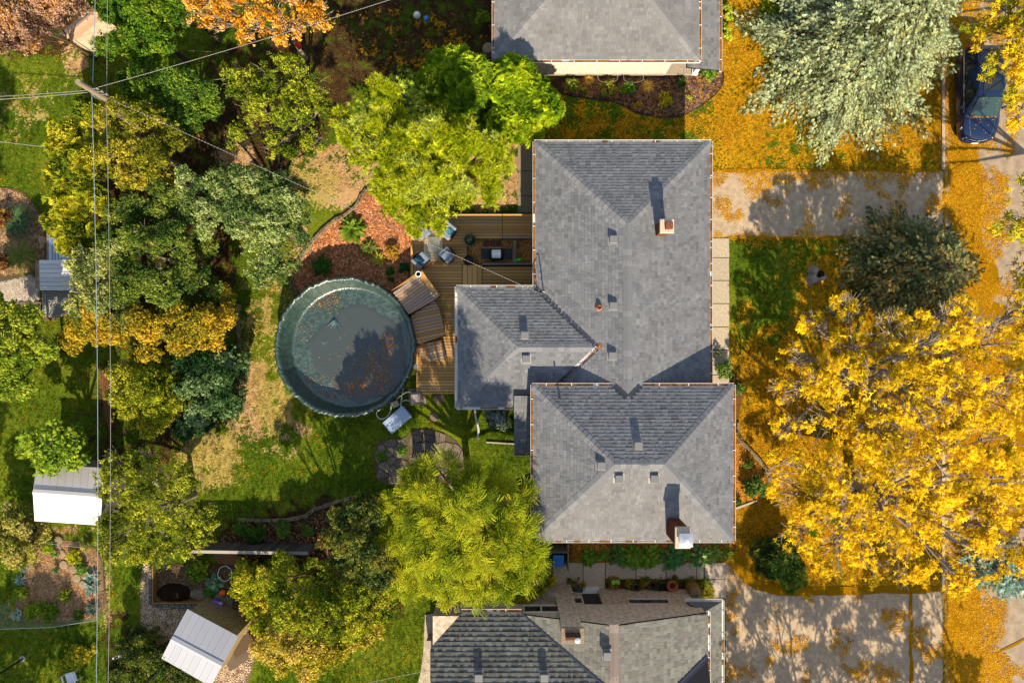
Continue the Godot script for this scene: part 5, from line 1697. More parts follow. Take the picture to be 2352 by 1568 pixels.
func small_plants() -> void:
	var g := ["plants in the red bed", "hostas along the lower wall"]
	hosta("big yellow green hosta at the top of the red mulch bed", 812, 528, 0.75, 34, [Color(0.14, 0.24, 0.02), Color(0.2, 0.3, 0.02), Color(0.24, 0.33, 0.05), Color(0.1, 0.18, 0.015)], 0.3)
	hosta("dark green long leaved plant in the shade above the pool", 740, 612, 0.6, 34, [Color(0.03, 0.10, 0.02), Color(0.05, 0.13, 0.02), Color(0.04, 0.11, 0.015), Color(0.07, 0.15, 0.03)], 0.22, "long_leaved_plant")
	hosta("olive green hosta at the middle of the red mulch bed", 848, 570, 0.45, 26, [Color(0.13, 0.19, 0.03), Color(0.17, 0.22, 0.04), Color(0.11, 0.16, 0.02), Color(0.2, 0.24, 0.05)], 0.3)
	hosta("bright yellow hosta at the edge of the pool's shadow", 870, 596, 0.42, 26, [Color(0.4, 0.38, 0.03), Color(0.46, 0.42, 0.05), Color(0.33, 0.32, 0.02), Color(0.5, 0.45, 0.08)], 0.25)
	shrub("spirea_shrub", "orange tinged small shrub beside the deck", 902, 578, 18, 0.6, "leaf", [Color(0.25, 0.14, 0.02), Color(0.42, 0.24, 0.03), Color(0.3, 0.28, 0.03)], 80, 0.6)
	shrub("box_shrub", "small round dark green shrub beside the deck rail", 928, 616, 14, 0.6, "leaf", [Color(0.012, 0.06, 0.018), Color(0.025, 0.10, 0.028)], 160, 0.5)
	shrub("trailing_plant", "curved trailing green plant in the shaded mulch", 896, 622, 13, 0.25, "leaf", [Color(0.03, 0.09, 0.012), Color(0.06, 0.13, 0.02)], 90, 0.55)
	shrub("trailing_plant", "lower end of the trailing green plant near the pool rim", 898, 642, 9, 0.2, "leaf", [Color(0.03, 0.09, 0.012), Color(0.06, 0.13, 0.02)], 90, 0.5)
	# hostas along the lower wall
	var dk := [Color(0.09, 0.20, 0.015), Color(0.13, 0.26, 0.02), Color(0.17, 0.30, 0.03), Color(0.23, 0.35, 0.04)]
	hosta("leftmost dark hosta by the wooden gate along the lower wall", 1353, 1277, 0.55, 30, dk, 0.34)
	hosta("second hosta from the left with thin leaves by the lower wall", 1388, 1273, 0.36, 22, dk, 0.3)
	hosta("hosta with pale edged leaves left of the widest hosta", 1420, 1275, 0.62, 34, [Color(0.075, 0.165, 0.030), Color(0.180, 0.285, 0.090), Color(0.060, 0.150, 0.027), Color(0.090, 0.195, 0.038)], 0.26)
	hosta("first of the two widest dark hostas by the lower wall", 1450, 1275, 0.66, 40, dk, 0.36)
	hosta("second of the two widest dark hostas by the lower wall", 1485, 1276, 0.68, 40, dk, 0.38)
	hosta("bright green hosta with pointed leaves below the brick chimney", 1544, 1277, 0.74, 22, [Color(0.060, 0.195, 0.045), Color(0.090, 0.240, 0.060), Color(0.075, 0.210, 0.045), Color(0.120, 0.270, 0.075)], 0.36)
	hosta("hosta with cream edged round leaves right of the pointed one", 1606, 1276, 0.6, 30, [Color(0.090, 0.210, 0.045), Color(0.135, 0.255, 0.075), Color(0.075, 0.180, 0.030), Color(0.420, 0.510, 0.180)], 0.44)
	hosta("sunlit yellow green hosta at the end of the row", 1636, 1268, 0.5, 26, [Color(0.18, 0.26, 0.03), Color(0.24, 0.31, 0.06), Color(0.14, 0.22, 0.02), Color(0.3, 0.35, 0.08)], 0.36)
	hosta("small sunlit hosta at the corner near the lower driveway", 1668, 1270, 0.4, 22, [Color(0.14, 0.22, 0.02), Color(0.2, 0.27, 0.03), Color(0.25, 0.25, 0.02), Color(0.1, 0.18, 0.02)], 0.3)
	hosta("small dark hosta between the pointed and the cream edged ones", 1578, 1274, 0.33, 18, dk, 0.34)
	# creepers at the bottom house
	for q in [[1410, 1336, "left of the lime planters"], [1450, 1342, "between the lime and the dark round planter"], [1480, 1336, "behind the dark round planter"], [1512, 1342, "between the two dark round planters"], [1545, 1333, "behind the square planter"], [1585, 1336, "behind the terracotta pot"]]:
		shrub("creeper", "low green creeper with orange leaves " + q[2], q[0], q[1], 17, 0.28, "leaf", [Color(0.06, 0.09, 0.012), Color(0.14, 0.15, 0.015), Color(0.4, 0.22, 0.02)], 80, 0.55, "", "plant")
	shrub("creeper", "yellow green bush round the rain barrel", 1618, 1345, 22, 0.6, "leaf", [Color(0.1, 0.14, 0.012), Color(0.22, 0.23, 0.015), Color(0.5, 0.33, 0.02)], 80, 0.6)
	shrub("creeper", "yellow bush at the corner by the downspout", 1628, 1362, 16, 0.4, "leaf", [Color(0.14, 0.16, 0.012), Color(0.32, 0.28, 0.015), Color(0.5, 0.35, 0.02)], 80, 0.6)
	shrub("creeper", "low bush between the boarded chimney and the side door", 1322, 1341, 22, 0.4, "leaf", [Color(0.05, 0.08, 0.012), Color(0.1, 0.12, 0.015), Color(0.35, 0.2, 0.02)], 80, 0.6)
	# bed of the top house
	shrub("rounded_shrub", "leftmost green shrub in the dark bed of the top house", 1312, 196, 17, 0.7, "leaf", [Color(0.06, 0.11, 0.012), Color(0.12, 0.18, 0.015), Color(0.18, 0.23, 0.03)], 90, 0.6)
	grass_clump("orange grass left of the window wells", 1352, 188, 13, [Color(0.5, 0.32, 0.06), Color(0.62, 0.42, 0.1)])
	shrub("rounded_shrub", "low olive shrub beside the orange grass", 1340, 204, 12, 0.4, "leaf", OLIVE, 90, 0.5)
	shrub("rounded_shrub", "wide olive shrub below the left window well", 1396, 203, 22, 0.8, "leaf", [Color(0.07, 0.10, 0.012), Color(0.15, 0.18, 0.018), Color(0.24, 0.24, 0.03)], 80, 0.65)
	shrub("rounded_shrub", "bright green shrub below the right window well", 1441, 204, 18, 0.8, "leaf", [Color(0.05, 0.12, 0.012), Color(0.10, 0.20, 0.015), Color(0.14, 0.24, 0.03)], 90, 0.65)
	grass_clump("orange grass right of the window wells", 1486, 200, 15, [Color(0.5, 0.36, 0.08), Color(0.66, 0.46, 0.12)])
	shrub("rounded_shrub", "small golden shrub in the middle of the dark bed", 1463, 234, 16, 0.4, "leaf", [Color(0.14, 0.13, 0.012), Color(0.26, 0.21, 0.015), Color(0.4, 0.25, 0.02)], 70, 0.6)
	shrub("rounded_shrub", "golden round leaved shrub at the right of the dark bed", 1528, 230, 19, 0.5, "big_leaf", [Color(0.22, 0.19, 0.014), Color(0.36, 0.28, 0.02)], 50, 0.6)
	shrub("rounded_shrub", "dark green shrub in the shade below the porch", 1566, 189, 13, 0.5, "leaf", DEEP, 90, 0.6)
	shrub("rounded_shrub", "small bright plant at the edge of the shadow in the bed", 1584, 225, 8, 0.3, "leaf", [Color(0.2, 0.28, 0.02), Color(0.34, 0.36, 0.03)], 90, 0.5)
	shrub("rounded_shrub", "bright green shrub below the porch roof corner", 1632, 166, 18, 0.6, "leaf", [Color(0.06, 0.15, 0.012), Color(0.12, 0.24, 0.015), Color(0.2, 0.3, 0.03)], 90, 0.65)
	for q in [[1671, 18, "first"], [1674, 40, "second"], [1670, 62, "third"], [1672, 82, "fourth"]]:
		shrub("rounded_shrub", "lime hydrangea beside the porch roof, %s from the top edge" % q[2], q[0], q[1], 12, 0.6, "big_leaf", [Color(0.14, 0.2, 0.012), Color(0.26, 0.32, 0.02), Color(0.36, 0.38, 0.05)], 55, 0.6)
	shrub("rounded_shrub", "dark green shrub at the left wall of the top house", 1110, 40, 17, 1.2, "leaf", GREEN, 80, 0.8)
	# front of the long house
	shrub("flower_shrub", "flowering green shrub at the front walk's lower end", 1664, 850, 22, 0.9, "leaf", [Color(0.04, 0.09, 0.015), Color(0.09, 0.16, 0.02), Color(0.2, 0.26, 0.08)], 75, 0.7)
	shrub("flower_shrub", "thin dark shrub on the front walk above the flowering one", 1650, 812, 12, 0.7, "leaf", [Color(0.05, 0.06, 0.02), Color(0.1, 0.1, 0.03)], 45, 0.6)
	hosta("pale edged hosta at the front corner of the raised roof", 1698, 893, 0.36, 22, [Color(0.2, 0.3, 0.05), Color(0.3, 0.36, 0.12), Color(0.14, 0.24, 0.02), Color(0.24, 0.32, 0.06)], 0.36)
	shrub("planted_shrub", "large dark green shrub in the leaf covered front bed", 1735, 1118, 30, 1.0, "leaf", [Color(0.035, 0.08, 0.016), Color(0.07, 0.13, 0.022), Color(0.12, 0.18, 0.04)], 75, 0.8)
	shrub("planted_shrub", "small green shrub at the upper end of the front bed", 1716, 1062, 15, 0.6, "leaf", [Color(0.04, 0.09, 0.016), Color(0.09, 0.15, 0.02)], 80, 0.7)
	shrub("planted_shrub", "low dark bush at the lower end of the front bed", 1694, 1152, 10, 0.5, "leaf", DEEP, 90, 0.6)
	shrub("flower_shrub", "shrub with white flowers under the wing roof", 1140, 962, 32, 0.9, "leaf", [Color(0.02, 0.04, 0.012), Color(0.045, 0.07, 0.02), Color(0.3, 0.36, 0.4)], 70, 0.7)
	# bed below the back lawn
	for q in [[765, 1185, 17, "bright fern near the dark shrub"], [590, 1225, 24, "dark fern behind the wooden fence"], [650, 1215, 22, "second dark fern behind the wooden fence"], [705, 1215, 18, "fern by the right end of the wooden fence"], [550, 1215, 20, "fern by the left part of the wooden fence"]]:
		shrub("fern", "dark green plant, the " + q[3], q[0], q[1], q[2], 0.6, "leaf", [Color(0.03, 0.07, 0.012), Color(0.06, 0.12, 0.016), Color(0.1, 0.17, 0.02)], 75, 0.75, "", "plant")
	for q in [[560, 1305, 24, "left"], [625, 1300, 20, "middle"], [690, 1310, 22, "right"]]:
		shrub("bright_shrub", "bright green bush in the mulch below the wooden fence, the %s one" % q[2 + 1], q[0], q[1], q[2], 0.8, "leaf", [Color(0.07, 0.13, 0.012), Color(0.16, 0.23, 0.016), Color(0.3, 0.3, 0.02)], 70, 0.8)
	# left edge bed
	grass_clump("tall dark ornamental grass in the brown bed, upper one", 48, 510, 38, [Color(0.04, 0.08, 0.03), Color(0.07, 0.12, 0.05)], 1.3, 9)
	grass_clump("ornamental grass with bright tips in the brown bed, lower one", 58, 590, 36, [Color(0.07, 0.10, 0.02), Color(0.2, 0.22, 0.04)], 1.1, 8)
	shrub("purple_shrub", "dark red shrub at the left edge of the brown bed", 8, 500, 24, 0.9, "leaf", [Color(0.06, 0.02, 0.015), Color(0.14, 0.05, 0.03), Color(0.3, 0.2, 0.02)], 60, 0.8)
	shrub("purple_shrub", "brown red shrub at the lower edge of the brown bed", 6, 600, 22, 0.6, "leaf", [Color(0.08, 0.03, 0.015), Color(0.16, 0.08, 0.03)], 60, 0.8)
	# vegetable garden
	var blue := [Color(0.1, 0.19, 0.15), Color(0.18, 0.28, 0.22), Color(0.3, 0.4, 0.33), Color(0.14, 0.24, 0.2)]
	hosta("upper blue leek plant at the left side of the netted garden", 58, 1300, 0.36, 26, [Color(0.12, 0.2, 0.24), Color(0.2, 0.3, 0.34), Color(0.16, 0.25, 0.3), Color(0.26, 0.36, 0.38)], 0.12, "leek_plant")
	hosta("lower blue leek plant at the left side of the netted garden", 50, 1331, 0.36, 26, [Color(0.12, 0.2, 0.24), Color(0.2, 0.3, 0.34), Color(0.16, 0.25, 0.3), Color(0.26, 0.36, 0.38)], 0.12, "leek_plant")
	hosta("upper large grey leaved cabbage at the garden's right fence", 213, 1323, 0.42, 16, blue, 0.4, "cabbage_plant")
	hosta("lower large grey leaved cabbage at the garden's right fence", 215, 1348, 0.44, 16, blue, 0.4, "cabbage_plant")
	hosta("shaded grey leaved cabbage at the garden's lower right", 216, 1396, 0.4, 14, [Color(0.06, 0.12, 0.1), Color(0.09, 0.16, 0.12)], 0.36, "cabbage_plant")
	for q in [[110, 1256, 20, "bright green patch in the garden's upper left", [Color(0.12, 0.19, 0.012), Color(0.22, 0.28, 0.02)]], [124, 1275, 8, "small green plant by the third stepping stone", [Color(0.07, 0.15, 0.02), Color(0.13, 0.22, 0.03)]],
			[172, 1279, 22, "yellow green patch right of the stepping stones", [Color(0.22, 0.26, 0.012), Color(0.38, 0.36, 0.02)]], [186, 1305, 18, "green plant right of the stepping stones", [Color(0.06, 0.13, 0.02), Color(0.12, 0.2, 0.03)]],
			[127, 1310, 9, "lone blue green plant in the bare soil", [Color(0.06, 0.13, 0.06), Color(0.12, 0.2, 0.06)]], [148, 1368, 17, "lone yellow green plant in the bare soil", [Color(0.1, 0.16, 0.012), Color(0.3, 0.3, 0.02)]],
			[47, 1360, 17, "green plant at the garden's left side", [Color(0.1, 0.17, 0.012), Color(0.2, 0.26, 0.02)]], [75, 1403, 24, "green row at the garden's lower left", [Color(0.09, 0.15, 0.012), Color(0.19, 0.24, 0.02)]],
			[112, 1404, 26, "green row at the garden's lower middle", [Color(0.09, 0.15, 0.012), Color(0.19, 0.24, 0.02)]], [40, 1412, 15, "silvery plant at the garden's lower left corner", [Color(0.2, 0.26, 0.2), Color(0.36, 0.42, 0.34)]],
			[180, 1413, 16, "dark green plants at the garden's lower right", [Color(0.05, 0.1, 0.012), Color(0.1, 0.15, 0.02)]], [195, 1255, 14, "yellow brown plant at the garden's upper right", [Color(0.14, 0.16, 0.02), Color(0.3, 0.25, 0.04)]]]:
		shrub("vegetable_plant", q[3], q[0], q[1], q[2], 0.45, "leaf", q[4], 85, 0.6, "", "plant")
	# squash in the timber edged bed
	hosta("large grey green squash plant beside the pumpkin", 495, 1338, 0.5, 18, [Color(0.090, 0.195, 0.090), Color(0.150, 0.270, 0.135), Color(0.120, 0.240, 0.105), Color(0.300, 0.405, 0.210)], 0.5, "squash_plant")
	hosta("dark squash plant just left of the pumpkin", 483, 1358, 0.36, 14, [Color(0.05, 0.12, 0.02), Color(0.09, 0.17, 0.03)], 0.5, "squash_plant")
	shrub("bright_shrub", "bright green bush at the back of the timber edged bed", 455, 1312, 26, 0.9, "leaf", [Color(0.07, 0.13, 0.01), Color(0.15, 0.22, 0.014), Color(0.24, 0.28, 0.02)], 70, 0.8)
	shrub("ground_cover", "yellow green boat shaped bed of low plants at the bottom left", 178, 1510, 32, 0.3, "leaf", [Color(0.17, 0.19, 0.012), Color(0.33, 0.31, 0.016), Color(0.44, 0.36, 0.03)], 80, 0.6)
	shrub("ground_cover", "lower left end of the boat shaped bed", 142, 1534, 22, 0.25, "leaf", [Color(0.17, 0.19, 0.012), Color(0.33, 0.31, 0.016), Color(0.44, 0.36, 0.03)], 80, 0.6)
	shrub("ground_cover", "upper right end of the boat shaped bed", 210, 1494, 18, 0.25, "leaf", [Color(0.17, 0.19, 0.012), Color(0.33, 0.31, 0.016), Color(0.44, 0.36, 0.03)], 80, 0.6)


# ---------------------------------------------------------------- pool and deck
func pool() -> void:
	var o := P(791, 797, 1.3)
	var r := S(161, 1.3)
	var t := thing("swimming_pool", "round above ground pool under a dark green winter cover", "pool", Vector3(o.x, 0, o.z))
	var wall := MB.new()
	wall.col = Color(0.2, 0.24, 0.26)
	wall.lathe(Transform3D(), [[r - 0.02, -0.1], [r - 0.02, 1.28], [r - 0.14, 1.28], [r - 0.14, 0.2]], 48)
	put("pool_wall", wall, M.metal, t)
	var c := MB.new()
	c.col = Color(0.045, 0.10, 0.082)
	var n := 240
	var w0 := P(809, 797, 0.5) - Vector3(o.x, 0, o.z)
	var wr := S(136, 0.5)
	var rows := [[0.07, 0.78, 0.0], [0.06, 1.0, 0.0], [0.055, 1.2, 0.0], [0.03, 1.31, 0.0], [-0.05, 1.335, 0.0], [-0.14, 1.31, 0.0], [0, 0, 0.12], [0, 0, 0.35], [0, 0, 0.6], [0, 0, 0.85], [0, 0, 1.0]]
	for f in [0.96, 0.9, 0.82, 0.72, 0.6, 0.48, 0.36, 0.25, 0.14, 0.02]:
		rows.append([f, 0, 2.0])
	var rings := []
	for row in rows:
		var ring := PackedVector3Array()
		for k in n:
			var a := -TAU * k / n
			var d := Vector3(cos(a), 0, sin(a))
			var wrinkle := fine.get_noise_2d(k * 31.0, row[1] * 30 + row[2] * 12)
			var scallop := pow(absf(sin(a * 9.0 + 0.4)), 2.0) * 0.045
			var p: Vector3
			if row[2] == 0.0:
				p = d * (r + row[0] - scallop * 0.7 + wrinkle * 0.09) + Vector3.UP * (row[1] + wrinkle * 0.06)
			elif row[2] <= 1.0:
				var rim := d * (r - 0.14 - scallop) + Vector3.UP * 1.31
				var inn := Vector3(w0.x, 0.505, w0.z) + d * wr
				p = rim.lerp(inn, row[2])
				p.y -= sin(row[2] * PI) * 0.06
				p += Vector3.UP * wrinkle * 0.05 * (1.0 - row[2] * 0.8) + d * wrinkle * 0.03
			else:
				var q: Vector3 = d * wr * row[0]
				p = Vector3(w0.x, 0.5, w0.z) + q
				p.y += noise.get_noise_2d(q.x * 40 + 7, q.z * 40) * 0.035 + fine.get_noise_2d(q.x * 60, q.z * 130) * 0.012
			ring.append(p)
		rings.append(ring)
	c.loft(rings, true)
	var cm := mat("pool_cover", Color.WHITE, 0.38, true, 0.0, 0.85)
	textured(cm, M.t_blot, Vector3(0.35, 0.35, 0.35), M.t_bump, 1.5)
	put("pool_cover", c, cm, t)
	# the folded up crest of cloth near the middle
	var s := MB.new()
	s.col = Color(0.06, 0.17, 0.2)
	var so := P(768, 735, 0.5) - Vector3(o.x, 0, o.z)
	for k in 5:
		var a := -0.9 + k * 0.42
		var d := Vector3(sin(a), 0, cos(a)) * R(0.5, 0.85)
		var side := Vector3(d.z, 0, -d.x).normalized() * 0.09
		s.tri(so + Vector3.UP * 0.05 - side, so + Vector3.UP * 0.16, so + d * 0.9 + Vector3.UP * 0.02)
		s.tri(so + Vector3.UP * 0.05 + side, so + Vector3.UP * 0.16, so + d * 0.9 + Vector3.UP * 0.02)
	put("cover_fold", s, cm, t)
	# thin rain water on the cover
	var wtr := MB.new()
	wtr.col = Color(0.045, 0.058, 0.055)
	var wc := P(830, 812, 0.5) - Vector3(o.x, 0, o.z)
	var rr := []
	for j in 16:
		var ring := PackedVector3Array()
		for k in 90:
			var a := -TAU * k / 90
			var e := 1.0 + noise.get_noise_2d(cos(a) * 50, sin(a) * 50) * 0.25
			var q := Vector3(cos(a), 0, sin(a)) * S(112, 0.5) * (j / 15.0) * e
			ring.append(Vector3(wc.x, 0.517, wc.z) + q + Vector3.UP * (sin((q.z + noise.get_noise_2d(q.x * 40, q.z * 40) * 0.8) * 26.0) * 0.0022 - (0.05 if j == 15 else 0.0)))
		rr.append(ring)
	wtr.loft(rr, true)
	var wm := mat("rain_water", Color.WHITE, 0.12, true, 0.0, 0.5)
	put("rain_water", wtr, wm, t)
	var lm := MB.new()
	var spots := [[860, 830, 50, 40, 230], [890, 790, 22, 30, 90], [815, 890, 45, 22, 200], [875, 870, 34, 40, 200], [700, 880, 34, 24, 50], [745, 905, 40, 12, 50], [735, 690, 26, 20, 70], [768, 690, 14, 24, 50], [690, 760, 30, 40, 30], [800, 850, 90, 80, 70]]
	for q in spots:
		for i in q[4]:
			var px: float = q[0] + rng.randfn(0, 0.5) * q[2]
			var py: float = q[1] + rng.randfn(0, 0.5) * q[3]
			if (Vector2(px, py) - Vector2(809, 797)).length() > 132:
				continue
			var p := P(px, py, 0.54)
			var f := R(0.5, 1.1)
			lm.col = Color(0.48 * f, 0.17 * f, 0.05 * f) if rng.randf() < 0.8 else Color(0.6 * f, 0.4 * f, 0.06 * f)
			var d := Vector3(R(-1, 1), R(-0.2, 0.2), R(-1, 1)).normalized() * R(0.025, 0.05)
			leaf_quad(lm, p, d, d.cross(Vector3.UP).normalized() * 0.022)
	tag(put("fallen_leaves", lm, M.leaf), "red brown leaves lying in the water on the pool cover", "leaves", "", "stuff")


# planks that fill a convex outline on the grid at height y, along the direction d (in plan)
func planks(parent: Node3D, pts: Array, y: float, d: Vector2, width: float, thick: float, base: Color, silver := 0.0, breaks := []) -> void:
	var q := PackedVector2Array()
	d = d.normalized()
	var s := Vector2(-d.y, d.x)
	for p in pts:
		var g := P(p[0], p[1], y)
		q.append(Vector2(Vector2(g.x, g.z).dot(d), Vector2(g.x, g.z).dot(s)))
	var lo := 1e9
	var hi := -1e9
	for p in q:
		lo = minf(lo, p.y)
		hi = maxf(hi, p.y)
	var n := int(round((hi - lo) / width))
	width = (hi - lo) / n
	for k in n:
		var v0 := lo + k * width + 0.009
		var v1 := lo + (k + 1) * width - 0.009
		var a := span(q, v0)
		var b := span(q, v1)
		if a.x > a.y or b.x > b.y:
			continue
		var f := R(0.8, 1.2)
		var g := R(-0.06, 0.06)
		var cuts := [0.0]
		for c in breaks:
			cuts.append(c)
		cuts.append(1.0)
		for i in cuts.size() - 1:
			var col := Color(base.r * f, base.g * (f + g * 0.5), base.b * (f + g))
			if silver > 0.0 and rng.randf() < silver:
				col = col.lerp(Color(0.42, 0.35, 0.32), R(0.3, 0.8))
			var mb := MB.new()
			mb.col = col
			var e0: float = cuts[i]
			var e1: float = cuts[i + 1] - (0.004 if i < cuts.size() - 2 else 0.0)
			var poly := PackedVector2Array()
			for c in [[lerpf(a.x, a.y, e0), v0], [lerpf(a.x, a.y, e1), v0], [lerpf(b.x, b.y, e1), v1], [lerpf(b.x, b.y, e0), v1]]:
				poly.append(d * c[0] + s * c[1])
			mb.prism(poly, y - thick, y + R(-0.002, 0.002), 0.004)
			put("plank", mb, M.wood if absf(d.x) > absf(d.y) else M.wood_turned, parent)


func fill_under(parent: Node3D, called: String, pts: Array, y0: float, y1: float, col: Color, shrink := 0.03) -> void:
	var mb := MB.new()
	mb.col = col
	mb.prism(poly2(pts, y1), y0, y1, 0.0)
	put(called, mb, M.wood, parent)


func deck() -> void:
	var t := thing("deck", "brown timber deck between the round pool and the long house", "deck")
	var y := 0.4
	var c := Color(0.76, 0.44, 0.155)
	planks(t, [[950, 491], [1246, 491], [1246, 548], [950, 548]], y, Vector2.RIGHT, 0.145, 0.04, c, 0.1, [0.69])
	planks(t, [[950, 548], [1072, 548], [1072, 607], [950, 607]], y, Vector2.RIGHT, 0.145, 0.04, c, 0.1)
	planks(t, [[950, 607], [1061, 607], [1061, 663], [950, 663]], y, Vector2.RIGHT, 0.145, 0.04, c, 0.1)
	planks(t, [[1062, 608], [1107, 608], [1107, 672], [1062, 672]], y, Vector2.DOWN, 0.22, 0.04, c * 1.05)
	planks(t, [[1108, 612], [1246, 612], [1246, 672], [1108, 672]], y, Vector2.RIGHT, 0.16, 0.04, c * 0.92)
	planks(t, [[961, 663], [1061, 663], [1061, 900], [961, 900]], y, Vector2.RIGHT, 0.145, 0.04, c, 0.15)
	for q in [[[943, 484], [949, 484], [949, 660], [943, 660]], [[956, 663], [960.5, 663], [960.5, 902], [956, 902]], [[956, 901], [1061, 901], [1061, 904], [956, 904]]]:
		fill_under(t, "edge_board", q, 0.02, y + 0.01, c * 1.1)
	fill_under(t, "joist_frame", [[950, 491], [1072, 491], [1072, 660], [950, 660]], 0.0, y - 0.06, Color(0.06, 0.035, 0.015))
	fill_under(t, "joist_frame", [[1073, 491], [1246, 491], [1246, 547], [1073, 547]], 0.0, y - 0.06, Color(0.06, 0.035, 0.015))
	fill_under(t, "joist_frame", [[961, 661], [1064, 661], [1064, 899], [961, 899]], 0.0, y - 0.06, Color(0.06, 0.035, 0.015))
	fill_under(t, "joist_frame", [[1065, 611], [1246, 611], [1246, 674], [1065, 674]], 0.0, y - 0.06, Color(0.06, 0.035, 0.015))
	# stepped platforms up to the pool rim
	var s := thing("pool_steps", "three weathered timber platforms stepping from the deck up to the pool", "steps")
	planks(s, [[902, 672], [960, 632], [1000, 687], [940, 724]], 1.2, Vector2(66, -46), 0.14, 0.04, Color(0.6, 0.37, 0.19), 0.75)
	planks(s, [[960, 632], [969, 621], [1011, 678], [1000, 687]], 1.21, Vector2(41, 56), 0.2, 0.05, Color(0.64, 0.36, 0.13))
	planks(s, [[902, 672], [898, 667], [963, 622], [967, 628]], 1.205, Vector2(66, -46), 0.15, 0.05, Color(0.64, 0.36, 0.13))
	planks(s, [[943, 725], [998, 690], [1009, 708], [1025, 774], [957, 790]], 0.95, Vector2(66, -14), 0.15, 0.04, Color(0.6, 0.35, 0.16), 0.6)
	planks(s, [[968, 790], [1015, 780], [1027, 829], [980, 830]], 0.68, Vector2(46, -10), 0.15, 0.04, Color(0.6, 0.37, 0.19), 0.35)
	fill_under(s, "platform_frame", [[905, 673], [966, 628], [1008, 678], [941, 722]], 0.0, 1.13, Color(0.2, 0.11, 0.05))
	fill_under(s, "platform_frame", [[945, 727], [997, 693], [1007, 709], [1022, 772], [959, 787]], 0.0, 0.88, Color(0.2, 0.11, 0.05))
	fill_under(s, "platform_frame", [[970, 792], [1013, 783], [1024, 827], [982, 828]], 0.0, 0.61, Color(0.2, 0.11, 0.05))
	# the sunken grill corner
	sheet("mulch_bed", "sunken mulch corner of the deck round the grill", [[1073, 548], [1246, 548], [1246, 611], [1073, 611]], -0.1, 0.06, Color(0.5, 0.25, 0.09), M.mulch)
	for k in 3:
		var mb := MB.new()
		mb.col = Color(0.3, 0.14, 0.09)
		var p := P(1117 + k * 14, 559, 0.1)
		mb.soft(Transform3D(Basis(Vector3.UP, 0.06 * k), p), Vector3(0.27, 0.05, 0.27), 0.012)
		tag(put("paver", mb, M.stone), "small square red paver in the grill corner, %s of three" % ["leftmost", "middle", "rightmost"][k], "paver")
	for q in [["weathered upright board beside the grill", [[1179, 552], [1186, 552], [1185, 604], [1177, 604]]], ["long weathered board along the lower side of the grill", [[1108, 603], [1240, 603], [1240, 608], [1108, 608]]]]:
		var mb := MB.new()
		mb.col = Color(0.34, 0.29, 0.22)
		mb.prism(poly2(q[1], 0.5), 0.05, 0.5, 0.0)
		tag(put("garden_board", mb, M.wood), q[0], "board")


func ellipse(o: Vector3, rx: float, rz: float, n := 32, lobed := 0.0) -> PackedVector3Array:
	var out := PackedVector3Array()
	for k in n:
		var a := -TAU * k / n
		out.append(o + Vector3(cos(a) * rx, 0, sin(a) * rz))
	return out


func armchair(label: String, px: float, py: float, turn: float, extra: int) -> void:
	var t := thing("armchair", label, "chair", P(px, py, 0.4), turn, "armchairs round the deck table")
	# faces +z; a rounded timber shell with thick cushions
	var sh := MB.new()
	sh.col = Color(0.3, 0.13, 0.06)
	for y in [[0.06, 0.30]]:
		sh.soft(Transform3D(Basis(), Vector3(0, 0.2, 0.02)), Vector3(0.7, 0.2, 0.62), 0.06)
	var shell := []
	for h in [0.12, 0.55]:
		var ring := PackedVector3Array()
		for k in 21:
			var a := PI * k / 20.0
			ring.append(Vector3(cos(a) * 0.37, h + (sin(a) * 0.12 if h > 0.3 else 0.0), -0.06 - sin(a) * 0.32) if k > 0 and k < 20 else Vector3(cos(a) * 0.37, h, 0.24))
		shell.append(ring)
	sh.loft(shell, false)
	put("frame", sh, M.wood, t)
	for s in [[-1, -1], [1, -1], [1, 1], [-1, 1]]:
		var lg := MB.new()
		lg.col = Color(0.25, 0.11, 0.05)
		lg.tube([Vector3(s[0] * 0.3, 0, s[1] * 0.26), Vector3(s[0] * 0.27, 0.14, s[1] * 0.23)], [0.018, 0.026], 8)
		put("leg", lg, M.wood, t)
	var cu := MB.new()
	cu.col = Color(0.29, 0.35, 0.44)
	cu.soft(Transform3D(Basis(), Vector3(0, 0.36, 0.07)), Vector3(0.64, 0.16, 0.56), 0.07)
	put("seat_cushion", cu, M.cloth, t)
	var bk := MB.new()
	bk.col = Color(0.27, 0.33, 0.42)
	bk.soft(Transform3D(Basis(Vector3.RIGHT, -0.2), Vector3(0, 0.55, -0.27)), Vector3(0.62, 0.44, 0.17), 0.08)
	put("back_cushion", bk, M.cloth, t)
	if extra:
		var pl := MB.new()
		pl.col = Color(0.03, 0.14, 0.22) if extra == 1 else Color(0.4, 0.46, 0.55)
		pl.soft(Transform3D(Basis(Vector3.RIGHT, -0.7 if extra == 1 else -1.2), Vector3(0.04, 0.54, -0.06)), Vector3(0.42, 0.4, 0.13), 0.06)
		put("throw_pillow", pl, M.cloth, t)
		if extra == 1:
			var pt := MB.new()
			for k in 14:
				var a := TAU * k / 14
				pt.col = Color(0.35, 0.5, 0.55) if k % 2 else Color(0.02, 0.2, 0.28)
				var b := Basis(Vector3.RIGHT, -0.7)
				var o := Vector3(0.04, 0.54, -0.06) + b * Vector3(cos(a) * 0.09, sin(a) * 0.09, 0.07)
				pt.box(Transform3D(b, o), Vector3(0.05, 0.05, 0.01))
			put("pillow_print", pt, M.cloth, t)


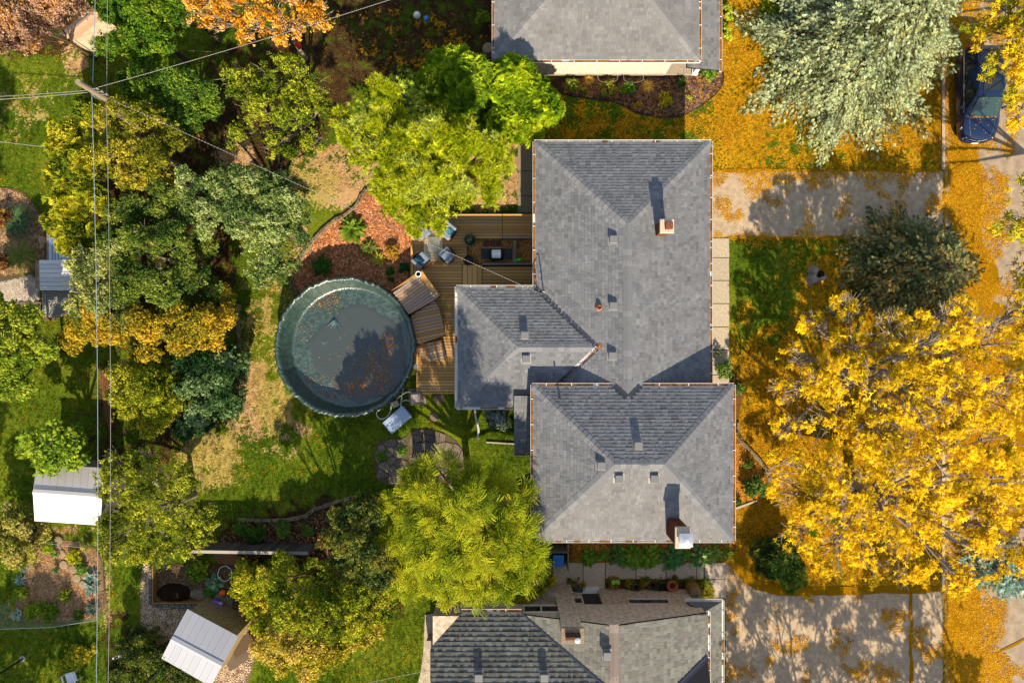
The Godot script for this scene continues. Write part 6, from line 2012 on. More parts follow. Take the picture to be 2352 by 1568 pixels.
func furniture() -> void:
	armchair("upper left grey blue armchair half under the pine", 971, 533, 0.62, 0)
	armchair("upper right armchair with a dark blue pillow under the pine", 1030, 533, -0.7, 1)
	armchair("lower left armchair with a teal patterned pillow", 970, 599, 2.35, 1)
	armchair("lower right armchair with a plain pale pillow", 1028, 588, -2.4, 2)
	var t := thing("coffee_table", "oblong glass topped table between the four armchairs", "table", P(997, 565, 0.4))
	var g := MB.new()
	var poly := PackedVector2Array()
	for k in 28:
		var a := TAU * k / 28
		poly.append(Vector2(cos(a) * 0.43, sin(a) * 0.43 + (0.33 if sin(a) > 0 else -0.33)))
	g.prism(poly, 0.42, 0.435)
	put("table_top", g, M.glass, t)
	var rim := MB.new()
	rim.col = Color(0.2, 0.2, 0.2)
	for k in 28:
		var a := poly[k]
		var b := poly[(k + 1) % 28]
		rim.tube([Vector3(a.x, 0.428, a.y), Vector3(b.x, 0.428, b.y)], [0.014, 0.014], 6)
	put("rim", rim, M.metal, t)
	for s in [[-1, -1], [1, -1], [1, 1], [-1, 1]]:
		var l := MB.new()
		l.col = Color(0.12, 0.11, 0.1)
		l.tube([Vector3(s[0] * 0.34, 0, s[1] * 0.5), Vector3(s[0] * 0.3, 0.42, s[1] * 0.44)], [0.016, 0.016], 8)
		put("leg", l, M.metal, t)
	var sh := MB.new()
	sh.col = Color(0.3, 0.28, 0.24)
	sh.bx(-0.28, 0.28, 0.12, 0.14, -0.42, 0.42)
	put("shelf", sh, M.wood, t)
	# grill
	var gr := thing("grill", "black gas grill with a steel lid panel and two side shelves", "grill", P(1141, 588, 0.06))
	var bk := Color(0.012, 0.013, 0.016)
	var b := MB.new()
	b.col = bk
	b.bx(-0.3, 0.3, 0.1, 0.8, -0.22, 0.22)
	put("cabinet", b, M.plastic, gr)
	var lid := MB.new()
	lid.col = bk
	var rings := []
	for x in [-0.33, -0.3, 0.3, 0.33]:
		var ring := PackedVector3Array()
		for k in 13:
			var a := PI * k / 12
			ring.append(Vector3(x, 0.8 + sin(a) * (0.3 if absf(x) < 0.32 else 0.26), -cos(a) * 0.27))
		rings.append(ring)
	lid.loft(rings, false)
	put("lid", lid, M.plastic, gr)
	var pn := MB.new()
	pn.col = Color(0.72, 0.70, 0.66)
	var pr := []
	for x in [-0.21, 0.21]:
		var ring := PackedVector3Array()
		for k in 9:
			var a := PI * (0.28 + 0.5 * k / 8)
			ring.append(Vector3(x, 0.8 + sin(a) * 0.308, -cos(a) * 0.278))
		pr.append(ring)
	pn.loft(pr, false)
	put("lid_panel", pn, mat("brushed_steel", Color.WHITE, 0.5, true, 0.2), gr)
	var hd := MB.new()
	hd.col = Color(0.35, 0.25, 0.2)
	hd.tube([Vector3(-0.22, 1.0, -0.27), Vector3(0.22, 1.0, -0.27)], [0.016, 0.016], 8)
	put("handle", hd, M.metal, gr)
	for s in [-1, 1]:
		var sf := MB.new()
		sf.col = Color(0.018, 0.02, 0.024)
		sf.soft(Transform3D(Basis(), Vector3(s * 0.53, 0.84, 0)), Vector3(0.4, 0.05, 0.5), 0.03)
		put("side_shelf", sf, M.plastic, gr)
	# round green ceramic cooker
	var eg := thing("ceramic_cooker", "round glossy dark green ceramic cooker in the corner of the deck", "cooker", P(1081, 554, 0.06))
	var e := MB.new()
	e.col = Color(0.008, 0.04, 0.02)
	e.lathe(Transform3D(), [[0.14, 0.05], [0.24, 0.2], [0.28, 0.45], [0.285, 0.55], [0.25, 0.72], [0.16, 0.84], [0.05, 0.87], [0.01, 0.875]], 28)
	put("shell", e, M.gloss, eg)
	var eb := MB.new()
	eb.col = Color(0.45, 0.45, 0.43)
	eb.lathe(Transform3D(), [[0.28, 0.5], [0.295, 0.5], [0.295, 0.53], [0.28, 0.535]], 28)
	put("band", eb, M.metal, eg)
	var pot := thing("pot", "black round pot at the lower corner beside the grill", "pot", P(1077, 600, 0.06))
	var pm := MB.new()
	pm.col = Color(0.015, 0.014, 0.013)
	pm.lathe(Transform3D(), [[0.18, 0], [0.22, 0.3], [0.24, 0.42], [0.22, 0.43], [0.2, 0.36], [0.01, 0.34]], 20)
	put("body", pm, M.plastic, pot)
	var can := thing("watering_can", "bright green plastic watering can by the house wall", "watering can", P(1192, 602, 0.5), 0.2)
	var cm := MB.new()
	cm.col = Color(0.02, 0.5, 0.06)
	cm.soft(Transform3D(Basis(), Vector3(0, 0.1, -0.1)), Vector3(0.32, 0.2, 0.14), 0.05)
	cm.tube([Vector3(-0.14, 0.12, -0.1), Vector3(-0.28, 0.2, -0.1)], [0.03, 0.015], 8)
	put("body", cm, M.plastic, can)
	var cup := thing("planter_cup", "white cup shaped planter with a dark inside on the upper platform", "planter", P(962, 630, 1.21))
	var cu := MB.new()
	cu.col = Color(0.75, 0.74, 0.7)
	cu.lathe(Transform3D(), [[0.09, 0], [0.13, 0.2], [0.145, 0.24], [0.105, 0.24], [0.1, 0.2]], 20)
	put("body", cu, M.plastic, cup)
	var cs := MB.new()
	cs.col = Color(0.01, 0.01, 0.012)
	cs.lathe(Transform3D(), [[0.1, 0.18], [0.1, 0.205], [0.01, 0.21]], 20)
	put("soil", cs, M.mulch, cup)
	for q in [[991, 674, "leftmost"], [996.5, 679.5, "lowest"], [1003, 675, "rightmost"]]:
		var mb := MB.new()
		mb.col = Color(0.8, 0.78, 0.72)
		mb.lathe(Transform3D(Basis(), P(q[0], q[1], 1.21)), [[0.045, 0], [0.05, 0.1], [0.035, 0.12], [0.01, 0.1]], 14)
		tag(put("candle", mb, M.plastic), "small white candle on the platform corner, the %s of three" % q[2], "candle", "candles on the platform corner")


func pool_gear() -> void:
	var t := thing("storage_box", "grey blue deck box standing askew beside the pool", "storage box", P(911.5, 964, 0.55) * Vector3(1, 0, 1), 0.72)
	var b := MB.new()
	b.col = Color(0.26, 0.33, 0.43)
	b.soft(Transform3D(Basis(), Vector3(0, 0.26, 0)), Vector3(1.22, 0.5, 0.66), 0.03)
	put("body", b, M.plastic, t)
	var l := MB.new()
	l.col = Color(0.33, 0.41, 0.53)
	l.soft(Transform3D(Basis(), Vector3(0, 0.54, 0)), Vector3(1.28, 0.07, 0.72), 0.03)
	for k in 4:
		l.soft(Transform3D(Basis(), Vector3(-0.05, 0.578, -0.24 + k * 0.16)), Vector3(1.1, 0.012, 0.09), 0.006)
	put("lid", l, M.plastic, t)
	var f := thing("pool_filter", "beige covered pool filter beside the lower end of the deck", "pool filter", P(956, 912, 0.4) * Vector3(1, 0, 1), 0.06)
	var fm := MB.new()
	fm.col = Color(0.46, 0.36, 0.3)
	fm.soft(Transform3D(Basis(), Vector3(0, 0.3, 0)), Vector3(0.6, 0.6, 0.55), 0.14)
	fm.col = Color(0.55, 0.45, 0.38)
	fm.soft(Transform3D(Basis(), Vector3(0.0, 0.62, 0.02)), Vector3(0.44, 0.06, 0.4), 0.03)
	put("cover", fm, M.cloth, f)
	var base := MB.new()
	base.col = Color(0.3, 0.26, 0.2)
	base.bx(-0.42, 0.42, -0.02, 0.06, -0.4, 0.4)
	put("base_slab", base, M.concrete, f)
	var p := thing("pump_box", "small square beige pump cap between the pool and the deck box", "pump", P(907, 928, 0.3) * Vector3(1, 0, 1), 0.5)
	var pm := MB.new()
	pm.col = Color(0.4, 0.35, 0.22)
	pm.soft(Transform3D(Basis(), Vector3(0, 0.15, 0)), Vector3(0.36, 0.3, 0.32), 0.02)
	put("body", pm, M.plastic, p)
	for q in [["white hose curling beside the pool and deck box", [[898, 930, 0.5], [897, 942, 0.3], [893, 952, 0.12], [884, 960, 0.1], [873, 962, 0.1], [866, 955, 0.1], [865, 946, 0.15], [872, 940, 0.4]]], ["white hose from the pool rim to the beige filter", [[911, 916, 0.5], [922, 907, 0.45], [935, 900, 0.4], [946, 902, 0.4]]],
			["grey hose from the pool rim down to the deck box", [[926, 892, 1.0], [923, 908, 0.6], [921, 925, 0.4], [920, 935, 0.45]]], ["grey hose from the filter back to the deck box", [[946, 922, 0.35], [934, 919, 0.3], [924, 921, 0.3], [921, 927, 0.3]]]]:
		var pts := []
		var rad := []
		for a in q[1]:
			pts.append(P(a[0], a[1], a[2]))
			rad.append(0.032)
		var mb := MB.new()
		mb.col = Color(0.68, 0.62, 0.5) if "white" in q[0] else Color(0.4, 0.4, 0.38)
		mb.tube(smooth(pts, 3), rep(0.03, (pts.size() - 1) * 3 + 1), 8)
		tag(put("hose", mb, M.plastic), q[0], "hose")
	var sk := MB.new()
	sk.col = Color(0.75, 0.72, 0.68)
	sk.lathe(Transform3D(Basis(), P(953, 841, 0.9)), [[0.13, 0], [0.14, 0.1], [0.1, 0.14], [0.02, 0.15]], 18)
	tag(put("skimmer_lid", sk, M.plastic), "round white lid between the pool rim and the deck", "lid")
	for q in [[996.5, 958, 0.25, "small round grey stepping stone in the back lawn"], [1008, 913, 0.3, "irregular brown stepping stone near the deck corner"]]:
		stone(q[3], q[0], q[1], q[2], "stepping_stone", "stepping stone")


func rep(x: float, n: int) -> Array:
	var a := []
	for i in n:
		a.append(x)
	return a


func smooth(pts: Array, n: int) -> Array:
	var out := []
	for i in pts.size() - 1:
		var p0: Vector3 = pts[maxi(i - 1, 0)]
		var p3: Vector3 = pts[mini(i + 2, pts.size() - 1)]
		for k in n:
			out.append((pts[i] as Vector3).cubic_interpolate(pts[i + 1], p0, p3, float(k) / n))
	out.append(pts[-1])
	return out


func stone(label: String, px: float, py: float, r: float, called := "stone", category := "stone", group := "", col := Color(0.36, 0.29, 0.21), h := 0.08, long := 1.0, turn := 0.0) -> void:
	var mb := MB.new()
	var f := R(0.8, 1.15)
	mb.col = Color(col.r * f, col.g * f, col.b * f)
	var poly := PackedVector2Array()
	for k in 9:
		var a := TAU * k / 9
		var q := Vector2(cos(a) * long, sin(a) / long) * r * R(0.82, 1.12)
		poly.append(q.rotated(turn))
	mb.prism(poly, -0.03, h, r * 0.12)
	var o := put(called, mb, M.stone, null, Transform3D(Basis(), P(px, py)))
	tag(o, label, category, group)


# irregular flat stones: cells round jittered points inside an outline
func flagstones(parent: Node3D, pts: Array, step: float, col: Color) -> void:
	var poly := poly2(pts, 0.05)
	var lo := Vector2(1e9, 1e9)
	var hi := Vector2(-1e9, -1e9)
	for p in poly:
		lo = lo.min(p)
		hi = hi.max(p)
	var seeds := []
	var y := lo.y
	while y < hi.y + step:
		var x := lo.x
		while x < hi.x + step:
			seeds.append(Vector2(x + R(-0.5, 0.5) * step, y + R(-0.5, 0.5) * step))
			x += step
		y += step
	for i in seeds.size():
		var s: Vector2 = seeds[i]
		if not Geometry2D.is_point_in_polygon(s, poly):
			continue
		var cell := PackedVector2Array([s + Vector2(-1, -1) * step * 1.6, s + Vector2(1, -1) * step * 1.6, s + Vector2(1, 1) * step * 1.6, s + Vector2(-1, 1) * step * 1.6])
		for j in seeds.size():
			if j == i or s.distance_to(seeds[j]) > step * 3:
				continue
			var m: Vector2 = (s + seeds[j]) / 2
			var d: Vector2 = (seeds[j] - s).normalized()
			var cut := PackedVector2Array()
			for k in cell.size():
				var a := cell[k]
				var b := cell[(k + 1) % cell.size()]
				var da := (a - m).dot(d) + 0.014
				var db := (b - m).dot(d) + 0.014
				if da < 0:
					cut.append(a)
				if (da < 0) != (db < 0):
					cut.append(a.lerp(b, da / (da - db)))
			cell = cut
			if cell.size() < 3:
				break
		if cell.size() < 3:
			continue
		var parts := Geometry2D.intersect_polygons(cell, poly)
		if parts.is_empty() or parts[0].size() < 3:
			continue
		var f := R(0.7, 1.2)
		var mb := MB.new()
		mb.col = Color(col.r * f, col.g * f * R(0.95, 1.05), col.b * f)
		mb.prism(parts[0], 0.0, 0.055 + R(-0.008, 0.012), 0.012)
		put("flagstone", mb, M.stone, parent)


func patio() -> void:
	var t := thing("stone_patio", "irregular flagstone patio in two lobes above the willow", "patio")
	t.remove_meta("category")
	t.set_meta("kind", "structure")
	sheet("mulch_bed", "mossy joints and earth under the flagstone patio", rounded([[860, 1030], [866, 1014], [890, 1006], [930, 1008], [945, 985], [975, 984], [1010, 990], [1045, 1008], [1068, 1040], [1070, 1080], [1040, 1110], [960, 1116], [870, 1112], [858, 1080]], 1), -0.1, 0.022, Color(0.3, 0.24, 0.12), M.mulch)
	flagstones(t, rounded([[862, 1030], [868, 1014], [890, 1008], [934, 1008], [938, 1060], [930, 1112], [870, 1112], [860, 1080]], 1), 0.42, Color(0.42, 0.33, 0.25))
	flagstones(t, rounded([[939, 1008], [950, 988], [975, 985], [1010, 991], [1045, 1010], [1066, 1040], [1068, 1080], [1036, 1106], [940, 1100]], 1), 0.5, Color(0.38, 0.3, 0.225))
	for q in [[962, 1026, "left"], [990, 1024, "right"]]:
		var c := thing("garden_chair", "dark plastic garden chair on the patio, the %s one under the willow" % q[2], "chair", P(q[0], q[1]), PI, "dark chairs on the patio")
		var s := MB.new()
		s.col = Color(0.028, 0.035, 0.042)
		s.soft(Transform3D(Basis(), Vector3(0, 0.4, 0)), Vector3(0.52, 0.05, 0.52), 0.03)
		put("seat", s, M.plastic, c)
		var b := MB.new()
		b.col = Color(0.028, 0.035, 0.042)
		for k in 5:
			b.box(Transform3D(Basis(Vector3.RIGHT, -0.25), Vector3(-0.2 + k * 0.1, 0.66, -0.3)), Vector3(0.07, 0.5, 0.02))
		b.box(Transform3D(Basis(Vector3.RIGHT, -0.25), Vector3(0, 0.9, -0.36)), Vector3(0.5, 0.06, 0.03))
		put("backrest", b, M.plastic, c)
		for s2 in [[-1, -1], [1, -1], [1, 1], [-1, 1]]:
			var l := MB.new()
			l.col = Color(0.028, 0.035, 0.042)
			l.tube([Vector3(s2[0] * 0.26, 0.04, s2[1] * 0.26), Vector3(s2[0] * 0.22, 0.4, s2[1] * 0.22)], [0.02, 0.026], 6)
			put("leg", l, M.plastic, c)
	for q in [[880, 1046, 15, "left"], [926, 1036, 14, "right"]]:
		shrub("moss_tuft", "bright tuft of low green growing in the patio, the %s one" % q[3], q[0], q[1], q[2], 0.16, "leaf", [Color(0.06, 0.15, 0.01), Color(0.1, 0.2, 0.012)], 120, 0.5, "", "plant")
	# edging stones
	var rows := [["timber edge of the red mulch bed", [[840, 436], [830, 452], [822, 468], [806, 484], [788, 498], [772, 504], [756, 516], [744, 526], [728, 544], [714, 560], [702, 574], [694, 590], [684, 604]], 12], ["edge of the dark bed below the back lawn", [[548, 1192], [590, 1194], [640, 1194], [680, 1190], [706, 1182], [720, 1170], [745, 1162], [772, 1152], [806, 1142], [828, 1140], [850, 1150], [875, 1150]], 13],
		["edge of the back lawn beside the dark shrub", [[549, 700], [548, 735], [549, 770], [551, 800]], 4], ["lower left edge of the red mulch bed", [[672, 640], [672, 660], [680, 672]], 3], ["edge of the front planting bed", [[1694, 970], [1697, 1000], [1704, 1016], [1722, 1032], [1745, 1058], [1760, 1078], [1768, 1105]], 7]]
	for row in rows:
		var pts := []
		for a in row[1]:
			pts.append(P(a[0], a[1]))
		var n: int = row[2] * 2
		var edge := thing("stone_edging", "rough tan stones laid along the " + row[0], "edging")
		for i in n:
			var x := (i + 0.5) / n * (pts.size() - 1)
			var k := int(x)
			var p: Vector3 = (pts[k] as Vector3).lerp(pts[k + 1], x - k)
			var d: Vector3 = pts[k + 1] - pts[k]
			var mb := MB.new()
			var f := R(0.75, 1.25)
			mb.col = Color(0.42 * f, 0.33 * f, 0.2 * f)
			mb.soft(Transform3D(Basis(Vector3.UP, -atan2(d.z, d.x) + R(-0.12, 0.12)), Vector3(0, 0.06, 0)), Vector3(pts[0].distance_to(pts[1]) * 0.1 + R(0.22, 0.42), 0.16, R(0.13, 0.2)), 0.03)
			put("stone", mb, M.stone, edge, Transform3D(Basis(), p))
	for q in [["pale timber edging beside the lower end of the front bed", [[1688, 1166], [1738, 1148], [1739, 1152], [1688, 1171]]], ["white board lying in the shade left of the lean-to roof", [[1117, 1014], [1182, 1018], [1182, 1021], [1117, 1017]]]]:
		var mb := MB.new()
		mb.col = Color(0.62, 0.54, 0.42)
		mb.prism(poly2(q[1], 0.08), -0.02, 0.1, 0.0)
		tag(put("board", mb, M.wood), q[0], "board")
	var pm := MB.new()
	pm.col = Color(0.55, 0.55, 0.52)
	pm.tube(smooth([P(1091, 942, 0.6), P(1092, 952, 0.1), P(1095, 968, 0.06), P(1099, 985, 0.06), P(1098, 1000, 0.06), P(1096, 1007, 0.05)], 3), rep(0.055, 16), 10)
	tag(put("drain_pipe", pm, M.plastic), "white downspout extension pipe lying on the back lawn", "pipe")


# ---------------------------------------------------------------- back yards on the left
func fence() -> void:
	var t := thing("wooden_fence", "weathered dark board fence with a pale top rail at the lower left", "fence")
	var a := P(470, 1244)
	var b := P(728, 1248)
	var n := 40
	var d := (b - a) / n
	var shapes := []
	for k in 5:
		var mb := MB.new()
		var f := R(0.6, 1.4)
		mb.col = Color(0.16 * f, 0.145 * f, 0.125 * f)
		mb.bx(0.006, d.length() - 0.006, 0.03, 1.42 + R(-0.01, 0.02), -0.012, 0.012)
		shapes.append(mb.commit())
	for k in n:
		put("plank", shapes[rng.randi() % 5], M.wood, t, Transform3D(Basis(Vector3.UP, -atan2(d.z, d.x)), a + d * k + Vector3(0, 0, R(-0.006, 0.006))))
	for k in 5:
		var p := MB.new()
		p.col = Color(0.2, 0.17, 0.13)
		p.bx(-0.045, 0.045, -0.2, 1.44, 0.02, 0.11)
		put("post", p, M.wood, t, Transform3D(Basis(), a.lerp(b, k / 4.0)))
	for y in [0.4, 1.1]:
		var r := MB.new()
		r.col = Color(0.2, 0.17, 0.13)
		r.tube([a + Vector3(0, y, 0.035), b + Vector3(0, y, 0.035)], [0.035, 0.035], 4)
		put("rail", r, M.wood, t)
	for k in 3:
		var r := MB.new()
		r.col = Color(0.56, 0.5, 0.42) * R(0.9, 1.05)
		r.bx(0, (b - a).length() / 3 - 0.008, 1.445, 1.48, -0.04, 0.1)
		put("top_rail", r, M.wood, t, Transform3D(Basis(Vector3.UP, -atan2(d.z, d.x)), a.lerp(b, k / 3.0)))


# a gabled shed: grid corners of the two eaves and the ridge; roof panels one by one
func shed(label: String, e1: Array, rd: Array, e2: Array, eh: float, rh: float, n: int, roof_col: Color, wall_col: Color, bright := 1.0) -> void:
	var t := thing("shed", label, "shed")
	var a0 := P(e1[0], e1[1], eh)
	var a1 := P(e1[2], e1[3], eh)
	var r0 := P(rd[0], rd[1], rh)
	var r1 := P(rd[2], rd[3], rh)
	var b0 := P(e2[0], e2[1], eh)
	var b1 := P(e2[2], e2[3], eh)
	for side in [[a0, a1, 1.0], [b0, b1, bright]]:
		for k in n:
			var f0 := float(k) / n
			var f1 := float(k + 1) / n
			var mb := MB.new()
			var f := R(0.96, 1.04) * float(side[2])
			mb.col = Color(roof_col.r * f, roof_col.g * f, roof_col.b * f)
			var p: Vector3 = side[0].lerp(side[1], f0)
			var q: Vector3 = side[0].lerp(side[1], f1)
			var u := r0.lerp(r1, f0)
			var v := r0.lerp(r1, f1)
			var g := (q - p).normalized() * 0.004
			var up := Vector3.UP * 0.02
			mb.quad(p + g + up, q - g + up, v - g + up, u + g + up)
			mb.quad(p + g, q - g, v - g, u + g)
			mb.quad(p + g + up, q - g + up, q - g, p + g)
			# the standing seam
			mb.quad(p + up, p + g * 4 + up * 1.5, u + g * 4 + up * 1.5, u + up)
			mb.quad(p + g * 4 + up * 1.5, p + g * 8 + up, u + g * 8 + up, u + g * 4 + up * 1.5)
			put("roof_panel", mb, M.paint, t)
	var ca := MB.new()
	ca.col = roof_col * 1.05
	var rd_ := (r1 - r0).normalized()
	var sd := rd_.cross(Vector3.UP)
	ca.quad(r0 + Vector3.UP * 0.06, r1 + Vector3.UP * 0.06, r1 + sd * 0.14 + Vector3.UP * 0.0, r0 + sd * 0.14)
	ca.quad(r0 + Vector3.UP * 0.06, r1 + Vector3.UP * 0.06, r1 - sd * 0.14 + Vector3.UP * 0.0, r0 - sd * 0.14)
	put("ridge_cap", ca, M.paint, t)
	var w := MB.new()
	w.col = wall_col
	var mid := (a0 + a1 + b0 + b1) / 4
	var c := []
	for p in [a0, a1, b1, b0]:
		c.append(p.lerp(mid, 0.09))
	for k in 4:
		var p: Vector3 = c[k]
		var q: Vector3 = c[(k + 1) % 4]
		w.quad(Vector3(p.x, -0.1, p.z), Vector3(q.x, -0.1, q.z), Vector3(q.x, eh - 0.02, q.z), Vector3(p.x, eh - 0.02, p.z))
	w.tri(c[0] - Vector3.UP * 0.02, c[3] - Vector3.UP * 0.02, r0.lerp(r1, 0.09) - Vector3.UP * 0.06)
	w.tri(c[1] - Vector3.UP * 0.02, c[2] - Vector3.UP * 0.02, r1.lerp(r0, 0.09) - Vector3.UP * 0.06)
	put("wall", w, M.siding, t)


func yards() -> void:
	shed("white metal roofed shed beside the paired wires at the left", [84, 1066, 238, 1074], [75, 1130, 234, 1141], [79, 1196, 230, 1206], 2.1, 2.65, 9, Color(0.60, 0.555, 0.52), Color(0.3, 0.26, 0.2), 1.25)
	shed("tilted pale grey metal roofed shed near the bottom edge", [430, 1398, 548, 1461], [393, 1466, 510, 1528], [370, 1511, 484, 1576], 2.1, 2.55, 8, Color(0.34, 0.35, 0.385), Color(0.42, 0.32, 0.16))
	shed("cream shed with a brown roof at the top left edge", [136, 78, 205, 20], [150, 84, 222, 26], [172, 92, 240, 36], 1.9, 2.3, 5, Color(0.42, 0.27, 0.18), Color(0.74, 0.6, 0.42), 1.0)
	# two sheets of plywood leaning on the tilted shed
	for q in [["brown plywood sheet leaning on the tilted shed, upper one", Vector3(0, 0, 0), P(527, 1480, 0), P(568, 1447, 0), 0.9, Color(0.35, 0.25, 0.16)], ["pale plywood sheet leaning on the tilted shed, lower one", Vector3(0, 0, 0), P(515, 1510, 0), P(560, 1480, 0), 0.9, Color(0.5, 0.39, 0.27)]]:
		var mb := MB.new()
		mb.col = q[5]
		var u := Vector3(0.42, 0.35, 0.5)
		mb.quad(q[2], q[3], q[3] + u, q[2] + u)
		mb.quad(q[2] + Vector3(0, 0.015, 0.01), q[3] + Vector3(0, 0.015, 0.01), q[3] + u + Vector3(0, 0.015, 0.01), q[2] + u + Vector3(0, 0.015, 0.01))
		tag(put("plywood_sheet", mb, M.wood), q[0], "plywood sheet")
	# timber edged raised bed
	var t := thing("raised_bed_edge", "grey timber wall and brown rail of the bed behind the tilted shed", "garden edging")
	for k in 9:
		var mb := MB.new()
		var f := R(0.75, 1.2)
		mb.col = Color(0.3 * f, 0.29 * f, 0.27 * f)
		mb.prism(poly2([[340, 1305 + k * 9.5], [347, 1305 + k * 9.5], [347, 1313.5 + k * 9.5], [340, 1313.5 + k * 9.5]], 0.35), 0.0, 0.35, 0.01)
		put("block", mb, M.stone, t)
	for k in 9:
		var mb := MB.new()
		var f := R(0.75, 1.2)
		mb.col = Color(0.3 * f, 0.29 * f, 0.27 * f)
		mb.prism(poly2([[348 + k * 13, 1388], [360 + k * 13, 1388], [360 + k * 13, 1396], [348 + k * 13, 1396]], 0.35), 0.0, 0.35, 0.01)
		put("block", mb, M.stone, t)
	for q in [[[348, 1300], [350.5, 1300], [350.5, 1386], [348, 1386]], [[348, 1384.5], [466, 1384.5], [466, 1387], [348, 1387]]]:
		var mb := MB.new()
		mb.col = Color(0.42, 0.24, 0.08)
		mb.prism(poly2(q, 0.4), 0.0, 0.4, 0.0)
		put("rail", mb, M.wood, t)
	var hp := MB.new()
	hp.col = Color(0.05, 0.03, 0.018)
	var rings := []
	for j in 7:
		var ring := PackedVector3Array()
		for k in 24:
			var a := -TAU * k / 24
			var r := 1.0 - j / 6.0
			ring.append(P(400, 1361) + Vector3(cos(a) * 0.85 * r, 0.03 + (1 - r * r) * 0.35 + fine.get_noise_2d(cos(a) * r * 60, sin(a) * r * 60) * 0.06, sin(a) * 0.5 * r))
		rings.append(ring)
	hp.loft(rings, true)
	tag(put("soil_heap", hp, M.mulch), "dark heap of soil in the timber edged bed", "soil heap")
	for q in [[458, 1365, 0.4, 1.2, "left of the purple bag"], [480, 1376, 0.36, 1.3, "just under the purple bag"], [503, 1375, 0.34, 1.2, "right behind the purple bag"], [524, 1386, 0.42, 1.4, "right of the purple bag"], [516, 1398, 0.3, 1.1, "below the right flat stone"]]:
		stone("flat tan stone behind the tilted shed, " + q[4], q[0], q[1], q[2], "flat_stone", "stone", "", Color(0.46, 0.36, 0.24), 0.1, q[3], R(0, 3))
	var bag := MB.new()
	var rb := []
	for j in 7:
		var ring := PackedVector3Array()
		var s: float = [0.5, 0.85, 1.0, 1.0, 0.95, 0.7, 0.1][j]
		for k in 22:
			var a := -TAU * k / 22
			var w := 1.0 + fine.get_noise_2d(k * 30.0, j * 15.0) * 0.25
			ring.append(Vector3(cos(a) * 0.34 * s * w, [0.02, 0.06, 0.14, 0.22, 0.28, 0.32, 0.34][j] + fine.get_noise_2d(k * 26.0, j * 40.0) * 0.03, sin(a) * 0.27 * s * w))
		rb.append(ring)
	var first := bag.v.size()
	bag.loft(rb, true)
	for i in range(first, bag.v.size()):
		bag.c[i] = Color(0.14, 0.05, 0.36) if fine.get_noise_2d(bag.v[i].x * 55, bag.v[i].z * 55 + 40) > -0.05 else Color(0.6, 0.6, 0.68)
	tag(put("soil_bag", bag, M.gloss, null, Transform3D(Basis(Vector3.UP, -0.5), P(501, 1386, 0.1))), "purple and white plastic bag on flat stones behind the tilted shed", "bag")
	var pu := MB.new()
	pu.col = Color(0.75, 0.13, 0.01)
	var pr := []
	for j in 9:
		var ring := PackedVector3Array()
		var a2 := PI * j / 8
		for k in 32:
			var a := -TAU * k / 32
			var r := sin(a2) * (0.15 + 0.012 * absf(cos(a * 5)))
			ring.append(Vector3(cos(a) * maxf(r, 0.004), 0.13 - cos(a2) * 0.12, sin(a) * maxf(r, 0.004)))
		pr.append(ring)
	pu.loft(pr, true)
	var pk := thing("pumpkin", "orange pumpkin among the squash leaves", "pumpkin", P(513.5, 1359, 0.03))
	put("body", pu, M.plastic, pk)
	var sm := MB.new()
	sm.col = Color(0.2, 0.17, 0.05)
	sm.tube([Vector3(0, 0.22, 0), Vector3(0.02, 0.3, 0.01)], [0.022, 0.016], 6)
	put("stem", sm, M.bark, pk)
	var hoop := MB.new()
	hoop.col = Color(0.62, 0.62, 0.58)
	var hpnts := []
	for k in 25:
		hpnts.append(P(516, 1317, 0.5) + Vector3(cos(TAU * k / 24) * 0.34, 0.03 * sin(k * 1.3), sin(TAU * k / 24) * 0.36))
	hoop.tube(hpnts, rep(0.016, 25), 6)
	tag(put("plant_hoop", hoop, M.metal), "pale ring of a plant support above the squash plants", "plant hoop")
	var fr := MB.new()
	fr.col = Color(0.5, 0.38, 0.24)
	for q in [[548, 1392, 560, 1394], [546, 1418, 558, 1420], [548, 1392, 546, 1418], [560, 1394, 558, 1420], [547, 1402, 559, 1412], [559, 1402, 546, 1412]]:
		fr.tube([P(q[0], q[1], 0.5), P(q[2], q[3], 0.5)], [0.016, 0.016], 5)
	for q in [[548, 1392], [560, 1394], [546, 1418], [558, 1420]]:
		fr.tube([P(q[0], q[1], 0), P(q[0], q[1], 0.5)], [0.016, 0.016], 5)
	tag(put("plant_trellis", fr, M.wood), "thin wooden plant frame at the corner of the tilted shed", "plant frame")
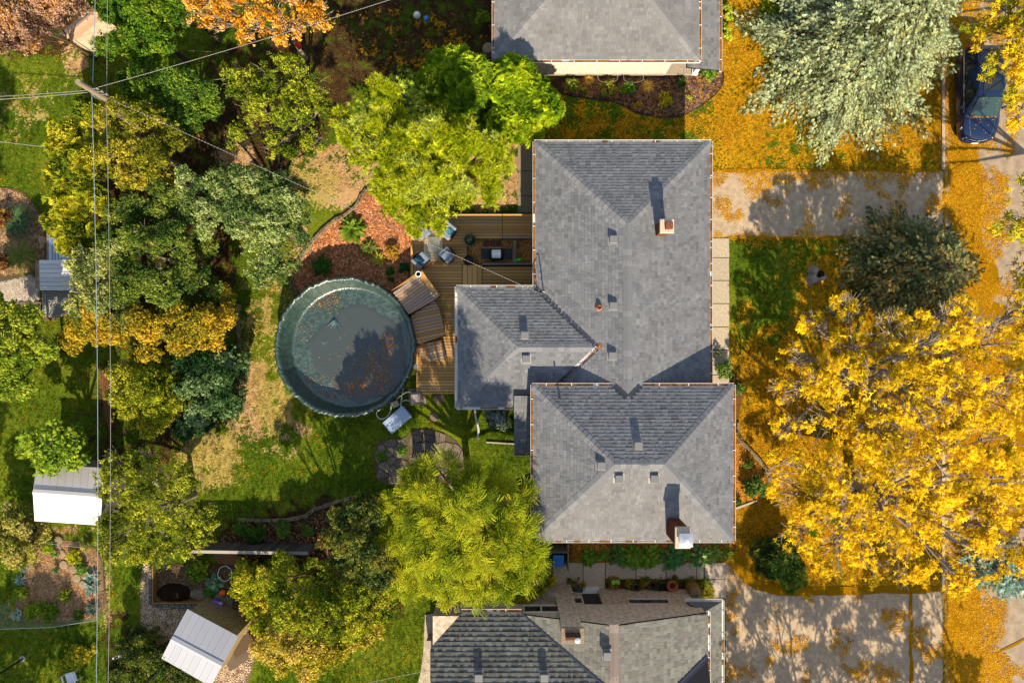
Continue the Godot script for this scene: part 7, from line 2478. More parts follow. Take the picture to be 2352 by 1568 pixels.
	for q in [["white plastic garden chair on the shaded grass near the bottom edge", 290, 1506, 0.1], ["pale grey plastic chair beside the boat shaped bed at the bottom", 175, 1546, 0.3]]:
		var c := thing("plastic_chair", q[0], "chair", P(q[1], q[2]), q[3])
		for k in 1:
			var s := MB.new()
			s.col = Color(0.66, 0.66, 0.66)
			s.soft(Transform3D(Basis(), Vector3(0, 0.42, 0)), Vector3(0.5, 0.04, 0.48), 0.02)
			put("seat", s, M.plastic, c)
			for i in 4:
				var sl := MB.new()
				sl.col = Color(0.68, 0.68, 0.68)
				sl.box(Transform3D(Basis(Vector3.RIGHT, 0.2), Vector3(-0.18 + i * 0.12, 0.64, 0.26)), Vector3(0.07, 0.42, 0.02))
				put("slat", sl, M.plastic, c)
			for sx in [-1, 1]:
				var ar := MB.new()
				ar.col = Color(0.66, 0.66, 0.66)
				ar.soft(Transform3D(Basis(), Vector3(sx * 0.27, 0.64, 0)), Vector3(0.06, 0.03, 0.48), 0.01)
				put("armrest", ar, M.plastic, c)
			for s2 in [[-1, -1], [1, -1], [1, 1], [-1, 1]]:
				var l := MB.new()
				l.col = Color(0.6, 0.6, 0.6)
				l.tube([Vector3(s2[0] * 0.27, 0.0, s2[1] * 0.24), Vector3(s2[0] * 0.26, 0.62 if s2[1] < 0 else 0.42, s2[1] * 0.22)], [0.022, 0.022], 6)
				put("leg", l, M.plastic, c)
	# vegetable garden: stepping discs and a netting fence
	var discs := [[134, 1240, "the topmost"], [130.5, 1258, "second from the top, partly earth covered"], [140.5, 1271, "third from the top"], [146, 1296, "fourth from the top"], [168, 1307, "third from the bottom"], [175.5, 1327, "second from the bottom"], [191, 1341.5, "the lowest, beside the cabbages"]]
	for q in discs:
		var mb := MB.new()
		var f := R(0.9, 1.05)
		mb.col = Color(0.66 * f, 0.5 * f, 0.31 * f)
		mb.lathe(Transform3D(), [[0.2, -0.02], [0.205, 0.06], [0.19, 0.075], [0.01, 0.078]], 22)
		tag(put("stepping_stone", mb, M.stone, null, Transform3D(Basis(), P(q[0], q[1], 0.03))), "round pale stepping stone in the garden soil, " + q[2], "stepping stone", "round stepping stones of the netted garden")
	var dc := MB.new()
	dc.col = Color(0.66, 0.48, 0.3)
	dc.lathe(Transform3D(), [[0.2, -0.02], [0.2, 0.06], [0.01, 0.07]], 22)
	tag(put("stepping_stone", dc, M.stone, null, Transform3D(Basis(), P(98, 552, 0.03))), "lone round pale disc in the brown bed beside the coop", "stepping stone")
	var nf := thing("netting_fence", "thin see through netting fence on sticks round the vegetable garden", "fence")
	var corners := [[84, 1230], [215, 1246], [240, 1300], [246, 1408], [143, 1424], [25, 1428], [28, 1375]]
	var nm := mat("netting", Color(0.62, 0.65, 0.62, 0.22), 0.8)
	nm.transparency = BaseMaterial3D.TRANSPARENCY_ALPHA
	for i in corners.size() - 1:
		var a := P(corners[i][0], corners[i][1])
		var b := P(corners[i + 1][0], corners[i + 1][1])
		var n := maxi(1, int(a.distance_to(b) / 1.1))
		var mb := MB.new()
		mb.quad(a + Vector3.UP * 0.02, b + Vector3.UP * 0.02, b + Vector3.UP * 0.85, a + Vector3.UP * 0.85)
		put("net_panel", mb, nm, nf)
		for k in n:
			var p := a.lerp(b, (k + 0.5) / n)
			var pm := MB.new()
			pm.col = Color(0.45, 0.38, 0.28)
			pm.tube([p, p + Vector3(R(-0.06, 0.06), 0.95, R(-0.06, 0.06))], [0.016, 0.014], 5)
			put("stick", pm, M.wood, nf)
		var wm := MB.new()
		wm.col = Color(0.55, 0.55, 0.52)
		wm.tube([a + Vector3.UP * 0.85, b + Vector3.UP * 0.85], [0.012, 0.012], 4)
		put("wire", wm, M.metal, nf)
	# coop with metal roofs and a wire run
	var co := thing("coop", "low coop with ribbed metal roofs and a wire mesh run at the left", "coop")
	for k in 8:
		var mb := MB.new()
		var f := R(0.92, 1.08)
		mb.col = Color(0.30 * f, 0.37 * f, 0.44 * f)
		var x := 111 + k * 7.0
		mb.prism(poly2([[x, 531], [x + 6.4, 531], [x + 6.4, 601], [x, 601]], 1.5), 1.46, 1.5, 0.004)
		mb.prism(poly2([[x + 5.4, 531], [x + 6.8, 531], [x + 6.8, 601], [x + 5.4, 601]], 1.53), 1.47, 1.53, 0.004)
		put("roof_panel", mb, M.metal, co)
	for k in 7:
		var mb := MB.new()
		var f := R(0.88, 1.1)
		mb.col = Color(0.54 * f, 0.54 * f, 0.53 * f)
		var y := 597 + k * 10.0
		mb.prism(poly2([[89, y], [168, y], [168, y + 9], [89, y + 9]], 1.62), 1.58, 1.62 - k * 0.004, 0.004)
		mb.prism(poly2([[89, y + 7.5], [168, y + 7.5], [168, y + 9.4], [89, y + 9.4]], 1.65), 1.58, 1.65 - k * 0.004, 0.004)
		put("roof_panel", mb, M.paint, co)
	var cw := MB.new()
	cw.col = Color(0.3, 0.22, 0.14)
	cw.prism(poly2([[92, 601], [165, 601], [165, 664], [92, 664]], 1.2), 0.0, 1.55, 0.0)
	cw.prism(poly2([[114, 535], [160, 535], [160, 600], [114, 600]], 1.2), 0.0, 1.44, 0.0)
	put("wall", cw, M.siding, co)
	var wr := MB.new()
	wr.col = Color(0.5, 0.5, 0.47)
	for k in 16:
		var u := k / 16.0
		wr.tube([P(100 + 55 * u, 668, 1.3), P(100, 668 + 56 * u, 1.3)], [0.008, 0.008], 4)
		wr.tube([P(155, 668 + 56 * u, 1.3), P(100 + 55 * u, 724, 1.3)], [0.008, 0.008], 4)
		wr.tube([P(155 - 55 * u, 668, 1.31), P(155, 668 + 56 * u, 1.31)], [0.008, 0.008], 4)
		wr.tube([P(100, 668 + 56 * u, 1.31), P(155 - 55 * u, 724, 1.31)], [0.008, 0.008], 4)
	put("wire_mesh", wr, M.metal, co)
	var ru := MB.new()
	ru.col = Color(0.55, 0.52, 0.46)
	for q in [[98, 668, 98, 726], [98, 726, 157, 726], [157, 668, 157, 726], [103, 668, 103, 726]]:
		ru.tube([P(q[0], q[1], 1.3), P(q[2], q[3], 1.3)], [0.035, 0.035], 4)
	for q in [[98, 668], [98, 726], [157, 726], [157, 668]]:
		ru.tube([P(q[0], q[1], 1.3) * Vector3(1, 0, 1), P(q[0], q[1], 1.3)], [0.035, 0.035], 4)
	put("run_frame", ru, M.wood, co)
	var fl := MB.new()
	fl.col = Color(0.05, 0.045, 0.04)
	fl.prism(poly2([[100, 668], [157, 668], [157, 726], [100, 726]], 0.0), -0.05, 0.04, 0.0)
	put("run_floor", fl, M.mulch, co)
	var tp := MB.new()
	tp.col = Color(0.24, 0.18, 0.14)
	var tr := []
	for j in 8:
		var ring := PackedVector3Array()
		for k in 12:
			var p := P(42 + k * 5.0, 694 + j * 4.4)
			ring.append(p + Vector3.UP * (0.06 + absf(sin(k * 0.9 + j * 0.4)) * 0.09 + fine.get_noise_2d(k * 40, j * 40) * 0.05))
		tr.append(ring)
	tp.loft(tr, false)
	tag(put("ground_sheet", tp, M.cloth), "crumpled brown tarp lying by the wire run", "tarp")
	var gt := MB.new()
	gt.col = Color(0.33, 0.23, 0.14)
	for k in 4:
		gt.tube([P(66, 728 + k * 2.4, 0.1 + k * 0.02), P(126, 727 + k * 2.6, 0.1)], [0.03, 0.03], 6)
	tag(put("log_pile", gt, M.bark), "low stack of brown poles below the wire run", "poles")
	# washing line post
	var pl := thing("washing_line_post", "dark leaning line post with a white bar in the bottom left corner", "post", P(52, 1512))
	var pm := MB.new()
	pm.col = Color(0.05, 0.05, 0.055)
	pm.tube([Vector3(0, -0.1, 0), Vector3(0, 2.1, 0)], [0.05, 0.045], 8)
	pm.col = Color(0.3, 0.28, 0.25)
	pm.lathe(Transform3D(), [[0.15, 0], [0.15, 0.06], [0.05, 0.08]], 14)
	put("post", pm, M.metal, pl)
	var cb := MB.new()
	cb.col = Color(0.7, 0.7, 0.68)
	cb.tube([Vector3(0, 2.1, -0.6), Vector3(0, 2.1, 1.2)], [0.03, 0.03], 6)
	put("cross_bar", cb, M.metal, pl)


# ---------------------------------------------------------------- beside the bottom house
func side_yard() -> void:
	var g := thing("timber_screen", "weathered timber screen and rail round the blue bin", "screen")
	for q in [[[1262, 1268], [1307, 1268], [1307, 1270], [1262, 1270], 1.0], [[1304, 1248], [1307, 1248], [1307, 1312], [1304, 1312], 1.0]]:
		var mb := MB.new()
		mb.col = Color(0.3, 0.24, 0.16)
		mb.prism(poly2(q.slice(0, 4), q[4]), 0.05, q[4], 0.0)
		put("panel", mb, M.wood, g)
	var b := thing("bin", "blue plastic wheeled bin behind the timber screen", "bin", P(1282, 1284, 0.6) * Vector3(1, 0, 1))
	var bm := MB.new()
	bm.col = Color(0.02, 0.11, 0.32)
	bm.loft([_ring(Vector3(0, 0.05, 0), 0.19), _ring(Vector3(0, 0.8, 0), 0.25)], true, true)
	put("body", bm, M.plastic, b)
	var lm := MB.new()
	lm.col = Color(0.03, 0.16, 0.42)
	lm.soft(Transform3D(Basis(), Vector3(0, 0.83, 0)), Vector3(0.54, 0.06, 0.56), 0.03)
	lm.soft(Transform3D(Basis(), Vector3(0, 0.87, 0.02)), Vector3(0.26, 0.03, 0.24), 0.02)
	put("lid", lm, M.plastic, b)
	for s in [-1, 1]:
		var w := MB.new()
		w.col = Color(0.02, 0.02, 0.02)
		w.lathe(Transform3D(Basis(Vector3.FORWARD, PI / 2), Vector3(s * 0.22 - 0.03, 0.1, -0.24)), [[0.1, 0], [0.1, 0.06]], 14)
		put("wheel", w, M.plastic, b)
	for q in [[1407, 1331, "left"], [1416, 1330, "right"]]:
		var t := thing("planter", "lime green ring topped planter, the %s of the pair" % q[2], "planter", P(q[0], q[1]), 0, "lime planters by the side walk")
		var mb := MB.new()
		mb.col = Color(0.03, 0.03, 0.03)
		mb.lathe(Transform3D(), [[0.1, 0], [0.11, 0.38], [0.06, 0.4], [0.05, 0.36], [0.01, 0.35]], 16)
		put("body", mb, M.plastic, t)
		var rm := MB.new()
		rm.col = Color(0.24, 0.5, 0.05)
		rm.lathe(Transform3D(), [[0.115, 0.36], [0.12, 0.41], [0.06, 0.415], [0.055, 0.39]], 16)
		put("ring", rm, M.plastic, t)
	for q in [[1459, 1343, 0.2, 0.4, Color(0.07, 0.045, 0.035), "dark brown round pot, the one nearer the lime planters"], [1496, 1339, 0.2, 0.36, Color(0.05, 0.03, 0.02), "dark brown round pot beside the square planter"], [1540, 1338, 0.25, 0.5, Color(0.38, 0.11, 0.045), "terracotta round pot right of the square planter"]]:
		var t := thing("pot", q[5], "pot", P(q[0], q[1]))
		var mb := MB.new()
		mb.col = q[4]
		mb.lathe(Transform3D(), [[q[2] * 0.7, 0], [q[2], q[3] * 0.85], [q[2] * 1.08, q[3] * 0.86], [q[2] * 1.08, q[3]], [q[2] * 0.86, q[3]], [q[2] * 0.8, q[3] * 0.85]], 20)
		put("body", mb, M.plastic, t)
		var so := MB.new()
		so.col = q[4] * 0.7
		so.lathe(Transform3D(), [[q[2] * 0.84, q[3] * 0.7], [q[2] * 0.84, q[3] * 0.84], [0.01, q[3] * 0.87]], 18)
		put("soil", so, M.mulch, t)
	var sq := thing("planter", "square dark planter box between the round pots", "planter", P(1519, 1343), 0.06)
	var sm := MB.new()
	sm.col = Color(0.035, 0.035, 0.03)
	for s in [[0, -1], [1, 0], [0, 1], [-1, 0]]:
		sm.bx(-0.22 if s[0] == 0 else s[0] * 0.22 - 0.02, 0.22 if s[0] == 0 else s[0] * 0.22 + 0.02, 0, 0.42, -0.22 if s[1] == 0 else s[1] * 0.22 - 0.021, 0.22 if s[1] == 0 else s[1] * 0.22 + 0.021)
	put("box", sm, M.plastic, sq)
	var ss := MB.new()
	ss.col = Color(0.05, 0.06, 0.02)
	ss.bx(-0.2, 0.2, 0.0, 0.36, -0.2, 0.2)
	put("soil", ss, M.mulch, sq)
	var rb := thing("rain_barrel", "brown rain barrel with a dark slot under the downspout", "rain barrel", P(1586, 1344))
	var rm := MB.new()
	rm.col = Color(0.22, 0.13, 0.045)
	rm.lathe(Transform3D(), [[0.27, 0.0], [0.31, 0.3], [0.32, 0.6], [0.29, 1.0], [0.25, 1.05], [0.02, 1.06]], 26)
	put("body", rm, M.plastic, rb)
	var sl := MB.new()
	sl.col = Color(0.35, 0.36, 0.36)
	sl.bx(-0.15, 0.15, 1.06, 1.075, 0.05, 0.15)
	sl.col = Color(0.02, 0.02, 0.02)
	sl.bx(-0.13, 0.13, 1.075, 1.08, 0.065, 0.135)
	put("lid_slot", sl, M.plastic, rb)
	var wc := thing("wall_fitting", "dark rounded hose reel on the ground left of the side door", "hose reel", P(1326, 1346))
	var wm := MB.new()
	wm.col = Color(0.07, 0.085, 0.09)
	wm.lathe(Transform3D(Basis(Vector3.RIGHT, PI / 2), Vector3(0, 0.28, -0.12)), [[0.1, 0], [0.27, 0.01], [0.27, 0.05], [0.14, 0.06], [0.14, 0.2], [0.27, 0.21], [0.27, 0.25], [0.1, 0.26]], 20)
	put("reel", wm, M.plastic, wc)
	var ds := MB.new()
	ds.col = Color(0.36, 0.29, 0.21)
	ds.tube([P(1603, 1366, 0.9), P(1598, 1362, 0.8), P(1600, 1374, 0.9), P(1625, 1380, 2.2), P(1630, 1382, 2.55)], rep(0.045, 5), 8)
	tag(put("downspout", ds, M.paint), "brown downspout bending from the porch roof to the rain barrel", "downspout")


# ---------------------------------------------------------------- the car
func car() -> void:
	var t := thing("parked_car", "dark blue family car parked along the kerb, partly under branches", "car", Vector3(22.42, 0.012, -11.85))
	var paint := mat("car_paint", L(0.003, 0.013, 0.05), 0.3, false, 0.0, 0.4)
	paint.clearcoat_enabled = true
	paint.clearcoat = 0.5
	paint.clearcoat_roughness = 0.08
	# sections along z from the tail (-) to the nose (+): [z, half width, sill, belt height, roof height, roof half width]
	var sec := [[-2.2, 0.62, 0.42, 0.78, 0.86, 0.5], [-2.16, 0.76, 0.34, 0.92, 1.05, 0.56], [-2.02, 0.83, 0.26, 0.98, 1.5, 0.58], [-1.75, 0.86, 0.24, 0.99, 1.62, 0.62], [-0.9, 0.88, 0.22, 0.98, 1.67, 0.65], [-0.1, 0.88, 0.22, 0.97, 1.66, 0.65], [0.38, 0.88, 0.22, 0.96, 1.58, 0.63],
		[0.75, 0.88, 0.22, 0.95, 1.30, 0.65], [1.12, 0.87, 0.22, 0.94, 1.03, 0.69], [1.3, 0.86, 0.23, 0.92, 0.975, 0.66], [1.75, 0.83, 0.24, 0.84, 0.90, 0.6], [2.05, 0.74, 0.27, 0.74, 0.80, 0.52], [2.2, 0.58, 0.32, 0.64, 0.68, 0.4], [2.25, 0.4, 0.38, 0.56, 0.58, 0.3]]
	var rings := []
	for s in sec:
		var half := []
		half.append(Vector2(s[1] * 0.9, s[2]))
		half.append(Vector2(s[1], s[2] + 0.14))
		half.append(Vector2(s[1] * 1.01, lerpf(s[2], s[3], 0.6)))
		half.append(Vector2(s[1] * 0.985, s[3]))
		half.append(Vector2(lerpf(s[1], s[5], 0.45), lerpf(s[3], s[4], 0.5)))
		half.append(Vector2(s[5] + 0.02, lerpf(s[3], s[4], 0.9)))
		half.append(Vector2(s[5] - 0.08, s[4] - 0.005))
		half.append(Vector2(s[5] * 0.45, s[4] + 0.022))
		var ring := PackedVector3Array()
		for p in half:
			ring.append(Vector3(p.x, p.y, s[0]))
		for i in range(half.size() - 1, -1, -1):
			ring.append(Vector3(-half[i].x, half[i].y, s[0]))
		rings.append(ring)
	var b := MB.new()
	b.loft(rings, true, true)
	put("body", b, paint, t)
	# glass follows the cabin, set just proud of it
	var ws := MB.new()
	var front := []
	for k in 7:
		var u := (k / 6.0 - 0.5) * 2
		front.append([Vector3(u * 0.58, 1.585 + 0.022 * (1 - u * u), 0.42), Vector3(u * 0.66, 1.05 + 0.02 * (1 - u * u), 1.12 + 0.05 * (1 - u * u))])
	var wr := []
	for j in 5:
		var ring := PackedVector3Array()
		for k in 7:
			var p: Vector3 = front[k][0].lerp(front[k][1], j / 4.0)
			ring.append(p + Vector3(0, 0.018, 0.012))
		wr.append(ring)
	ws.loft(wr, false)
	put("windshield", ws, mat("tinted_glass", L(0.02, 0.045, 0.04), 0.05, false, 0.0, 0.7), t)
	for s in [-1, 1]:
		for w in [[-1.95, -1.3], [-1.22, -0.3], [-0.22, 0.72]]:
			var g := MB.new()
			var top_f: float = w[1] if w[1] < 0.5 else 0.36
			g.quad(Vector3(s * 0.875, 1.02, w[0]), Vector3(s * 0.875, 1.02, w[1]), Vector3(s * 0.70, 1.52, top_f), Vector3(s * 0.70, 1.52, w[0] + 0.04))
			put("side_window", g, M.dark_glass, t)
		var tr := MB.new()
		tr.col = Color(0.5, 0.5, 0.42)
		tr.tube([Vector3(s * 0.885, 0.995, -2.0), Vector3(s * 0.89, 0.99, 0.95)], [0.012, 0.012], 6)
		put("window_trim", tr, M.metal, t)
		var rr := MB.new()
		rr.col = Color(0.04, 0.04, 0.045)
		rr.tube([Vector3(s * 0.6, 1.64, -1.7), Vector3(s * 0.6, 1.73, -1.5), Vector3(s * 0.6, 1.74, -0.3), Vector3(s * 0.6, 1.63, 0.05)], [0.018, 0.018, 0.018, 0.018], 6)
		put("roof_rail", rr, M.plastic, t)
		var mi := MB.new()
		mi.col = Color(0.01, 0.03, 0.08)
		mi.soft(Transform3D(Basis(Vector3.UP, s * 0.25), Vector3(s * 1.0, 1.05, 0.72)), Vector3(0.22, 0.15, 0.12), 0.04)
		put("mirror", mi, M.gloss, t)
		var hl := MB.new()
		hl.col = Color(0.62, 0.66, 0.56)
		hl.quad(Vector3(s * 0.845, 0.74, 1.55), Vector3(s * 0.76, 0.80, 1.62), Vector3(s * 0.58, 0.74, 2.08), Vector3(s * 0.70, 0.66, 2.08))
		hl.quad(Vector3(s * 0.845, 0.74, 1.55), Vector3(s * 0.70, 0.66, 2.08), Vector3(s * 0.68, 0.56, 2.12), Vector3(s * 0.85, 0.62, 1.6))
		for i in hl.v.size():
			hl.v[i] += Vector3(s * 0.012, 0.035, 0.02)
		put("headlight", hl, M.gloss, t)
		var tl := MB.new()
		tl.col = Color(0.4, 0.02, 0.015)
		tl.soft(Transform3D(Basis(), Vector3(s * 0.74, 1.05, -2.1)), Vector3(0.14, 0.36, 0.12), 0.03)
		put("tail_light", tl, M.gloss, t)
		for z in [-1.35, 1.42]:
			var ty := MB.new()
			ty.col = Color(0.018, 0.017, 0.016)
			var wt := Transform3D(Basis(Vector3.FORWARD, -s * PI / 2), Vector3(s * 0.71, 0.325, z))
			ty.lathe(wt, [[0.2, 0.0], [0.31, 0.0], [0.325, 0.03], [0.325, 0.17], [0.3, 0.2], [0.22, 0.205]], 26)
			var wh := put("wheel", ty, M.plastic, t)
			var ri := MB.new()
			ri.col = Color(0.12, 0.115, 0.1)
			ri.lathe(wt, [[0.22, 0.16], [0.215, 0.195], [0.05, 0.175], [0.01, 0.18]], 26)
			for k in 5:
				var a := TAU * k / 5
				ri.box(wt * Transform3D(Basis(Vector3.UP, a), Vector3(cos(a) * 0.12, 0.193, -sin(a) * 0.12)), Vector3(0.18, 0.02, 0.045))
			put("rim", ri, M.metal, wh)
	var hd := MB.new()
	hd.col = Color(0.3, 0.4, 0.5)
	hd.tube([Vector3(-0.62, 0.985, 1.15), Vector3(-0.55, 0.93, 1.75), Vector3(-0.46, 0.84, 2.02)], [0.008, 0.008, 0.008], 4)
	hd.tube([Vector3(0.62, 0.985, 1.15), Vector3(0.55, 0.93, 1.75), Vector3(0.46, 0.84, 2.02)], [0.008, 0.008, 0.008], 4)
	put("bonnet_crease", hd, M.metal, t)
	var gr := MB.new()
	gr.col = Color(0.02, 0.02, 0.022)
	gr.bx(-0.38, 0.38, 0.52, 0.7, 2.16, 2.235)
	put("grille", gr, M.plastic, t)
	var bar := MB.new()
	bar.col = Color(0.62, 0.62, 0.6)
	bar.tube([Vector3(-0.46, 0.70, 2.14), Vector3(0, 0.70, 2.25), Vector3(0.46, 0.70, 2.14)], [0.014, 0.016, 0.014], 6)
	bar.lathe(Transform3D(Basis(Vector3.RIGHT, 0.9), Vector3(0, 0.70, 2.24)), [[0.05, 0], [0.055, 0.02], [0.01, 0.026]], 16)
	put("grille_bar", bar, M.metal, t)
	var pl := MB.new()
	pl.col = Color(0.72, 0.72, 0.7)
	pl.bx(-0.16, 0.16, 0.36, 0.47, 2.25, 2.27)
	put("number_plate", pl, M.paint, t)
	var sr := MB.new()
	sr.quad(Vector3(-0.4, 1.695, -0.42), Vector3(0.4, 1.695, -0.42), Vector3(0.4, 1.678, 0.16), Vector3(-0.4, 1.678, 0.16))
	put("sunroof", sr, M.dark_glass, t)
	for s in [-1, 1]:
		var wp := MB.new()
		wp.col = Color(0.015, 0.015, 0.015)
		wp.tube([Vector3(0.35 * s, 1.06, 1.17), Vector3(0.35 * s - 0.42, 1.10, 1.08)], [0.012, 0.01], 5)
		put("wiper", wp, M.plastic, t)
	var lf := MB.new()
	for i in 90:
		var u := R(-0.62, 0.62)
		var p := Vector3(u, 1.075, 1.17 + 0.03 * (1 - u * u) + R(-0.03, 0.03))
		if i > 60:
			p = Vector3(R(-0.55, 0.55), 0, R(0.45, 1.9))
			p.y = 1.60 - (p.z - 0.42) * 0.76 + 0.03 if p.z < 1.12 else 1.06 - (p.z - 1.12) * 0.16
		var f := R(0.6, 1.1)
		lf.col = Color(0.7 * f, 0.36 * f, 0.02 * f)
		var d := Vector3(R(-1, 1), R(-0.3, 0.1), R(-1, 1)).normalized() * 0.03
		leaf_quad(lf, t.position + p, d, d.cross(Vector3.UP).normalized() * 0.018)
	tag(put("fallen_leaves", lf, M.leaf), "yellow leaves caught at the foot of the car's windshield", "leaves", "", "stuff")


# ---------------------------------------------------------------- pole and wires
func wires() -> void:
	var t := thing("utility_pole", "weathered wooden utility pole rising from the trees at upper left", "utility pole", P(416, 330))
	var top := 8.0
	var mb := MB.new()
	mb.col = Color(0.44, 0.36, 0.25)
	mb.tube([Vector3(0, -0.3, 0), Vector3(0, 4, 0), Vector3(0, top, 0)], [0.16, 0.13, 0.11], 14)
	put("pole", mb, M.bark, t)
	var hw := MB.new()
	hw.col = Color(0.3, 0.29, 0.28)
	for y in [6.7, 7.0, 7.3]:
		hw.tube([Vector3(-0.2, y, 0), Vector3(0.32, y, 0)], [0.02, 0.02], 6)
		hw.lathe(Transform3D(Basis(), Vector3(0.32, y - 0.06, 0)), [[0.04, 0], [0.06, 0.05], [0.04, 0.12], [0.02, 0.14]], 10)
	hw.bx(-0.24, -0.1, 6.3, 6.8, -0.08, 0.08)
	put("bracket", hw, M.metal, t)
	var o := P(416, 330)
	var runs := [["thick cable with blue wraps along the back fences, left of the pair", P(219, -40, 6.6), P(212, 190, 7.0), 0.014, 0.0], ["thick cable left of the pair, from the pole down to the bottom edge", P(210, 222, 7.0), P(219, 1640, 6.4), 0.012, 0.25],
		["thinner cable right of the pair, above the pole", P(246, -40, 6.0), P(244, 230, 6.2), 0.011, 0.0], ["thinner cable right of the pair, down to the bottom edge", P(243, 230, 6.2), P(246, 1640, 5.8), 0.010, 0.25],
		["pale twisted cable slanting from the pole past the orange maple", P(218, 202, 7.0), P(960, -22, 5.2), 0.012, 0.15], ["pale cable from the pole to the left edge", P(200, 207, 7.1), P(-60, 224, 6.0), 0.015, 0.05], ["thin cable just below the upper one at the left edge", P(200, 212, 6.9), P(-60, 232, 5.8), 0.012, 0.05],
		["twisted service cable from the pole across the deck to the long house", P(250, 226, 6.4), Vector3(1.27, 4.55, -2.0), 0.011, 0.2], ["pale wire crossing the shaded lawn at the left edge", P(-60, 318, 3.0), P(122, 340, 3.2), 0.013, 0.0],
		["thin stay wire in the shade above the pole", P(430, 116, 1.5), P(524, 121, 1.6), 0.009, 0.0], ["thin stay wire right of the dark green tree", P(438, 190, 2.2), P(530, 178, 2.4), 0.009, 0.0], ["pale double washing line at the bottom edge", P(820, 1574, 2.0), P(985, 1540, 2.2), 0.012, 0.06]]
	for r in runs:
		var pts := []
		var n := 24
		for k in n + 1:
			var u := float(k) / n
			pts.append((r[1] as Vector3).lerp(r[2], u) - Vector3.UP * r[4] * 4.0 * u * (1 - u))
		var wb := MB.new()
		wb.col = Color(0.26, 0.25, 0.23)
		if "thick" in r[0]:
			wb.col = Color(0.22, 0.3, 0.36)
		wb.tube(pts, rep(r[3], n + 1), 6)
		if "twisted" in r[0] or "pale cable" in r[0]:
			wb.col = Color(0.06, 0.055, 0.05)
			for q in range(0, n * 6):
				var u := (q + 0.2) / (n * 6.0)
				var v := (q + 0.55) / (n * 6.0)
				var a: Vector3 = (r[1] as Vector3).lerp(r[2], u) - Vector3.UP * r[4] * 4.0 * u * (1 - u) + Vector3(0, 0.008, 0)
				var b: Vector3 = (r[1] as Vector3).lerp(r[2], v) - Vector3.UP * r[4] * 4.0 * v * (1 - v) + Vector3(0, 0.008, 0)
				wb.tube([a, b], [r[3] * 0.95, r[3] * 0.95], 5)
		tag(put("cable", wb, M.plastic), r[0], "cable")


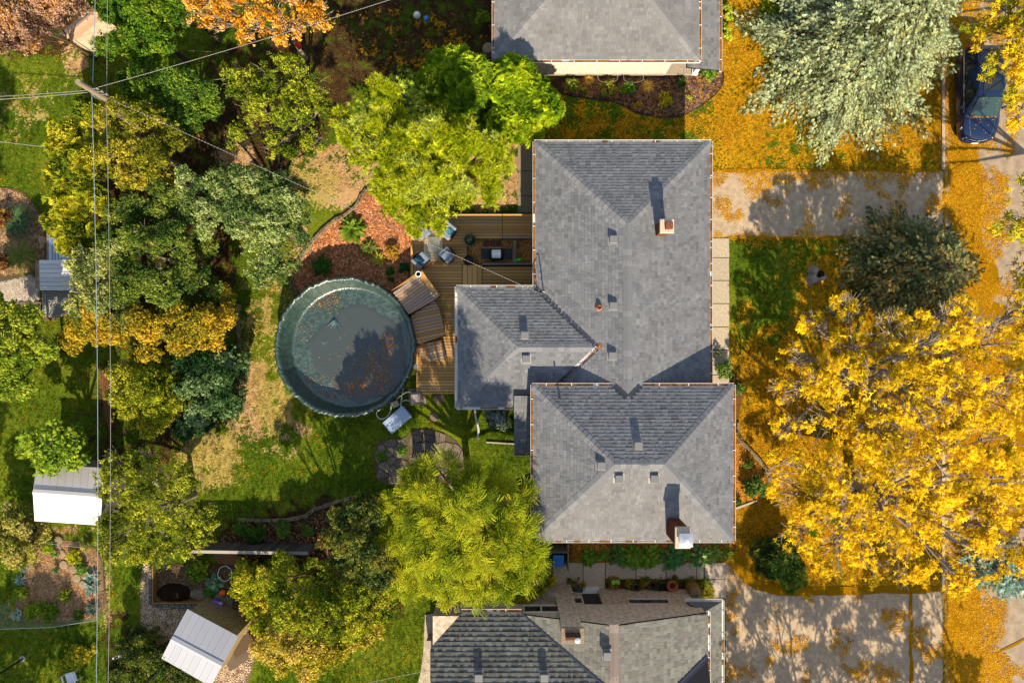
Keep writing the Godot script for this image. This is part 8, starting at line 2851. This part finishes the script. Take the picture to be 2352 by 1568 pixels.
func odds() -> void:
	var st := thing("tree_stump", "cut grey tree stump with a dark hollow on the front lawn", "stump", P(1872, 634))
	var mb := MB.new()
	mb.col = Color(0.52, 0.43, 0.34)
	var rings := []
	for j in 5:
		var ring := PackedVector3Array()
		for k in 22:
			var a := -TAU * k / 22
			var r: float = (0.36 + 0.09 * sin(a * 3 + 1) + 0.05 * sin(a * 7)) * [1.35, 1.1, 0.95, 0.9, 0.5][j]
			ring.append(Vector3(cos(a) * r, [-0.05, 0.14, 0.3, 0.42, 0.44][j] + (0.08 * sin(a * 2) if j > 1 else 0.0), sin(a) * r))
		rings.append(ring)
	mb.loft(rings, true, true)
	put("stump", mb, M.bark, st)
	var ho := MB.new()
	ho.col = Color(0.03, 0.02, 0.015)
	ho.lathe(Transform3D(Basis(), Vector3(0.08, 0.47, -0.05)), [[0.17, -0.1], [0.18, 0.03], [0.01, 0.02]], 14)
	put("hollow", ho, M.bark, st)
	for q in [[962, 50, Color(0.6, 0.6, 0.5), 0.19, "white ball on a short stake in the shaded top lawn"], [983, 57, Color(0.03, 0.2, 0.4), 0.15, "blue glass ball on a short stake in the shaded top lawn"]]:
		var t := thing("garden_globe", q[4], "garden globe", P(q[0], q[1]))
		var g := MB.new()
		g.col = q[2]
		g.lathe(Transform3D(), [[0.01, 0.5], [q[3] * 0.7, 0.5 + q[3] * 0.3], [q[3], 0.5 + q[3]], [q[3] * 0.7, 0.5 + q[3] * 1.7], [0.01, 0.5 + q[3] * 2]], 18)
		put("globe", g, M.gloss, t)
		var s := MB.new()
		s.col = Color(0.1, 0.1, 0.1)
		s.tube([Vector3(0, -0.1, 0), Vector3(0, 0.52, 0)], [0.015, 0.015], 6)
		put("stake", s, M.metal, t)
	var ba := thing("barrel_lid", "round tan lidded barrel at the corner of the top house", "barrel", P(1122, 123))
	var bm := MB.new()
	bm.col = Color(0.42, 0.32, 0.2)
	bm.lathe(Transform3D(), [[0.24, 0], [0.28, 0.35], [0.25, 0.7], [0.23, 0.72], [0.01, 0.71]], 20)
	put("body", bm, M.wood, ba)
	var bh := thing("bird_feeder", "small red feeder hanging at the lower edge of the orange maple", "bird feeder", P(687, 107, 3.6))
	var bb := MB.new()
	bb.col = Color(0.65, 0.04, 0.02)
	bb.lathe(Transform3D(), [[0.02, 0.0], [0.12, 0.02], [0.1, 0.22], [0.13, 0.23], [0.02, 0.32]], 14)
	put("body", bb, M.plastic, bh)
	var hk := MB.new()
	hk.col = Color(0.1, 0.1, 0.1)
	hk.tube([Vector3(0, 0.3, 0), Vector3(0, 1.1, 0)], [0.006, 0.006], 4)
	put("hook", hk, M.metal, bh)
	var sp := MB.new()
	sp.col = Color(0.75, 0.5, 0.02)
	sp.lathe(Transform3D(Basis(), P(1798, 416)), [[0.02, 0], [0.07, 0.05], [0.07, 0.1], [0.01, 0.15]], 14)
	tag(put("ball", sp, M.plastic), "small yellow ball lying on the upper driveway", "ball")


# ---------------------------------------------------------------- the scene
func _ready() -> void:
	var cam := Camera3D.new()
	cam.name = "camera"
	add_child(cam)
	cam.position = Vector3(0, H, 0)
	cam.rotation_degrees = Vector3(-90, 0, 0)
	cam.fov = 53.13
	cam.near = 0.1
	cam.far = 1500
	cam.current = true
	var we := WorldEnvironment.new()
	we.name = "world_environment"
	add_child(we)
	var e := Environment.new()
	e.background_mode = Environment.BG_SKY
	var sky := Sky.new()
	var sm := ProceduralSkyMaterial.new()
	sm.sky_top_color = Color(0.52, 0.58, 0.68)
	sm.sky_horizon_color = Color(0.74, 0.77, 0.80)
	sm.ground_horizon_color = Color(0.5, 0.5, 0.45)
	sm.ground_bottom_color = Color(0.3, 0.3, 0.2)
	sm.sun_angle_max = 1.0
	sky.sky_material = sm
	e.sky = sky
	e.background_energy_multiplier = 1.0
	e.tonemap_mode = Environment.TONE_MAPPER_LINEAR
	e.tonemap_exposure = 1.88
	e.sdfgi_enabled = true
	e.ssao_enabled = true
	e.ssil_enabled = true
	we.environment = e
	var sun := DirectionalLight3D.new()
	sun.name = "sun"
	add_child(sun)
	sun.look_at_from_position(Vector3(), Vector3(-0.17, -1.0, -1.38))
	sun.light_energy = 1.6
	sun.light_color = Color(1.0, 0.93, 0.82)
	sun.light_angular_distance = 0.5
	sun.shadow_enabled = true
	noise.frequency = 0.02
	noise.fractal_octaves = 4
	noise.seed = 5
	fine.frequency = 0.03
	fine.fractal_octaves = 3
	fine.seed = 11
	rng.seed = 20241
	materials()
	ground()
	paving()
	long_house()
	top_house()
	bottom_house()
	trees()
	pool()
	deck()
	furniture()
	pool_gear()
	patio()
	fence()
	yards()
	side_yard()
	car()
	wires()
	odds()
	small_plants()
	ground_cover()
	grass()
	fallen()
